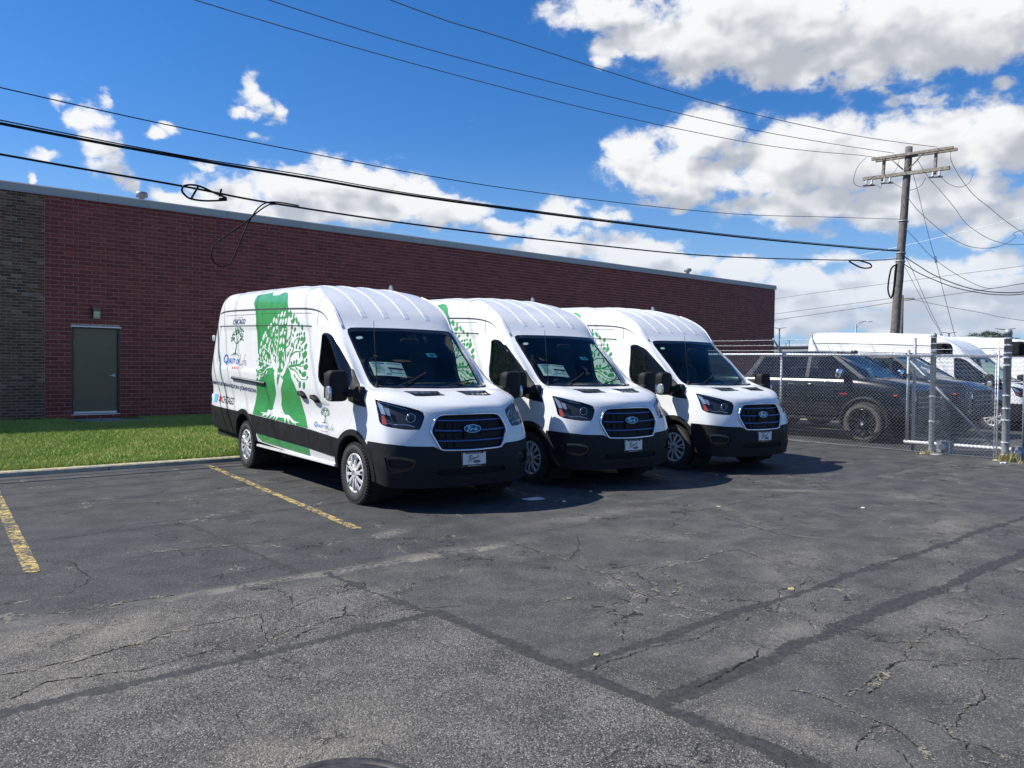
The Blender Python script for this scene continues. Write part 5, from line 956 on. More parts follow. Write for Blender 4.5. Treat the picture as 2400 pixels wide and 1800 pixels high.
lowgr = clampu(near([(.955, 0, .455), (.93, .3, .455), (.90, .44, .45), (.885, .46, .40), (.91, .3, .385), (.94, 0, .38)]))
def vent_poly(s_=1): return near([(.35, .550, 1.279), (.382, .13, 1.276), (.565, .15, 1.238), (.53, .51, 1.236)])
vent = vent_poly()
REG = [('fog_in', fog_i), ('fog', fog_o), ('lowgr', lowgr), ('grille', grl), ('headlight', hl), ('vent', vent), ('ws', ws_in), ('wsframe', ws), ('sail', sail), ('dwin', dwin), ('dwinframe', dwin_out), ('open', af_i), ('open', ar_i),
       ('flare_front', af_o), ('flare_rear', ar_o), ('bumper', bump), ('clad', clad), ('hood', hood), ('fdoor', fdoor), ('sdoor', sdoor)]
def seg_len(P):
    out = []
    n = len(P)
    for i in range(n):
        a, b_ = Vector(P[i]), Vector(P[(i + 1) % n]); k = max(1, int((b_ - a).length / .035))
        for j in range(k): out.append(tuple(a.lerp(b_, j / k)))
    return out
pts, edges = [], []
def add_loop(P, close=True):
    k = len(pts); pts.extend(P); n = len(P)
    for i in range(n if close else n - 1): edges.append((k + i, k + (i + 1) % n))
bnd = []
for a, b_ in (((0, 0), (UE, 0)), ((UE, 0), (UE, VP[-1])), ((UE, VP[-1]), (0, VP[-1])), ((0, VP[-1]), (0, 0))):
    k = int((Vector(b_) - Vector(a)).length / .05)
    for j in range(k): bnd.append(tuple(Vector(a).lerp(Vector(b_), j / k)))
add_loop(bnd)
REGD = [(nm, seg_len([(min(max(a, 0), UE), min(max(b_, 0), VP[-1])) for a, b_ in P])) for nm, P in REG]
for nm, P in REGD: add_loop(P)
gu, gv = np.meshgrid(UU[1:-1:2], VV[1:-1:2], indexing='ij'); gp = np.stack([gu.ravel(), gv.ravel()], 1)
con = np.array(pts); keepm = np.ones(len(gp), bool)
for s0 in range(0, len(gp), 2000):
    dd = np.abs(gp[s0:s0 + 2000, None, :] - con[None]).max(-1).min(1); keepm[s0:s0 + 2000] = dd > .014
gp = gp[keepm]; pts += [tuple(q) for q in gp]
cv, ce, cf, *_ = delaunay_2d_cdt([Vector(q) for q in pts], edges, [], 0, 1e-5)
CV = np.array([tuple(q) for q in cv]); CF = np.array([tuple(f) for f in cf]); CC = CV[CF].mean(1)
def inpoly(P, Q):
    P = np.asarray(P); x, y = Q[:, 0], Q[:, 1]; inside = np.zeros(len(Q), bool); n = len(P)
    for i in range(n):
        (x0, y0), (x1, y1) = P[i - 1], P[i]
        if y0 == y1: continue
        c = ((y0 > y) != (y1 > y)) & (x < (x1 - x0) * (y - y0) / (y1 - y0) + x0); inside ^= c
    return inside
CLS = np.full(len(CF), 'body', dtype='<U12')
for nm, P in reversed(REGD): CLS[inpoly(P, CC)] = nm
CP = surf(CV[:, 0], CV[:, 1]); CN = surf_n(CV[:, 0], CV[:, 1]) * NSIGN
_mid = CV[:, 0] > UE - 1e-4
CP[_mid, 1] = 0; CP[CV[:, 1] > VP[-1] - 1e-4, 1] = 0
CN[_mid, 1] = 0; CN[CV[:, 1] > VP[-1] - 1e-4] = (0, 0, 1); CN /= np.linalg.norm(CN, axis=1, keepdims=True)
e1 = CP[CF[:, 1]] - CP[CF[:, 0]]; e2 = CP[CF[:, 2]] - CP[CF[:, 0]]; fn = np.cross(e1, e2)
flip = (fn * CN[CF].mean(1)).sum(1) < 0; CF[flip] = CF[flip][:, ::-1]
_a, _b, _c = CV[CF[:, 0]], CV[CF[:, 1]], CV[CF[:, 2]]; uva = np.abs((_b[:, 0] - _a[:, 0]) * (_c[:, 1] - _a[:, 1]) - (_b[:, 1] - _a[:, 1]) * (_c[:, 0] - _a[:, 0]))
okf = (np.linalg.norm(fn, axis=1) > 1e-9) & (uva > 2e-7) & (CV[CF][:, :, 0].min(1) < UE - 1e-3) & (CV[CF][:, :, 1].min(1) < VP[-1] - 1e-3) & (CV[CF][:, :, 1].max(1) > 1e-3) & (CV[CF][:, :, 0].max(1) > 1e-3); CF, CLS, CC = CF[okf], CLS[okf], CC[okf]
def panel(name, classes, mat, parent, sides=(-1, 1), off=0.0, gap=0.0, thick=0.0, flipn=False, sel=None):
    """mesh of the triangles of some classes, on one or both sides, moved off along the surface normal"""
    m_ = np.isin(CLS, classes)
    if sel is not None: m_ &= sel(CC)
    F = CF[m_]
    if not len(F): return None
    ids, inv = np.unique(F, return_inverse=True); F = inv.reshape(-1, 3); P, N = CP[ids].copy(), CN[ids].copy()
    E = np.sort(np.concatenate([F[:, [0, 1]], F[:, [1, 2]], F[:, [2, 0]]]), 1); ue, cnt = np.unique(E, axis=0, return_counts=True); be = ue[cnt == 1]
    midv = P[:, 1] < 1e-6; bv = np.zeros(len(P), bool); bv[be.ravel()] = True
    if gap:
        cen = P[F].mean(1); acc = np.zeros_like(P); num = np.zeros(len(P))
        for k in range(3): np.add.at(acc, F[:, k], cen); np.add.at(num, F[:, k], 1)
        d = acc / np.maximum(num, 1)[:, None] - P; d -= N * (d * N).sum(1, keepdims=True); L = np.linalg.norm(d, axis=1, keepdims=True); d = d / np.maximum(L, 1e-6) * gap
        d[midv, 1] = 0; mv = bv & ~midv & (np.linalg.norm(CV[ids] - np.clip(CV[ids], [.002, .002], [UE - .002, VP[-1] - .002]), axis=1) < 1e-6); P[mv] += d[mv]
    P = P + N * off
    if midv.any(): P[midv, 1] = 0
    if thick:                                   # turn the free edge inwards
        dirE = {}; top, bot = {}, {}; xp, xn, fe = [], [], []
        for f in F:
            for a, b_ in ((f[0], f[1]), (f[1], f[2]), (f[2], f[0])): dirE[(a, b_)] = 1
        lat = {}
        segs = []
        for a, b_ in be:
            if midv[a] and midv[b_]: continue
            if (a, b_) not in dirE: a, b_ = b_, a
            d = np.cross(P[b_] - P[a], N[a]); d /= np.linalg.norm(d) + 1e-9; segs.append((a, b_))
            for q in (a, b_): lat[q] = lat.get(q, 0) + d
        for q, d in lat.items():
            d = d / (np.linalg.norm(d) + 1e-9); top[q] = len(P) + len(xp); xp.append(P[q]); xn.append(d * .8 + N[q] * .6); bot[q] = len(P) + len(xp); xp.append(P[q] - N[q] * thick); xn.append(d)
        for a, b_ in segs: fe += [(top[a], bot[a], bot[b_]), (top[a], bot[b_], top[b_])]
        if xp: P = np.concatenate([P, xp]); N = np.concatenate([N, xn]); F = np.concatenate([F, np.array(fe)])
        midv = P[:, 1] < 1e-6
    V, NN, FF = [], [], []
    for s_ in sides:
        Q, n_ = P.copy(), N.copy(); Q[:, 1] *= s_; n_[:, 1] *= s_
        k = sum(len(v) for v in V); V.append(Q); NN.append(n_ * (-1 if flipn else 1)); G = F[:, ::-1] if (s_ < 0) != flipn else F; FF.append(G + k)
    V, NN, FF = np.concatenate(V), np.concatenate(NN), np.concatenate(FF)
    if len(sides) == 2 and midv.any():          # weld along the centre line
        key = {}; mp = np.arange(len(V))
        for i in np.where(np.abs(V[:, 1]) < 1e-6)[0]:
            q = (round(V[i, 0], 5), round(V[i, 2], 5), round(NN[i, 0], 2)); mp[i] = key.setdefault(q, i)
        FF = mp[FF]
    # degenerate handedness: w axis mirrored for the right side
    me = bpy.data.meshes.new(name); me.from_pydata(V.tolist(), [], FF.tolist()); me.polygons.foreach_set('use_smooth', [True] * len(me.polygons)); me.update()
    NN /= np.linalg.norm(NN, axis=1, keepdims=True) + 1e-9; me.normals_split_custom_set_from_vertices(NN.tolist())
    return link(name, me, MATS[mat], parent)
def onside(x, z, off=.002, s_=-1):
    r_ = uv_side(x, z)
    if r_ is None: return None
    p, n_ = surf(*r_), surf_n(*r_) * NSIGN; q = p + n_ * (off + .0024); return Vector((q[0], q[1] * s_, q[2]))
def decal(polys, off, mb, mi=0, s_=-1, cell=.07):
    for P in polys:
        n = len(P); L = [Vector(q) for q in P]; lo = np.min(P, 0); hi = np.max(P, 0); pp = [tuple(q) for q in P]
        if max(hi - lo) > cell * 1.6:
            dens = []
            for i in range(n):
                a, b_ = L[i], L[(i + 1) % n]; k = max(1, int((b_ - a).length / cell))
                dens += [tuple(a.lerp(b_, j / k)) for j in range(k)]
            gx, gz = np.meshgrid(np.arange(lo[0] + cell * .5, hi[0], cell), np.arange(lo[1] + cell * .5, hi[1], cell)); Q = np.stack([gx.ravel(), gz.ravel()], 1)
            Q = Q[inpoly(dens, Q)] if len(Q) else Q; D = np.array(dens)
            if len(Q): Q = Q[np.abs(Q[:, None] - D[None]).max(-1).min(1) > cell * .25]
            pts2 = dens + [tuple(q) for q in Q]; m_ = len(dens)
            v, e, f, *_ = delaunay_2d_cdt([Vector(q) for q in pts2], [(i, (i + 1) % m_) for i in range(m_)], [], 0, 1e-5)
            v = [tuple(q) for q in v]; V2 = np.array(v); F2 = np.array([tuple(q) for q in f]); F2 = F2[inpoly(dens, V2[F2].mean(1))]
            v3 = [onside(a, b_, off, s_) for a, b_ in v]
            fl_ = [tuple(int(k) for k in q) for q in F2 if all(v3[k] is not None for k in q)]
        else:
            tri = tessellate_polygon([[Vector((a, b_, 0)) for a, b_ in pp]]); v3 = [onside(a, b_, off, s_) for a, b_ in pp]; fl_ = [tuple(t) for t in tri if all(v3[k] is not None for k in t)]
        vv = [q if q is not None else Vector((0, 0, 0)) for q in v3]; out = []
        for t in fl_:
            nrm = (vv[t[1]] - vv[t[0]]).cross(vv[t[2]] - vv[t[0]]); out.append(t if nrm.y * s_ > 0 else t[::-1])
        mb.add(vv, out, mi, True)
def ribbon(P, w):
    """tapered stroke outline from (x, z, width) points"""
    C = catmull([(a, b_, c) for a, b_, c in P], 5); L, Rr = [], []
    for i, q in enumerate(C):
        t = Vector((C[min(i + 1, len(C) - 1)].x - C[max(i - 1, 0)].x, C[min(i + 1, len(C) - 1)].y - C[max(i - 1, 0)].y)); t.normalize(); nn = Vector((-t.y, t.x)) * max(q.z, .004) / 2 * w
        L.append((q.x + nn.x, q.y + nn.y)); Rr.append((q.x - nn.x, q.y - nn.y))
    return L, Rr
def stroke_decal(lines, mb, off, mi=0, s_=-1, w=1.0):
    for P in lines:
        L, Rr = ribbon(P, w); n = len(L); v = [onside(*q, off, s_) for q in L] + [onside(*q, off, s_) for q in Rr]
        if any(q is None for q in v): continue
        f = [(i, i + 1, n + i + 1, n + i) for i in range(n - 1)]; nrm = (v[1] - v[0]).cross(v[n] - v[0])
        mb.add(v, f if nrm.y * s_ > 0 else [t[::-1] for t in f], mi, True)
def text_shape(txt, size, shear=0.0, bold=0.0):
    cu = bpy.data.curves.new('t', 'FONT'); cu.body = txt; cu.size = size; cu.shear = shear; cu.offset = bold; cu.resolution_u = 3; cu.fill_mode = 'FRONT'
    o = bpy.data.objects.new('t', cu); COL.objects.link(o); bpy.context.view_layer.update(); me = o.to_mesh(); V = [tuple(v.co)[:2] for v in me.vertices]; F = [tuple(p.vertices) for p in me.polygons]
    o.to_mesh_clear(); bpy.data.objects.remove(o); bpy.data.curves.remove(cu); return np.array(V), F
def text_side(txt, x0, x1, z0, h, mb, off=.003, mi=0, slope=0.0, shear=0.0, s_=-1, bold=0.0):
    V, F = text_shape(txt, 1.0, shear, bold); lo, hi = V.min(0), V.max(0); V = (V - lo) / (hi - lo)
    v = []
    for a, b_ in V:
        x = x0 + (x1 - x0) * a; v.append(onside(x, z0 + slope * (x - x0) + h * b_, off, s_) or Vector((x, -1.03, z0)))
    t = F[0]; nrm = (v[t[1]] - v[t[0]]).cross(v[t[2]] - v[t[0]])
    mb.add(v, F if nrm.y * s_ > 0 else [q[::-1] for q in F], mi, True)
def text_flat(txt, w, h, to3, mb, mi=0, shear=0.0, bold=0.0):
    V, F = text_shape(txt, 1.0, shear, bold); lo, hi = V.min(0), V.max(0); V = (V - lo) / (hi - lo) - .5; mb.add([to3(a * w, b_ * h) for a, b_ in V], F, mi)
# ------------------------------------------------------------------ wheels
def make_wheel(parent, x, y, s_, r_=.352, rim=.222, width=.225, tyremat='rubber', cover='silver', plain=False):
    """s_: -1 right side, 1 left side (outer face)"""
    wl = bpy.data.objects.new('wheel', None); COL.objects.link(wl); wl.parent = parent; wl.location = (x, y, r_ - .007); wl.empty_display_size = .1
    ax = Vector((0, s_, 0)); h = width / 2; b = MB()
    prof = [(rim - .01, -h + .02), (rim + .03, -h), (r_ - .035, -h - .004), (r_ - .008, -h + .025), (r_, -h + .055), (r_ + .002, 0), (r_, h - .055), (r_ - .008, h - .025), (r_ - .035, h + .004), (r_ - .07, h + .010), (rim + .035, h + .004), (rim + .012, h - .006), (rim - .01, h - .025)]
    b.lathe(prof, (0, 0, 0), ax, 56)
    for k in range(56):                          # tread blocks round the shoulder
        a = 2 * math.pi * (k + .5) / 56; er = Vector((math.cos(a), 0, math.sin(a))); et = Vector((-math.sin(a), 0, math.cos(a)))
        for yo, wd in ((h - .035, .026), (-h + .035, .026), (.028, .022), (-.028, .022)): b.obox(er * (r_ - .001) + ax * yo, er * .008, et * .0135, ax * wd)
        b.obox(er * (r_ - .022) + ax * (h - .003), er * .016, et * .012, ax * .006)
    b.build('tyre', MATS[tyremat], wl)
    b = MB(); b.lathe([(0, h - .07), (rim - .015, h - .07), (rim - .012, h - .02)], (0, 0, 0), ax, 40, mi=1); yo = h - .012
    b.lathe([(rim - .012, yo - .02), (rim + .004, yo - .006), (rim + .006, yo + .004), (rim - .004, yo + .008), (rim - .022, yo + .003), (rim - .024, yo - .012)], (0, 0, 0), ax, 48)
    n = 10
    for k in range(n):                           # ten wedge spokes, doubled rims at the outside
        a = 2 * math.pi * k / n + .15; er = Vector((math.cos(a), 0, math.sin(a))); et = Vector((-math.sin(a), 0, math.cos(a)))
        big = k % 2 == 0; w0, w1 = (.020, .047) if big else (.013, .026); r0, r1 = .05, rim - .016
        P = [(r0, w0, .012), (r0 + (r1 - r0) * .45, w0 * 1.15, .016), (r0 + (r1 - r0) * .72, (w0 + w1) * .55, .013), (r1, w1, .004)]; v = []
        for q, w_, hh in P: v += [er * q - et * w_ + ax * (yo + hh - .014), er * q - et * w_ * .75 + ax * (yo + hh), er * q + et * w_ * .75 + ax * (yo + hh), er * q + et * w_ + ax * (yo + hh - .014)]
        f = []
        for i in range(3):
            for j in range(3): f.append((i * 4 + j, i * 4 + j + 1, (i + 1) * 4 + j + 1, (i + 1) * 4 + j))
        b.add(v, f)
        if big:
            for sg in (-1, 1): b.obox(er * (rim * .80) + et * sg * .018 + ax * (yo + .012), er * .022, et * .004, ax * .006, 0)
            b.obox(er * (rim * .83) + ax * (yo + .0128), er * .026, et * .011, ax * .003, 1)
    b.lathe([(.066, yo - .02), (.064, yo + .008), (.052, yo + .016), (.036, yo + .018)], (0, 0, 0), ax, 28); b.lathe([(.036, yo + .018), (.033, yo + .014), (0, yo + .015)], (0, 0, 0), ax, 24, mi=2)
    b.build('wheel_cover', [MATS[cover], MATS['matt_black'], MATS['galv_post']], wl, fix=False)
    return wl
def rounded(poly, r_, k=4):
    out = []; n = len(poly)
    for i in range(n):
        p, q, s_ = Vector(poly[i - 1]), Vector(poly[i]), Vector(poly[(i + 1) % n]); a = q + (p - q).normalized() * min(r_, (p - q).length * .45); b_ = q + (s_ - q).normalized() * min(r_, (s_ - q).length * .45)
        for j in range(k + 1): t = j / k; out.append(tuple(a * (1 - t)**2 + q * 2 * t * (1 - t) + b_ * t * t))
    return out
# ------------------------------------------------------------------ one van, local axes: x forward, y left, z up
VAN_CAT = 'van'
def make_van(wrapped):
    t = thing('delivery_van', '', VAN_CAT)
    panel('body', ['body'], 'white_paint', t, gap=0, thick=.012)
    for s_ in (-1, 1):
        d = panel('front_door', ['fdoor'], 'white_paint', t, (s_,), gap=.0035, thick=.012); hd = bpy.data.objects
        panel('window_seal', ['dwinframe'], 'gloss_black', d, (s_,), off=.001, thick=.01); panel('window', ['dwin'], 'glass_side', d, (s_,), off=-.003); panel('mirror_base', ['sail'], 'black_plastic', d, (s_,), off=.006, thick=.012)
        b = MB(); doorh(b, -1.03, 1.148, s_); b.build('handle', [MATS['black_plastic'], MATS['matt_black']], d)
    sd_ = panel('sliding_door', ['sdoor'], 'white_paint', t, (-1,), gap=.0035, thick=.012)
    b = MB(); doorh(b, -1.43, 1.183, -1); b.build('handle', [MATS['black_plastic'], MATS['matt_black']], sd_)
    panel('body_panel', ['sdoor'], 'white_paint', t, (1,), gap=.001, thick=.012)
    hdp = panel('hood', ['hood'], 'white_paint', t, gap=.004, thick=.012)
    for s_ in (-1, 1):
        v = panel('hood_vent', ['vent'], 'gloss_black', hdp, (s_,), off=-.012)
        rim = [surf(*q) * np.array([1, s_, 1]) for q in vent]; MB().tube([tuple(q) for q in rim], .006, 6, closed=True).build('vent_frame', MATS['black_plastic'], hdp)
        b = MB()
        for k in range(1, 5):
            f_ = k / 5; a = Vector(rim[0]).lerp(Vector(rim[1]), f_); c = Vector(rim[3]).lerp(Vector(rim[2]), f_); b.tube([a, c], .004, 5)
        b.build('vent_bar', MATS['black_plastic'], hdp)
    panel('inner_lining', ['body', 'hood', 'fdoor', 'sdoor', 'clad', 'bumper', 'flare_front', 'flare_rear', 'grille', 'headlight', 'vent', 'fog', 'fog_in', 'lowgr'], 'interior', t, off=-.045, flipn=True)
    # windscreen
    w = panel('windshield', ['ws'], 'glass_screen', t, off=-.002); panel('windshield_frame', ['wsframe'], 'gloss_black', w, off=-.001, thick=.012)
    cw = MB(); cw.tube([tuple(surf(UE, ws[0][1]) * np.array([1, 1, 1]) + np.array([.012, 0, -.004]))] + [tuple(np.array([q[0] + .012, q[1], q[2] - .003])) for q in (surf(*p) for p in ws[1:5])], .014, 6)
    cw.tube([(q[0] + .012, -q[1], q[2] - .003) for q in (surf(*p) for p in ws[0:5])], .014, 6); cw.build('cowl_trim', MATS['black_plastic'], t)
    for (x0, y0), (x1, y1) in (((.16, -.52), (-.03, -.05)), ((.19, .12), (-.0, .62))):
        P = []
        for k in range(7):
            f_ = k / 6; q = uv_top(x0 + (x1 - x0) * f_, abs(y0 + (y1 - y0) * f_)); p = surf(*q) + surf_n(*q) * NSIGN * .022; P.append((p[0], (y0 + (y1 - y0) * f_), p[2]))
        MB().tube(P, .008, 6).build('wiper', MATS['matt_black'], t)
    uq = uv_side(WR, 1.3)[0]
    for s_ in (-1, 1): panel('lower_cladding', ['clad'], 'black_plastic', t, (s_,), off=.007, gap=.002, thick=.016, sel=lambda q: q[:, 0] > uq); panel('rear_cladding', ['clad'], 'black_plastic', t, (s_,), off=.007, gap=.002, thick=.016, sel=lambda q: q[:, 0] <= uq)
    for s_ in (-1, 1):
        for c in ('flare_front', 'flare_rear'): panel('wheel_arch', [c], 'black_plastic', t, (s_,), off=.014, gap=.001, thick=.05)
    bp = panel('front_bumper', ['bumper'], 'black_plastic', t, off=.006, gap=.001, thick=.016)
    for s_ in (-1, 1):
        fg = panel('fog_light_frame', ['fog'], 'gloss_black', bp, (s_,), off=-.012); panel('fog_light_recess', ['fog_in'], 'matt_black', bp, (s_,), off=-.03)
    panel('lower_intake', ['lowgr'], 'matt_black', bp, off=-.02)
    b = MB()
    for z in (.405, .43): b.tube([tuple((lambda q: (q[0] - .008, w_, q[2]))(surf(*uv_front(abs(w_), z)))) for w_ in np.linspace(-.42, .42, 13)], .007, 5)
    b.build('intake_bar', MATS['black_plastic'], bp)
    # grille
    g = panel('grille', ['grille'], 'grille_black', t, off=-.035)
    ol = [surf(*q) for q in grl]; ring = [(q[0] + .006, q[1], q[2]) for q in ol] + [(q[0] + .006, -q[1], q[2]) for q in reversed(ol[1:-1])]
    MB().tube(catmull(ring + [ring[0]], 4)[:-1], .0135, 8, closed=True).build('grille_surround', MATS['chrome'], g)
    def across(z, lim, x_off, r_, name, mat, par, gapc=0.0, k=15):
        for seg in ([(-lim, lim)] if not gapc else [(-lim, -gapc), (gapc, lim)]):
            P = []
            for w_ in np.linspace(*seg, k): q = surf(*uv_front(abs(w_), z + .010 * (abs(w_) / .45) ** 4)); P.append((q[0] + x_off, w_, q[2]))
            MB().tube(P, r_, 8).build(name, MATS[mat], par)
    across(.972, .415, -.004, .011, 'grille_bar', 'grille_blue', g); across(.862, .455, -.004, .011, 'grille_bar', 'grille_blue', g, .125); across(.752, .425, -.004, .011, 'grille_bar', 'grille_blue', g)
    MB().box(surf(*uv_front(0, .80))[0] - .04, surf(*uv_front(0, .80))[0] - .010, -.10, .10, .772, .838).build('sensor_cover', MATS['grille_black'], g)
    for w_ in (-.36, -.27, -.18, .18, .27, .36):
        for z in (.915, .808, .705): q = surf(*uv_front(abs(w_), z)); MB().box(q[0] - .034, q[0] - .026, w_ - .04, w_ + .04, z - .036, z + .036).build('grille_insert', MATS['grille_black'], g)
    ex = surf(*uv_front(0, .883))[0] + .012
    def oval(a, c, d0, d1, mi, mb):
        P = [(a * math.cos(q), c * math.sin(q)) for q in np.linspace(0, 2 * math.pi, 40, endpoint=False)]; mb.prism(P, d0, d1, lambda u_, v_, d: (ex + d - .02 * (v_ / .1), u_, .883 + v_), mi)
    b = MB(); oval(.112, .043, -.03, .004, 0, b); oval(.106, .0385, .004, .007, 1, b)
    FORD = [[(-.060, .012, .004), (-.048, .020, .006), (-.025, .021, .006), (-.014, .016, .004)], [(-.040, .019, .006), (-.046, .002, .007), (-.052, -.014, .006), (-.062, -.017, .005), (-.066, -.009, .004)], [(-.052, .003, .005), (-.036, .005, .005), (-.028, .008, .004)],
            [(-.026, -.004, .006), (-.030, -.012, .006), (-.020, -.014, .006), (-.014, -.005, .006), (-.022, .0, .006), (-.026, -.004, .005)], [(-.008, .0, .006), (-.011, -.013, .006)], [(-.010, -.006, .005), (.0, .002, .005), (.008, -.001, .006)],
            [(.034, .0, .006), (.022, .001, .006), (.017, -.009, .006), (.024, -.014, .006), (.034, -.006, .006)], [(.043, .020, .006), (.036, -.004, .007), (.034, -.012, .006), (.044, -.011, .005), (.052, -.004, .004)]]
    for P in FORD:
        L, Rr = ribbon([(a * 1.15, c * 1.15, w_ * .75) for a, c, w_ in P], 1.0); n = len(L); b.add([(ex + .0085 - .2 * q[1] * 1, q[0], .883 + q[1]) for q in L + Rr], [(i, i + 1, n + i + 1, n + i) for i in range(n - 1)], 0)
    b.build('emblem', [MATS['chrome'], MATS['badge_blue']], g)
    # headlights
    for s_ in (-1, 1):
        h = panel('headlight', ['headlight'], 'gloss_black', t, (s_,), off=-.055)
        ol = [surf(*q) for q in hl]; on = [surf_n(*q) * NSIGN for q in hl]; nH = len(hl); b = MB()
        b.add([(q[0], q[1] * s_, q[2]) for q in ol] + [(q[0] - n_[0] * .055, (q[1] - n_[1] * .055) * s_, q[2] - n_[2] * .055) for q, n_ in zip(ol, on)], [(i, (i + 1) % nH, nH + (i + 1) % nH, nH + i) for i in range(nH)]); b.build('housing_rim', MATS['gloss_black'], h)
        panel('lens_cover', ['headlight'], 'glass_lamp', h, (s_,), off=-.002)
        pr = surf(*uv_front(.675, 1.005)); pn = Vector((.9, .42 * s_, 0)).normalized(); pc = Vector((pr[0], pr[1] * s_, pr[2])) - pn * .045
        MB().lathe([(.050, -.005), (.052, .014), (.044, .018), (.043, .010)], pc, pn, 24).build('reflector_ring', MATS['chrome'], h)
        MB().lathe([(.042, .004), (.036, .020), (.022, .030), (0, .034)], pc, pn, 24).build('projector', MATS['gloss_black'], h)
        for L_, r_ in (([(.679, .837, .941), (.74, .731, .942), (.790, .655, .918)], .006), ([(.56, .93, .955), (.62, .88, .945), (.679, .837, .941)], .005), ([(.43, .915, 1.18), (.55, .83, 1.145), (.68, .68, 1.10)], .004)):
            P = []
            for q in L_: k = uv_near(q); c = surf(*k) - surf_n(*k) * NSIGN * .02; P.append((c[0], c[1] * s_, c[2]))
            MB().tube(catmull(P, 4), r_, 6).build('light_strip', MATS['chrome'], h)
        def patch(nm, W, mat, o_):
            v = []
            for x_, w_, z in W:
                q = uv_near((x_, w_, z)); p = surf(*q) - surf_n(*q) * NSIGN * o_; v.append((p[0], p[1] * s_, p[2]))
            MB().add(v, [tuple(range(len(v)))]).build(nm, MATS[mat], h)
        patch('side_marker', [(.534, .935, 1.033), (.575, .915, 1.026), (.628, .905, .94), (.567, .942, .945)], 'amber', .012); patch('side_reflector', [(.417, .931, 1.179), (.50, .905, 1.142), (.57, .893, 1.04), (.529, .932, 1.05)], 'lens_clear', .014); patch('side_reflector', [(.525, .905, 1.120), (.576, .857, 1.110), (.622, .862, 1.035), (.592, .890, 1.044)], 'lens_clear', .02)
        patch('bezel', [(.69, .80, .99), (.76, .66, .95), (.765, .62, 1.0), (.69, .76, 1.07)], 'grille_black', .05)
    # mirrors
    for s_ in (-1, 1):
        m_ = MB().superbox((-.02, s_ * 1.20, 1.335), (.085, .125, .175), .45, 22, 14).build('side_mirror', MATS['black_plastic'], t)
        MB().tube([(.13, s_ * .965, 1.27), (.10, s_ * 1.03, 1.255), (.03, s_ * 1.12, 1.255)], [.05, .045, .05], 10).superbox((.11, s_ * .975, 1.25), (.09, .05, .085), .6, 14, 8).build('mirror_arm', MATS['black_plastic'], m_)
        MB().superbox((.022, s_ * 1.312, 1.255), (.060, .022, .082), .6, 12, 8).build('indicator', MATS['lens_clear'], m_)
        MB().add([(-.108, s_ * 1.095, 1.20), (-.108, s_ * 1.31, 1.20), (-.108, s_ * 1.31, 1.48), (-.108, s_ * 1.095, 1.48)], [(0, 1, 2, 3)]).build('mirror_glass', MATS['chrome'], m_)
    # wheels and wells
    for x in (0.0, WR):
        for s_ in (-1, 1):
            make_wheel(t, x, s_ * .875, s_)
            b = MB(); P = [(x + .45 * math.cos(a), .38 + .45 * math.sin(a)) for a in np.linspace(R(-40), R(220), 22)]; n = len(P)
            b.add([(a, s_ * .96, c) for a, c in P] + [(a, s_ * .58, c) for a, c in P], [(i, i + 1, n + i + 1, n + i) for i in range(n - 1)] + [tuple(n + i for i in range(n))]); b.build('wheel_well', MATS['matt_black'], t)
    MB().box(-5.3, .75, -.56, .56, .24, .40).box(-3.2, -.55, -.93, .93, .34, .42).box(-5.35, -4.25, -.93, .93, .38, .48).build('underbody', MATS['matt_black'], t)
    for s_ in (-1, 1): MB().box(-3.22, -.5, s_ * .985 - .02, s_ * .985 + .02, .372, .40).build('sill_trim', MATS['silver'] if wrapped else MATS['white_paint'], t)
    # rear end
    S = [surf(0, v) for v in np.linspace(.05, VP[-1], 40)]; v = [(q[0] + .004, -q[1], q[2]) for q in S] + [(q[0] + .004, q[1], q[2]) for q in reversed(S[:-1])]
    rd = MB().add(v, [tuple(range(len(v)))]).build('rear_doors', MATS['white_paint'], t)
    MB().superbox((-5.50, 0, .60), (.07, .97, .12), .35, 20, 10).build('rear_bumper', MATS['black_plastic'], t)
    for s_ in (-1, 1):
        MB().superbox((-5.475, s_ * .93, 1.35), (.02, .045, .30), .5, 10, 8).build('tail_light', MATS['red_lens'], t); MB().superbox((-5.495, s_ * .965, 1.98), (.03, .02, .05), .6, 10, 8).superbox((-5.495, s_ * .97, 1.0), (.03, .02, .05), .6, 10, 8).build('hinge', MATS['white_paint'], t)
    # roof ribs, gutter trims, grooves, rail
    def ontop(x, y, off): q = uv_top(x, abs(y)); p = surf(*q) + surf_n(*q) * NSIGN * off; return (p[0], math.copysign(p[1], y) if y else 0, p[2])
    for y in (-.455, -.15, .15, .455):
        b = MB(); v = []; X = np.concatenate([[-.855, -.875], np.linspace(-.95, -5.3, 40)])
        for i, x in enumerate(X):
            hgt = (.0012, .004, .008)[min(i, 2)]
            for dy, h_ in ((-.040, .0008), (-.030, hgt), (.030, hgt), (.040, .0008)): v.append(ontop(x, y + dy, h_))
        b.add(v, [(i * 4 + j, i * 4 + j + 1, i * 4 + j + 5, i * 4 + j + 4) for i in range(len(X) - 1) for j in range(3)], 0, False); b.build('roof_rib', MATS['white_paint'], t, fix=True)
    jA = [7, 8, 9, 10, 10.6]
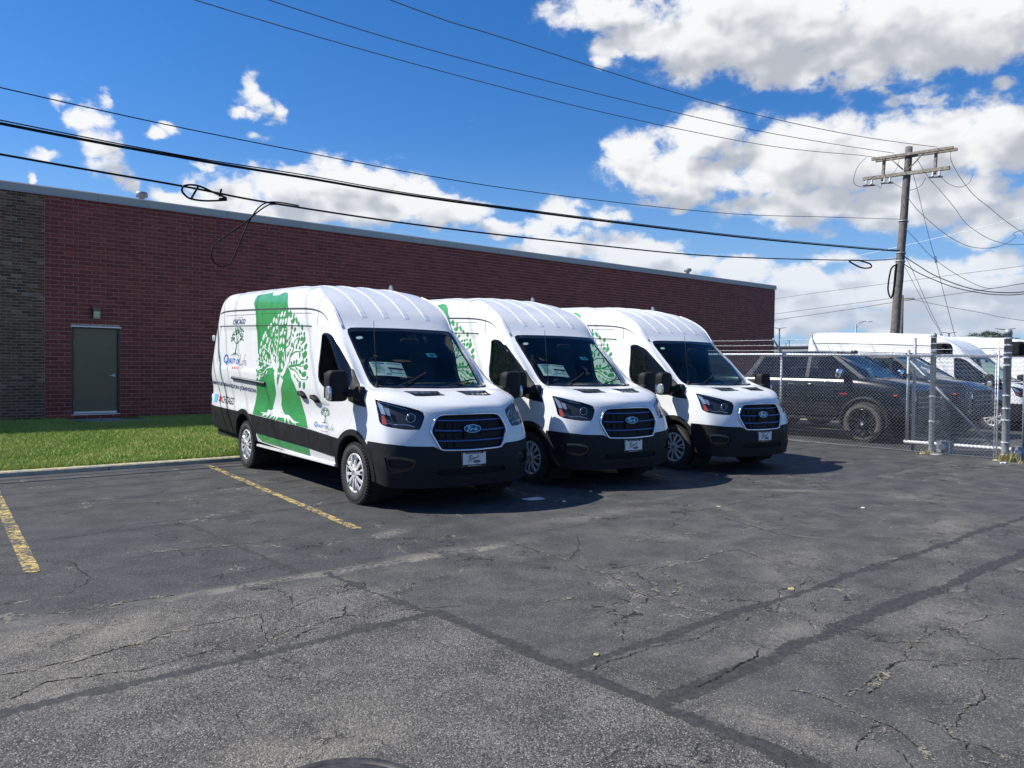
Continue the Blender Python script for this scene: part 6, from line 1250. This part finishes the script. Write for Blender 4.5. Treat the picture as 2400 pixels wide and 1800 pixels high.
    for s_ in (-1, 1):
        vv = np.concatenate([np.linspace(VP[8] + .0, VP[10], 10), np.linspace(VP[10], VP[11] - .09, 8)[1:]]); uA = [UP[8] - .03 - max(0, (v_ - VP[9])) * .25 for v_ in vv]
        P = [tuple((surf(u_, v_) + surf_n(u_, v_) * NSIGN * .004) * np.array([1, s_, 1])) for u_, v_ in zip(uA, vv)]
        u_last = uA[-1]; P += [tuple((surf(u_, v_) + surf_n(u_, v_) * NSIGN * .003) * np.array([1, s_, 1])) for u_, v_ in zip(np.linspace(u_last - .3, .05, 30), np.linspace(vv[-1], VP[10] + .12, 30))]
        MB().tube(P[:len(vv)], .0075, 6).tube([(a, b_ + s_ * .016, c - .004) for a, b_, c in P[:len(vv)]], .006, 6).build('roof_trim', MATS['white_paint'], t)
        MB().tube([(a - .002, b_ + s_ * .013, c - .018) for a, b_, c in P[:len(vv)]], .0042, 5).build('roof_seam', MATS['interior'], t)
    for s_ in (-1, 1):
        b = MB(); g1 = [(x, z, w_) for x, z, w_ in zip([-5.34, -5.25, -4.75, -3.5, -2.35, -1.64, -1.30, -1.12, -1.0], [2.365, 2.398, 2.404, 2.365, 2.322, 2.288, 2.245, 2.19, 2.11], [.012, .020, .022, .022, .022, .020, .016, .010, .006])]
        stroke_decal([g1], b, .0022, 0, s_); b.build('rain_groove', MATS['interior'], t)
        b = MB(); stroke_decal([[(-5.11, 1.55, .006), (-5.16, 1.8, .009), (-5.20, 2.08, .009), (-5.17, 2.145, .010), (-5.10, 2.168, .011), (-3.02, 2.112, .011), (-1.53, 2.062, .010), (-1.46, 2.05, .005)], [(-5.05, 2.335, .004), (-3.0, 2.285, .004), (-1.5, 2.225, .004)], [(-2.752, 2.26, .005), (-2.752, 1.6, .006), (-2.75, 1.15, .006), (-2.745, .49, .006)], [(-1.24, 2.06, .005), (-1.275, 2.2, .005), (-1.34, 2.36, .004), (-1.40, 2.44, .004)]], b, .0026, 0, s_); b.build('panel_seam', MATS['interior'], t)
    b = MB(); P = [onside(x, z, .012) for x, z in zip(np.linspace(-4.27, -2.78, 14), np.linspace(1.345, 1.29, 14))]
    for a, c in zip(P[:-1], P[1:]): b.obox((a + c) / 2, (c - a) / 2 * 1.01, Vector((0, .012, 0)), Vector((0, 0, .021)))
    b.build('sliding_rail', MATS['black_plastic'], t)
    b = MB()
    for a, c in zip(P[:-1], P[1:]): b.obox((a + c) / 2 + Vector((0, -.013, .012)), (c - a) / 2 * 1.01, Vector((0, .003, 0)), Vector((0, 0, .006)))
    b.build('rail_trim', MATS['silver'], t)
    bs = ontop(.07, -.745, .0); MB().lathe([(.026, 0), (.022, .012), (.012, .04), (.008, .06)], bs, (-.08, 0, 1), 12).tube([Vector(bs) + Vector((0, 0, .05)), Vector(bs) + Vector((-.05, 0, .40)), Vector(bs) + Vector((-.10, 0, .76))], [.0055, .004, .003], 5).build('antenna', MATS['matt_black'], t)
    fb_ = ontop(-1.98, .50, 0); MB().prism([(-.06, -.01), (.06, -.01), (.02, .075), (-.02, .08)], -.012, .012, lambda a, c, d: (fb_[0] + a * .6, fb_[1] + d + a * .3, fb_[2] + c)).build('roof_fin', MATS['galv_post'], t)
    # plate
    px_ = .968
    pt = MB().box(px_ - .03, px_, -.158, .158, .466, .628, 0).build('license_plate', MATS['plate_white'], t)
    def pf(a, c): return (px_ + .0035, a, .547 + c)
    b = MB(); fr_ = lambda P: b.prism(P, 0, .004, lambda a, c, d: (px_ + d * .6, a, .547 + c), 0)
    fr_([(-.16, -.083), (.16, -.083), (.16, -.056), (-.16, -.056)]); fr_([(-.125, .083), (-.108, .060), (.108, .060), (.125, .083)]); fr_([(-.162, -.083), (-.153, -.083), (-.153, .083), (-.162, .083)]); fr_([(.153, -.083), (.162, -.083), (.162, .083), (.153, .083)]); fr_([(-.155, .077), (.155, .077), (.155, .083), (-.155, .083)])
    b.build('plate_frame', MATS['gloss_black'], pt)
    b = MB(); text_flat('ROESCH FORD', .19, .014, lambda a, c: (px_ + .0038, a, .547 + .070 + c), b, 1); text_flat('BENSENVILLE', .17, .013, lambda a, c: (px_ + .0038, a, .547 - .069 + c), b, 1)
    RO = [[(-.078, .030, .006), (-.045, .046, .008), (-.030, .030, .007), (-.060, .008, .006)], [(-.056, .042, .009), (-.066, .0, .009), (-.076, -.042, .006)], [(-.062, .006, .007), (-.040, -.018, .007), (-.030, -.030, .006)],
          [(-.030, .012, .006), (-.036, -.002, .006), (-.024, -.006, .006), (-.018, .010, .006), (-.030, .012, .005)], [(-.012, .004, .005), (.002, .012, .005), (-.006, .022, .005), (-.014, .006, .006), (.0, -.002, .005)], [(.018, .026, .005), (.008, .018, .005), (.018, .010, .005), (.006, .004, .005)], [(.036, .026, .005), (.024, .022, .006), (.026, .008, .006), (.038, .012, .005)], [(.050, .048, .006), (.044, .012, .006)], [(.046, .026, .005), (.058, .034, .005), (.058, .014, .006)]]
    for P in RO:
        L, Rr = ribbon(P, 1.0); n = len(L); b.add([(px_ + .0012, q[0], .547 + q[1]) for q in L + Rr], [(i, i + 1, n + i + 1, n + i) for i in range(n - 1)], 0)
    P = [(.048 * math.cos(q) + .034, .0165 * math.sin(q) - .026) for q in np.linspace(0, 2 * math.pi, 28, endpoint=False)]; b.prism(P, .0009, .0020, lambda a, c, d: (px_ + d, a, .547 + c), 2)
    text_flat('Ford', .055, .016, lambda a, c: (px_ + .0026, a + .034, .547 - .026 + c), b, 1, shear=.25)
    b.build('lettering', [MATS['ink_black'], MATS['plate_white'], MATS['badge_blue']], pt)
    # cab
    MB().prism([(.10, 1.05), (.17, 1.285), (.02, 1.315), (-.16, 1.30), (-.30, 1.22), (-.34, 1.05), (-.28, .75), (.05, .75)], -.84, .84, lambda a, c, d: (a, d, c)).build('dashboard', MATS['interior'], t)
    MB().tube([(-.34 + .06 * math.cos(a) * .4, .40 + .19 * math.cos(a), 1.20 + .165 * math.sin(a)) for a in np.linspace(0, 2 * math.pi, 28, endpoint=False)], .016, 8, closed=True).tube([(-.34, .40, 1.2), (-.2, .4, 1.12)], .035, 8).tube([(-.34, .23, 1.2), (-.33, .57, 1.2)], .02, 6).build('steering_wheel', MATS['matt_black'], t)
    for s_ in (-1, 1):
        st = MB().superbox((-.78, s_ * .42, .98), (.26, .25, .10), .5, 16, 8).superbox((-1.03, s_ * .42, 1.32), (.08, .24, .32), .5, 16, 10, rot=Matrix.Rotation(-.16, 3, 'Y')).superbox((-1.09, s_ * .42, 1.70), (.05, .13, .09), .6, 14, 8).build('seat', MATS['interior'], t)
    MB().box(-1.32, -1.29, -.86, .86, .45, 2.3).build('bulkhead', MATS['interior'], t); MB().box(-1.3, .1, -.92, .92, .43, .47).build('cab_floor', MATS['interior'], t)
    MB().superbox((-.52, 0, 1.87), (.02, .14, .035), .6, 12, 8).build('inside_mirror', MATS['matt_black'], t)
    return t
def doorh(b, x, z, s_):
    p = onside(x, z, .0, s_); P = [(math.cos(a) * .12, math.sin(a) * .045) for a in np.linspace(0, 2 * math.pi, 20, endpoint=False)]
    b.prism(P, .0, .004, lambda a, c, d: (p.x + a * .98, p.y + s_ * (d + .002), p.z + c - a * .18), 1)
    b.tube([(p.x - .125, p.y + s_ * .012, p.z + .03), (p.x - .05, p.y + s_ * .038, p.z + .018), (p.x + .05, p.y + s_ * .038, p.z - .004), (p.x + .125, p.y + s_ * .010, p.z - .03)], [.018, .022, .022, .018], 8, 0)
# ------------------------------------------------------------------ livery
def leafpoly(l):
    cx, cz, ax_, az_, bx, bz = l; out = []
    for k in range(10):
        a = 2 * math.pi * k / 10; c, s_ = math.cos(a), math.sin(a); c2 = math.copysign(abs(c) ** .9, c); s2 = s_ * (1 - .25 * abs(c) ** 3); out.append((cx + ax_ * c2 + bx * s2 * .92, cz + az_ * c2 + bz * s2 * .92))
    return out
SWATH = [(-3.86, 2.60), (-3.80, 2.47), (-3.647, 2.37), (-3.53, 2.22), (-3.49, 2.11), (-3.412, 1.983), (-3.31, 1.811), (-3.203, 1.609), (-3.14, 1.475), (-3.179, 1.341), (-3.182, 1.207), (-3.263, 1.037), (-3.304, .93), (-3.316, .832), (-2.9, .822), (-2.44, .806), (-1.9, .79), (-1.241, .770),
         (-1.30, .83), (-1.375, .906), (-1.44, .97), (-1.488, 1.03), (-1.56, 1.159), (-1.703, 1.3), (-1.824, 1.391), (-1.938, 1.477), (-2.0, 1.515), (-2.08, 1.54), (-2.11, 1.575), (-2.156, 1.637), (-2.218, 1.794), (-2.25, 1.952), (-2.268, 2.10), (-2.28, 2.18), (-2.31, 2.328), (-2.39, 2.40), (-2.47, 2.495), (-2.58, 2.555), (-2.70, 2.575), (-2.82, 2.565), (-2.91, 2.545), (-3.10, 2.552), (-3.20, 2.575), (-3.24, 2.61)]
def livery(t):
    for s_ in (-1, 1):
        b = MB(); decal([SWATH], .0012, b, 0, s_, .05); decal([[(-3.22, .552), (-3.16, .50), (-3.05, .452), (-2.0, .432), (-1.262, .418), (-1.252, .508), (-2.0, .53)]], .0012, b, 0, s_, .05)
        b.build('green_wrap', MATS['wrap_green'], t)
        b = MB(); decal([TRUNK], .0020, b, 0, s_, .06)
        stroke_decal([[(-2.30, 1.19, .13), (-2.355, 1.32, .11), (-2.405, 1.43, .10), (-2.50, 1.52, .10), (-2.61, 1.60, .075), (-2.66, 1.68, .05)], [(-2.29, 1.19, .12), (-2.235, 1.30, .09), (-2.185, 1.40, .085), (-2.12, 1.50, .085), (-2.06, 1.60, .07)]] + [[(a, c, w_ * .72) for a, c, w_ in P] for P in BR_W], b, .0021, 0, s_)
        decal([leafpoly(l) for l in LEAF_W], .0022, b, 0, s_); b.build('white_tree_print', MATS['wrap_white'], t)['kind'] = 'stuff'
        b = MB(); stroke_decal([[(a, c, w_ * .72) for a, c, w_ in P] for P in BR_G], b, .0016, 0, s_); decal([leafpoly(l) for l in LEAF_G], .0016, b, 0, s_)
        decal([[(-2.352, 1.385), (-2.309, 1.234), (-2.24, 1.385)]], .0024, b, 0, s_); b.build('green_leaf_print', MATS['wrap_green'], t)['kind'] = 'stuff'
    rg = random.Random(4)
    def little_tree(cx, z0, h, mb, mi):
        w_ = h * 1.25; stroke_decal([[(cx, z0, h * .10), (cx + .004, z0 + h * .25, h * .05), (cx, z0 + h * .5, h * .04)], [(cx, z0 + h * .38, h * .035), (cx - w_ * .35, z0 + h * .55, h * .02), (cx - w_ * .5, z0 + h * .72, h * .012)], [(cx, z0 + h * .38, h * .035), (cx + w_ * .35, z0 + h * .55, h * .02), (cx + w_ * .5, z0 + h * .72, h * .012)],
                      [(cx, z0 + h * .48, h * .03), (cx - w_ * .12, z0 + h * .7, h * .015), (cx - w_ * .2, z0 + h * .9, h * .01)], [(cx, z0 + h * .48, h * .03), (cx + w_ * .12, z0 + h * .7, h * .015), (cx + w_ * .2, z0 + h * .9, h * .01)],
                      [(cx - w_ * .35, z0 - h * .03, h * .012), (cx - w_ * .1, z0 + h * .04, h * .03), (cx, z0 + h * .06, h * .04)], [(cx + w_ * .35, z0 - h * .03, h * .012), (cx + w_ * .1, z0 + h * .04, h * .03), (cx, z0 + h * .06, h * .04)], [(cx - w_ * .12, z0 - h * .06, h * .01), (cx - .005, z0 + h * .03, h * .03)], [(cx + w_ * .12, z0 - h * .06, h * .01), (cx + .005, z0 + h * .03, h * .03)]], mb, .003, mi)
        L = []
        for k in range(120):
            a = rg.uniform(-.25, math.pi + .25); q = rg.uniform(.45, 1.0); x = cx + math.cos(a) * q * w_ * .56; z = z0 + h * .56 + math.sin(a) * q * h * .44 * (1 if math.sin(a) > 0 else .7); s_ = h * rg.uniform(.016, .030); an = rg.uniform(.9, 2.2)
            L.append(leafpoly((x, z, math.cos(an) * s_, math.sin(an) * s_, -math.sin(an) * s_ * 1.3, math.cos(an) * s_ * 1.3)))
        decal(L, .003, mb, mi)
    LIFE = [[(0, .92, .07), (.02, .45, .08), (.04, .08, .08), (.16, .04, .07), (.34, .16, .05)], [(.38, .46, .07), (.36, .16, .07), (.46, .12, .05)], [(.41, .68, .07), (.42, .64, .07)], [(.72, .86, .05), (.62, .92, .06), (.56, .55, .07), (.50, .05, .07), (.42, -.28, .06)], [(.46, .38, .05), (.68, .42, .05)], [(.66, .22, .05), (.84, .32, .06), (.80, .46, .06), (.70, .38, .06), (.74, .10, .06), (.90, .10, .05), (1.0, .22, .04)]]
    def script(x0, x1, z0, h, mb, mi, w_=1.0): stroke_decal([[(x0 + (x1 - x0) * a, z0 + h * c - (x0 + (x1 - x0) * a - x0) * .03, q * h) for a, c, q in P] for P in LIFE], mb, .003, mi, -1, w_)
    mats = [MATS[k] for k in ('ink_navy', 'ink_blue', 'ink_red', 'ink_grey', 'ink_green', 'ink_black', 'ink_sky')]
    b = MB(); text_side('CITY OF', -4.39, -4.17, 2.268, .022, b, .003, 3, -.02); text_side('CHICAGO', -4.60, -4.01, 2.178, .082, b, .003, 0, -.022, .12, -1, .012)
    little_tree(-4.30, 1.70, .44, b, 4); text_side('Q', -4.83, -4.60, 1.545, .165, b, .003, 1, -.02, 0, -1, .012); text_side('UALITY', -4.60, -4.235, 1.566, .082, b, .003, 1, -.02, .05, -1, .012); text_side('OF', -4.19, -4.04, 1.553, .080, b, .003, 1, -.02, .05, -1, .012)
    script(-4.03, -3.68, 1.535, .185, b, 3, .8)
    def star(x, z, r_, n, k): return [(x + r_ * (1 if i % 2 == 0 else k) * math.sin(math.pi * i / n), z + r_ * (1 if i % 2 == 0 else k) * math.cos(math.pi * i / n)) for i in range(2 * n)]
    for x in (-4.322, -4.232, -4.142, -4.058): decal([star(x, 1.494, .026, 6, .5)], .003, b, 2)
    b.build('logo_print', mats, t)
    b = MB(); text_side('MAYOR BRANDON JOHNSON', -5.35, -3.23, 1.200, .078, b, .003, 0, -.036, .10, -1, .016); b.build('name_print', mats, t)
    b = MB(); decal([[(-5.262, .925), (-5.085, .922), (-5.085, 1.055), (-5.262, 1.058)]], .003, b, 6); decal([[(-4.94 + (q[0] + 4.94) * 1.35, q[1]) for q in star(-4.94, .985, .078, 6, .45)]], .003, b, 2); text_side('CHICAGO', -4.83, -4.25, .928, .115, b, .003, 5, -.022, .05, -1, .004); b.build('city_print', mats, t)
    b = MB(); text_side('CITY OF', -.83, -.72, 1.118, .010, b, .003, 3); text_side('CHICAGO', -.89, -.64, 1.083, .027, b, .003, 3, 0, .08); little_tree(-.775, .868, .195, b, 4)
    text_side('Q', -1.065, -.975, .800, .068, b, .003, 1, -.01, 0, -1, .012); text_side('UALITY', -.965, -.76, .806, .036, b, .003, 1, -.01, .05, -1, .008); text_side('OF', -.735, -.65, .804, .036, b, .003, 1, -.01, .05, -1, .008); script(-.645, -.45, .795, .085, b, 3, .8)
    for x in (-.805, -.758, -.711, -.665): decal([star(x, .774, .010, 6, .5)], .003, b, 2)
    b.build('door_logo_print', mats, t)
def stickers(t, full=True):
    def onws(x, y, off): q = uv_near((x, abs(y), float(np.interp(x, [-.75, .2], [2.03, 1.31])))); p = surf(*q) + surf_n(*q) * NSIGN * off; return (p[0], math.copysign(p[1], y), p[2])
    if full:
        A, B_, C_, D = (-.223, -.708), (-.165, -.315), (.016, -.317), (-.052, -.720)
        def bl(u_, v_): return tuple((1 - v_) * ((1 - u_) * Vector(A) + u_ * Vector(B_)) + v_ * ((1 - u_) * Vector(D) + u_ * Vector(C_)))
        def quad(mb, u0, u1, v0, v1, off, mi, n=4):
            v = [onws(*bl(u0 + (u1 - u0) * i / n, v0 + (v1 - v0) * j / 2), off) for j in range(3) for i in range(n + 1)]; mb.add(v, [(j * (n + 1) + i, j * (n + 1) + i + 1, (j + 1) * (n + 1) + i + 1, (j + 1) * (n + 1) + i) for j in range(2) for i in range(n)], mi)
        b = MB(); quad(b, 0, 1, 0, 1, -.008, 0, 8); rg = random.Random(3)
        quad(b, .06, .45, .05, .13, -.0065, 1); quad(b, .52, .98, .38, .50, -.0065, 2); quad(b, .40, .56, .83, .90, -.0065, 1); quad(b, .55, .95, .74, .78, -.0065, 2); quad(b, .52, .95, .08, .12, -.0065, 3)
        for k in range(14):
            v_ = .2 + k * .045; u0 = rg.uniform(.06, .14); quad(b, u0, u0 + rg.uniform(.15, .33), v_, v_ + .018, -.0065, 3, 1)
        for k in range(5): quad(b, .54, .54 + rg.uniform(.2, .4), .55 + k * .045, .57 + k * .045, -.0065, 3, 1)
        b.build('price_sheet', [MATS['paper'], MATS['ink_blue'], MATS['ink_black'], MATS['ink_grey']], t)
        b = MB(); b.add([onws(-.315, .10, -.008), onws(-.315, .225, -.008), onws(-.26, .235, -.008), onws(-.26, .11, -.008)], [(0, 1, 2, 3)], 0); b.add([onws(-.302, .125, -.006), onws(-.302, .21, -.006), onws(-.272, .215, -.006), onws(-.272, .13, -.006)], [(0, 1, 2, 3)], 1); b.build('parking_tag', [MATS['teal_tag'], MATS['ink_navy']], t)
    MB().add([onws(-.585 + .022 * math.sin(a), -.655 + .045 * math.cos(a), -.0065) for a in np.linspace(0, 2 * math.pi, 18, endpoint=False)], [tuple(range(18))]).build('oval_sticker', MATS['paper'], t)
# ------------------------------------------------------------------ the vans
plain = make_van(False); stickers(plain, False)
POSE = [(5.578, 7.968, -.078), (8.268, 7.967, -.095), (11.112, 7.779, -.097)]
def vrot(va): return va - math.pi / 2
G1 = 'white city vans with green tree graphics parked in a row'
L1 = ['nearest white van with green tree wrap, whole side lettering visible, beside the yellow line', 'middle white van with green tree wrap, between the two other wrapped vans', 'white van with green tree wrap parked next to the chain-link fence']
van = dup(plain, (5.578, 7.968, 0), vrot(-.078), L1[0], G1, skip=('oval_sticker',)); livery(van); stickers(van)
for (x, y, va), lab, sk in ((POSE[1], L1[1], ()), (POSE[2], L1[2], ('price_sheet', 'parking_tag'))): dup(van, (x, y, 0), vrot(va), lab, G1, sk)
G2 = 'plain white vans behind the fence'
plain.location = (25.05, 8.0, 0); plain.rotation_euler = (0, 0, vrot(-.01)); plain['label'] = 'plain white van behind the fence, directly behind the dark pickups'; plain['group'] = G2
dup(plain, (29.2, 7.2, 0), vrot(-.01), 'plain white van farthest right, mostly hidden by the thick right gate post', G2)
# ------------------------------------------------------------------ pickup trucks behind the fence (x forward from the front axle)
def make_truck():
    t = thing('pickup_truck', '', 'pickup truck')
    def shell(name, rings, mat, parent=t, smooth=True, cap=True):
        """rings: closed half sections [(x, y, z)...] mirrored"""
        n = len(rings[0]); v = [p for r_ in rings for p in r_]; f = [(i * n + j, i * n + j + 1, (i + 1) * n + j + 1, (i + 1) * n + j) for i in range(len(rings) - 1) for j in range(n - 1)]
        b = MB(); b.add(v, f, 0, smooth); b.add([(x, -y, z) for x, y, z in v], [q[::-1] for q in f], 0, smooth)
        if cap:
            for r_ in (rings[0], rings[-1]): P = r_ + [(x, -y, z) for x, y, z in reversed(r_)]; b.add(P, [tuple(range(len(P)))])
        return b.build(name, MATS[mat], parent, fix=True)
    def sec(x, zb, zt, w, crown): return [(x, w * .93, zb), (x, w * .985, zb + .08), (x, w, zb + (zt - zb) * .45), (x, w * .985, zt - .16), (x, w * .955, zt - .05), (x, w * .90, zt - .005), (x, w * .5, zt + crown * .8), (x, 0, zt + crown)]
    shell('body', [sec(-4.80, .62, 1.40, .97, .0), sec(-4.72, .58, 1.42, 1.0, .0), sec(-3.1, .52, 1.42, 1.01, .0), sec(-2.9, .50, 1.42, 1.0, .0), sec(-1.0, .50, 1.415, 1.0, .0), sec(-.4, .52, 1.41, 1.0, .02), sec(-.1, .54, 1.385, 1.0, .05), sec(.35, .55, 1.33, .99, .05), sec(.7, .55, 1.27, .97, .04), sec(.88, .56, 1.19, .94, .02), sec(.93, .60, 1.08, .92, .0)], 'truck_paint')
    def cab(x, z, w): return [(x, w, z), (x, w * .6, z + .012), (x, 0, z + .02)]
    # greenhouse: pillars and roof
    rb = [(-3.05, 1.40, .93), (-2.62, 1.90, .78), (-2.45, 1.965, .74), (-1.6, 1.99, .74), (-1.0, 1.965, .74), (-.86, 1.93, .75), (-.02, 1.40, .86)]
    roof = [(x, w, z) for x, z, w in rb[1:6]]; v = []
    for x, w, z in roof: v += [(x, w, z - .03), (x, w * .93, z + .012), (x, w * .5, z + .03), (x, -w * .5, z + .03), (x, -w * .93, z + .012), (x, -w, z - .03)]
    MB().add(v, [(i * 6 + j, i * 6 + j + 1, (i + 1) * 6 + j + 1, (i + 1) * 6 + j) for i in range(4) for j in range(5)], 0, True).build('roof', MATS['truck_paint'], t, fix=True)
    def gx(k, z):         # side glass plane: half width at height z
        return .955 + (.75 - .955) * (z - 1.40) / .54
    for s_ in (-1, 1):
        def P3(P, o_=0): return [(x, s_ * (gx(0, z) + o_), z) for x, z in P]
        for poly in ([(-3.05, 1.40), (-2.86, 1.40), (-2.58, 1.94), (-2.72, 1.90)], [(-1.44, 1.40), (-1.35, 1.40), (-1.38, 1.95), (-1.46, 1.95)], [(-.14, 1.40), (.0, 1.40), (-.84, 1.945), (-.95, 1.945)], [(-2.75, 1.90), (-2.6, 1.96), (-.9, 1.96), (-.84, 1.93), (-.98, 1.885), (-2.55, 1.885)]):
            v = P3(poly, .004) + P3(poly, -.03); n = len(poly); MB().add(v, [tuple(range(n)), tuple(range(2 * n - 1, n - 1, -1))] + [(i, (i + 1) % n, n + (i + 1) % n, n + i) for i in range(n)]).build('pillar', MATS['truck_paint'], t, fix=True)
        for poly in ([(-2.86, 1.402), (-1.44, 1.402), (-1.46, 1.9), (-2.6, 1.9)], [(-1.35, 1.402), (-.14, 1.402), (-.95, 1.9), (-1.38, 1.9)]):
            MB().add(P3(poly, -.008), [(0, 1, 2, 3)]).build('side_window', MATS['glass_dark'], t)
        MB().tube([(-3.0, s_ * .945, 1.405), (-.1, s_ * .945, 1.405)], .008, 6).build('belt_trim', MATS['black_plastic'], t)
        m_ = MB().superbox((-.52, s_ * 1.12, 1.50), (.07, .11, .11), .5, 14, 10).build('side_mirror', MATS['chrome'], t); MB().tube([(-.5, s_ * .93, 1.42), (-.52, s_ * 1.06, 1.43)], .03, 6).build('mirror_arm', MATS['truck_paint'], m_)
        MB().box(-2.75, -.65, s_ * 1.03 - .05, s_ * 1.03 + .05, .44, .49).build('running_board', MATS['black_plastic'], t)
        for x in (0, -3.68):
            b = MB(); A = np.linspace(R(-12), R(192), 18); b.add([(x + .50 * math.cos(a), s_ * .99, .44 + .50 * math.sin(a)) for a in A] + [(x + .50 * math.cos(a), s_ * 1.06, .44 + .50 * math.sin(a)) for a in A] + [(x + .55 * math.cos(a), s_ * 1.04, .44 + .54 * math.sin(a)) for a in A] + [(x + .58 * math.cos(a), s_ * .995, .44 + .57 * math.sin(a)) for a in A],
                         [(k * 18 + i, k * 18 + i + 1, (k + 1) * 18 + i + 1, (k + 1) * 18 + i) for k in range(3) for i in range(17)], 0, True); b.build('fender_flare', MATS['black_plastic'], t, fix=True)
            b = MB(); b.lathe([(0, 0), (.49, 0), (.49, .012), (0, .012)], (x, s_ * 1.012, .45), (0, s_, 0), 28); b.build('wheel_well', MATS['matt_black'], t)
            w = make_wheel(t, x, s_ * .93, s_, .425, .305, .29, 'mud_tyre', 'gloss_black'); w.location.y = s_ * .955
        MB().box(.62, .70, s_ * .985 - .012, s_ * .985 + .016, 1.03, 1.065).build('marker_lamp', MATS['amber'], t)
        MB().box(-.56, -.40, s_ * 1.0 - .004, s_ * 1.0 + .008, 1.035, 1.06).build('fender_badge', MATS['red_lens'], t)
        for x in (-1.42, -.55): MB().superbox((x - .75 if x > -1 else x - .95, s_ * 1.005, 1.24), (.10, .02, .018), .6, 10, 6).build('door_handle', MATS['truck_paint'], t)
        b = MB()
        for x in (-2.86, -1.40, -.32): b.box(x - .004, x + .004, s_ * 1.002 - .004, s_ * 1.002 + .004, .60, 1.395)
        b.build('panel_seam', MATS['matt_black'], t)
        hl_ = MB().add([(.90, s_ * .93, 1.10), (.93, s_ * .62, 1.10), (.945, s_ * .62, .93), (.90, s_ * .935, .93)], [(0, 1, 2, 3)]).build('headlight', MATS['lens_clear'], t)
    MB().add([(-.02, -.86, 1.40), (-.02, .86, 1.40), (.06, .4, 1.41), (.06, -.4, 1.41), (-.86, -.75, 1.94), (-.86, .75, 1.94)], [(0, 3, 2, 1, 5, 4)]).build('windshield', MATS['glass_screen'], t)
    MB().add([(-3.04, -.92, 1.41), (-3.04, .92, 1.41), (-2.64, .78, 1.9), (-2.64, -.78, 1.9)], [(0, 1, 2, 3)]).build('rear_window', MATS['glass_dark'], t)
    MB().add([(-.30, -.35, 1.62), (-.30, -.16, 1.62), (-.18, -.14, 1.44), (-.18, -.36, 1.44)], [(0, 1, 2, 3)]).build('price_sheet', MATS['paper'], t)
    MB().box(.90, .955, -.60, .60, .70, 1.14).build('grille', MATS['grille_black'], t)
    b = MB()
    for z in (.80, .90, 1.0): b.box(.95, .968, -.56, .56, z - .012, z + .012)
    b.build('grille_bar', MATS['galv_post'], t)
    MB().superbox((.98, 0, .60), (.10, .94, .11), .4, 20, 10).build('front_bumper', MATS['black_plastic'], t); MB().superbox((-4.85, 0, .62), (.08, .92, .10), .4, 20, 10).build('rear_bumper', MATS['black_plastic'], t)
    MB().box(-2.95, -.05, -.9, .9, .5, 1.2).box(-1.75, -1.55, -.75, .75, 1.2, 1.62).build('cabin', MATS['interior'], t)
    for s_ in (-1, 1): MB().superbox((-1.25, s_ * .40, 1.52), (.08, .22, .26), .5, 12, 8).superbox((-1.30, s_ * .40, 1.76), (.05, .12, .07), .6, 10, 6).build('seat', MATS['interior'], t)
    MB().superbox((-1.02, .55, 2.01), (.09, .04, .045), .8, 12, 8).build('roof_fin', MATS['truck_paint'], t)
    MB().tube([(-.92, -.5, 1.985), (-.92, .5, 1.985)], .012, 8).build('roof_light_bar', MATS['black_plastic'], t)
    return t
trk = make_truck(); G3 = 'dark pickup trucks behind the fence'
trk.location = (18.38, 8.33, 0); trk.rotation_euler = (0, 0, -math.pi / 2); trk['label'] = 'black pickup truck right behind the fence with muddy front tyre'; trk['group'] = G3
dup(trk, (21.25, 8.25, 0), -math.pi / 2 + .02, 'dark pickup truck between the black pickup and the fenced white vans', G3)
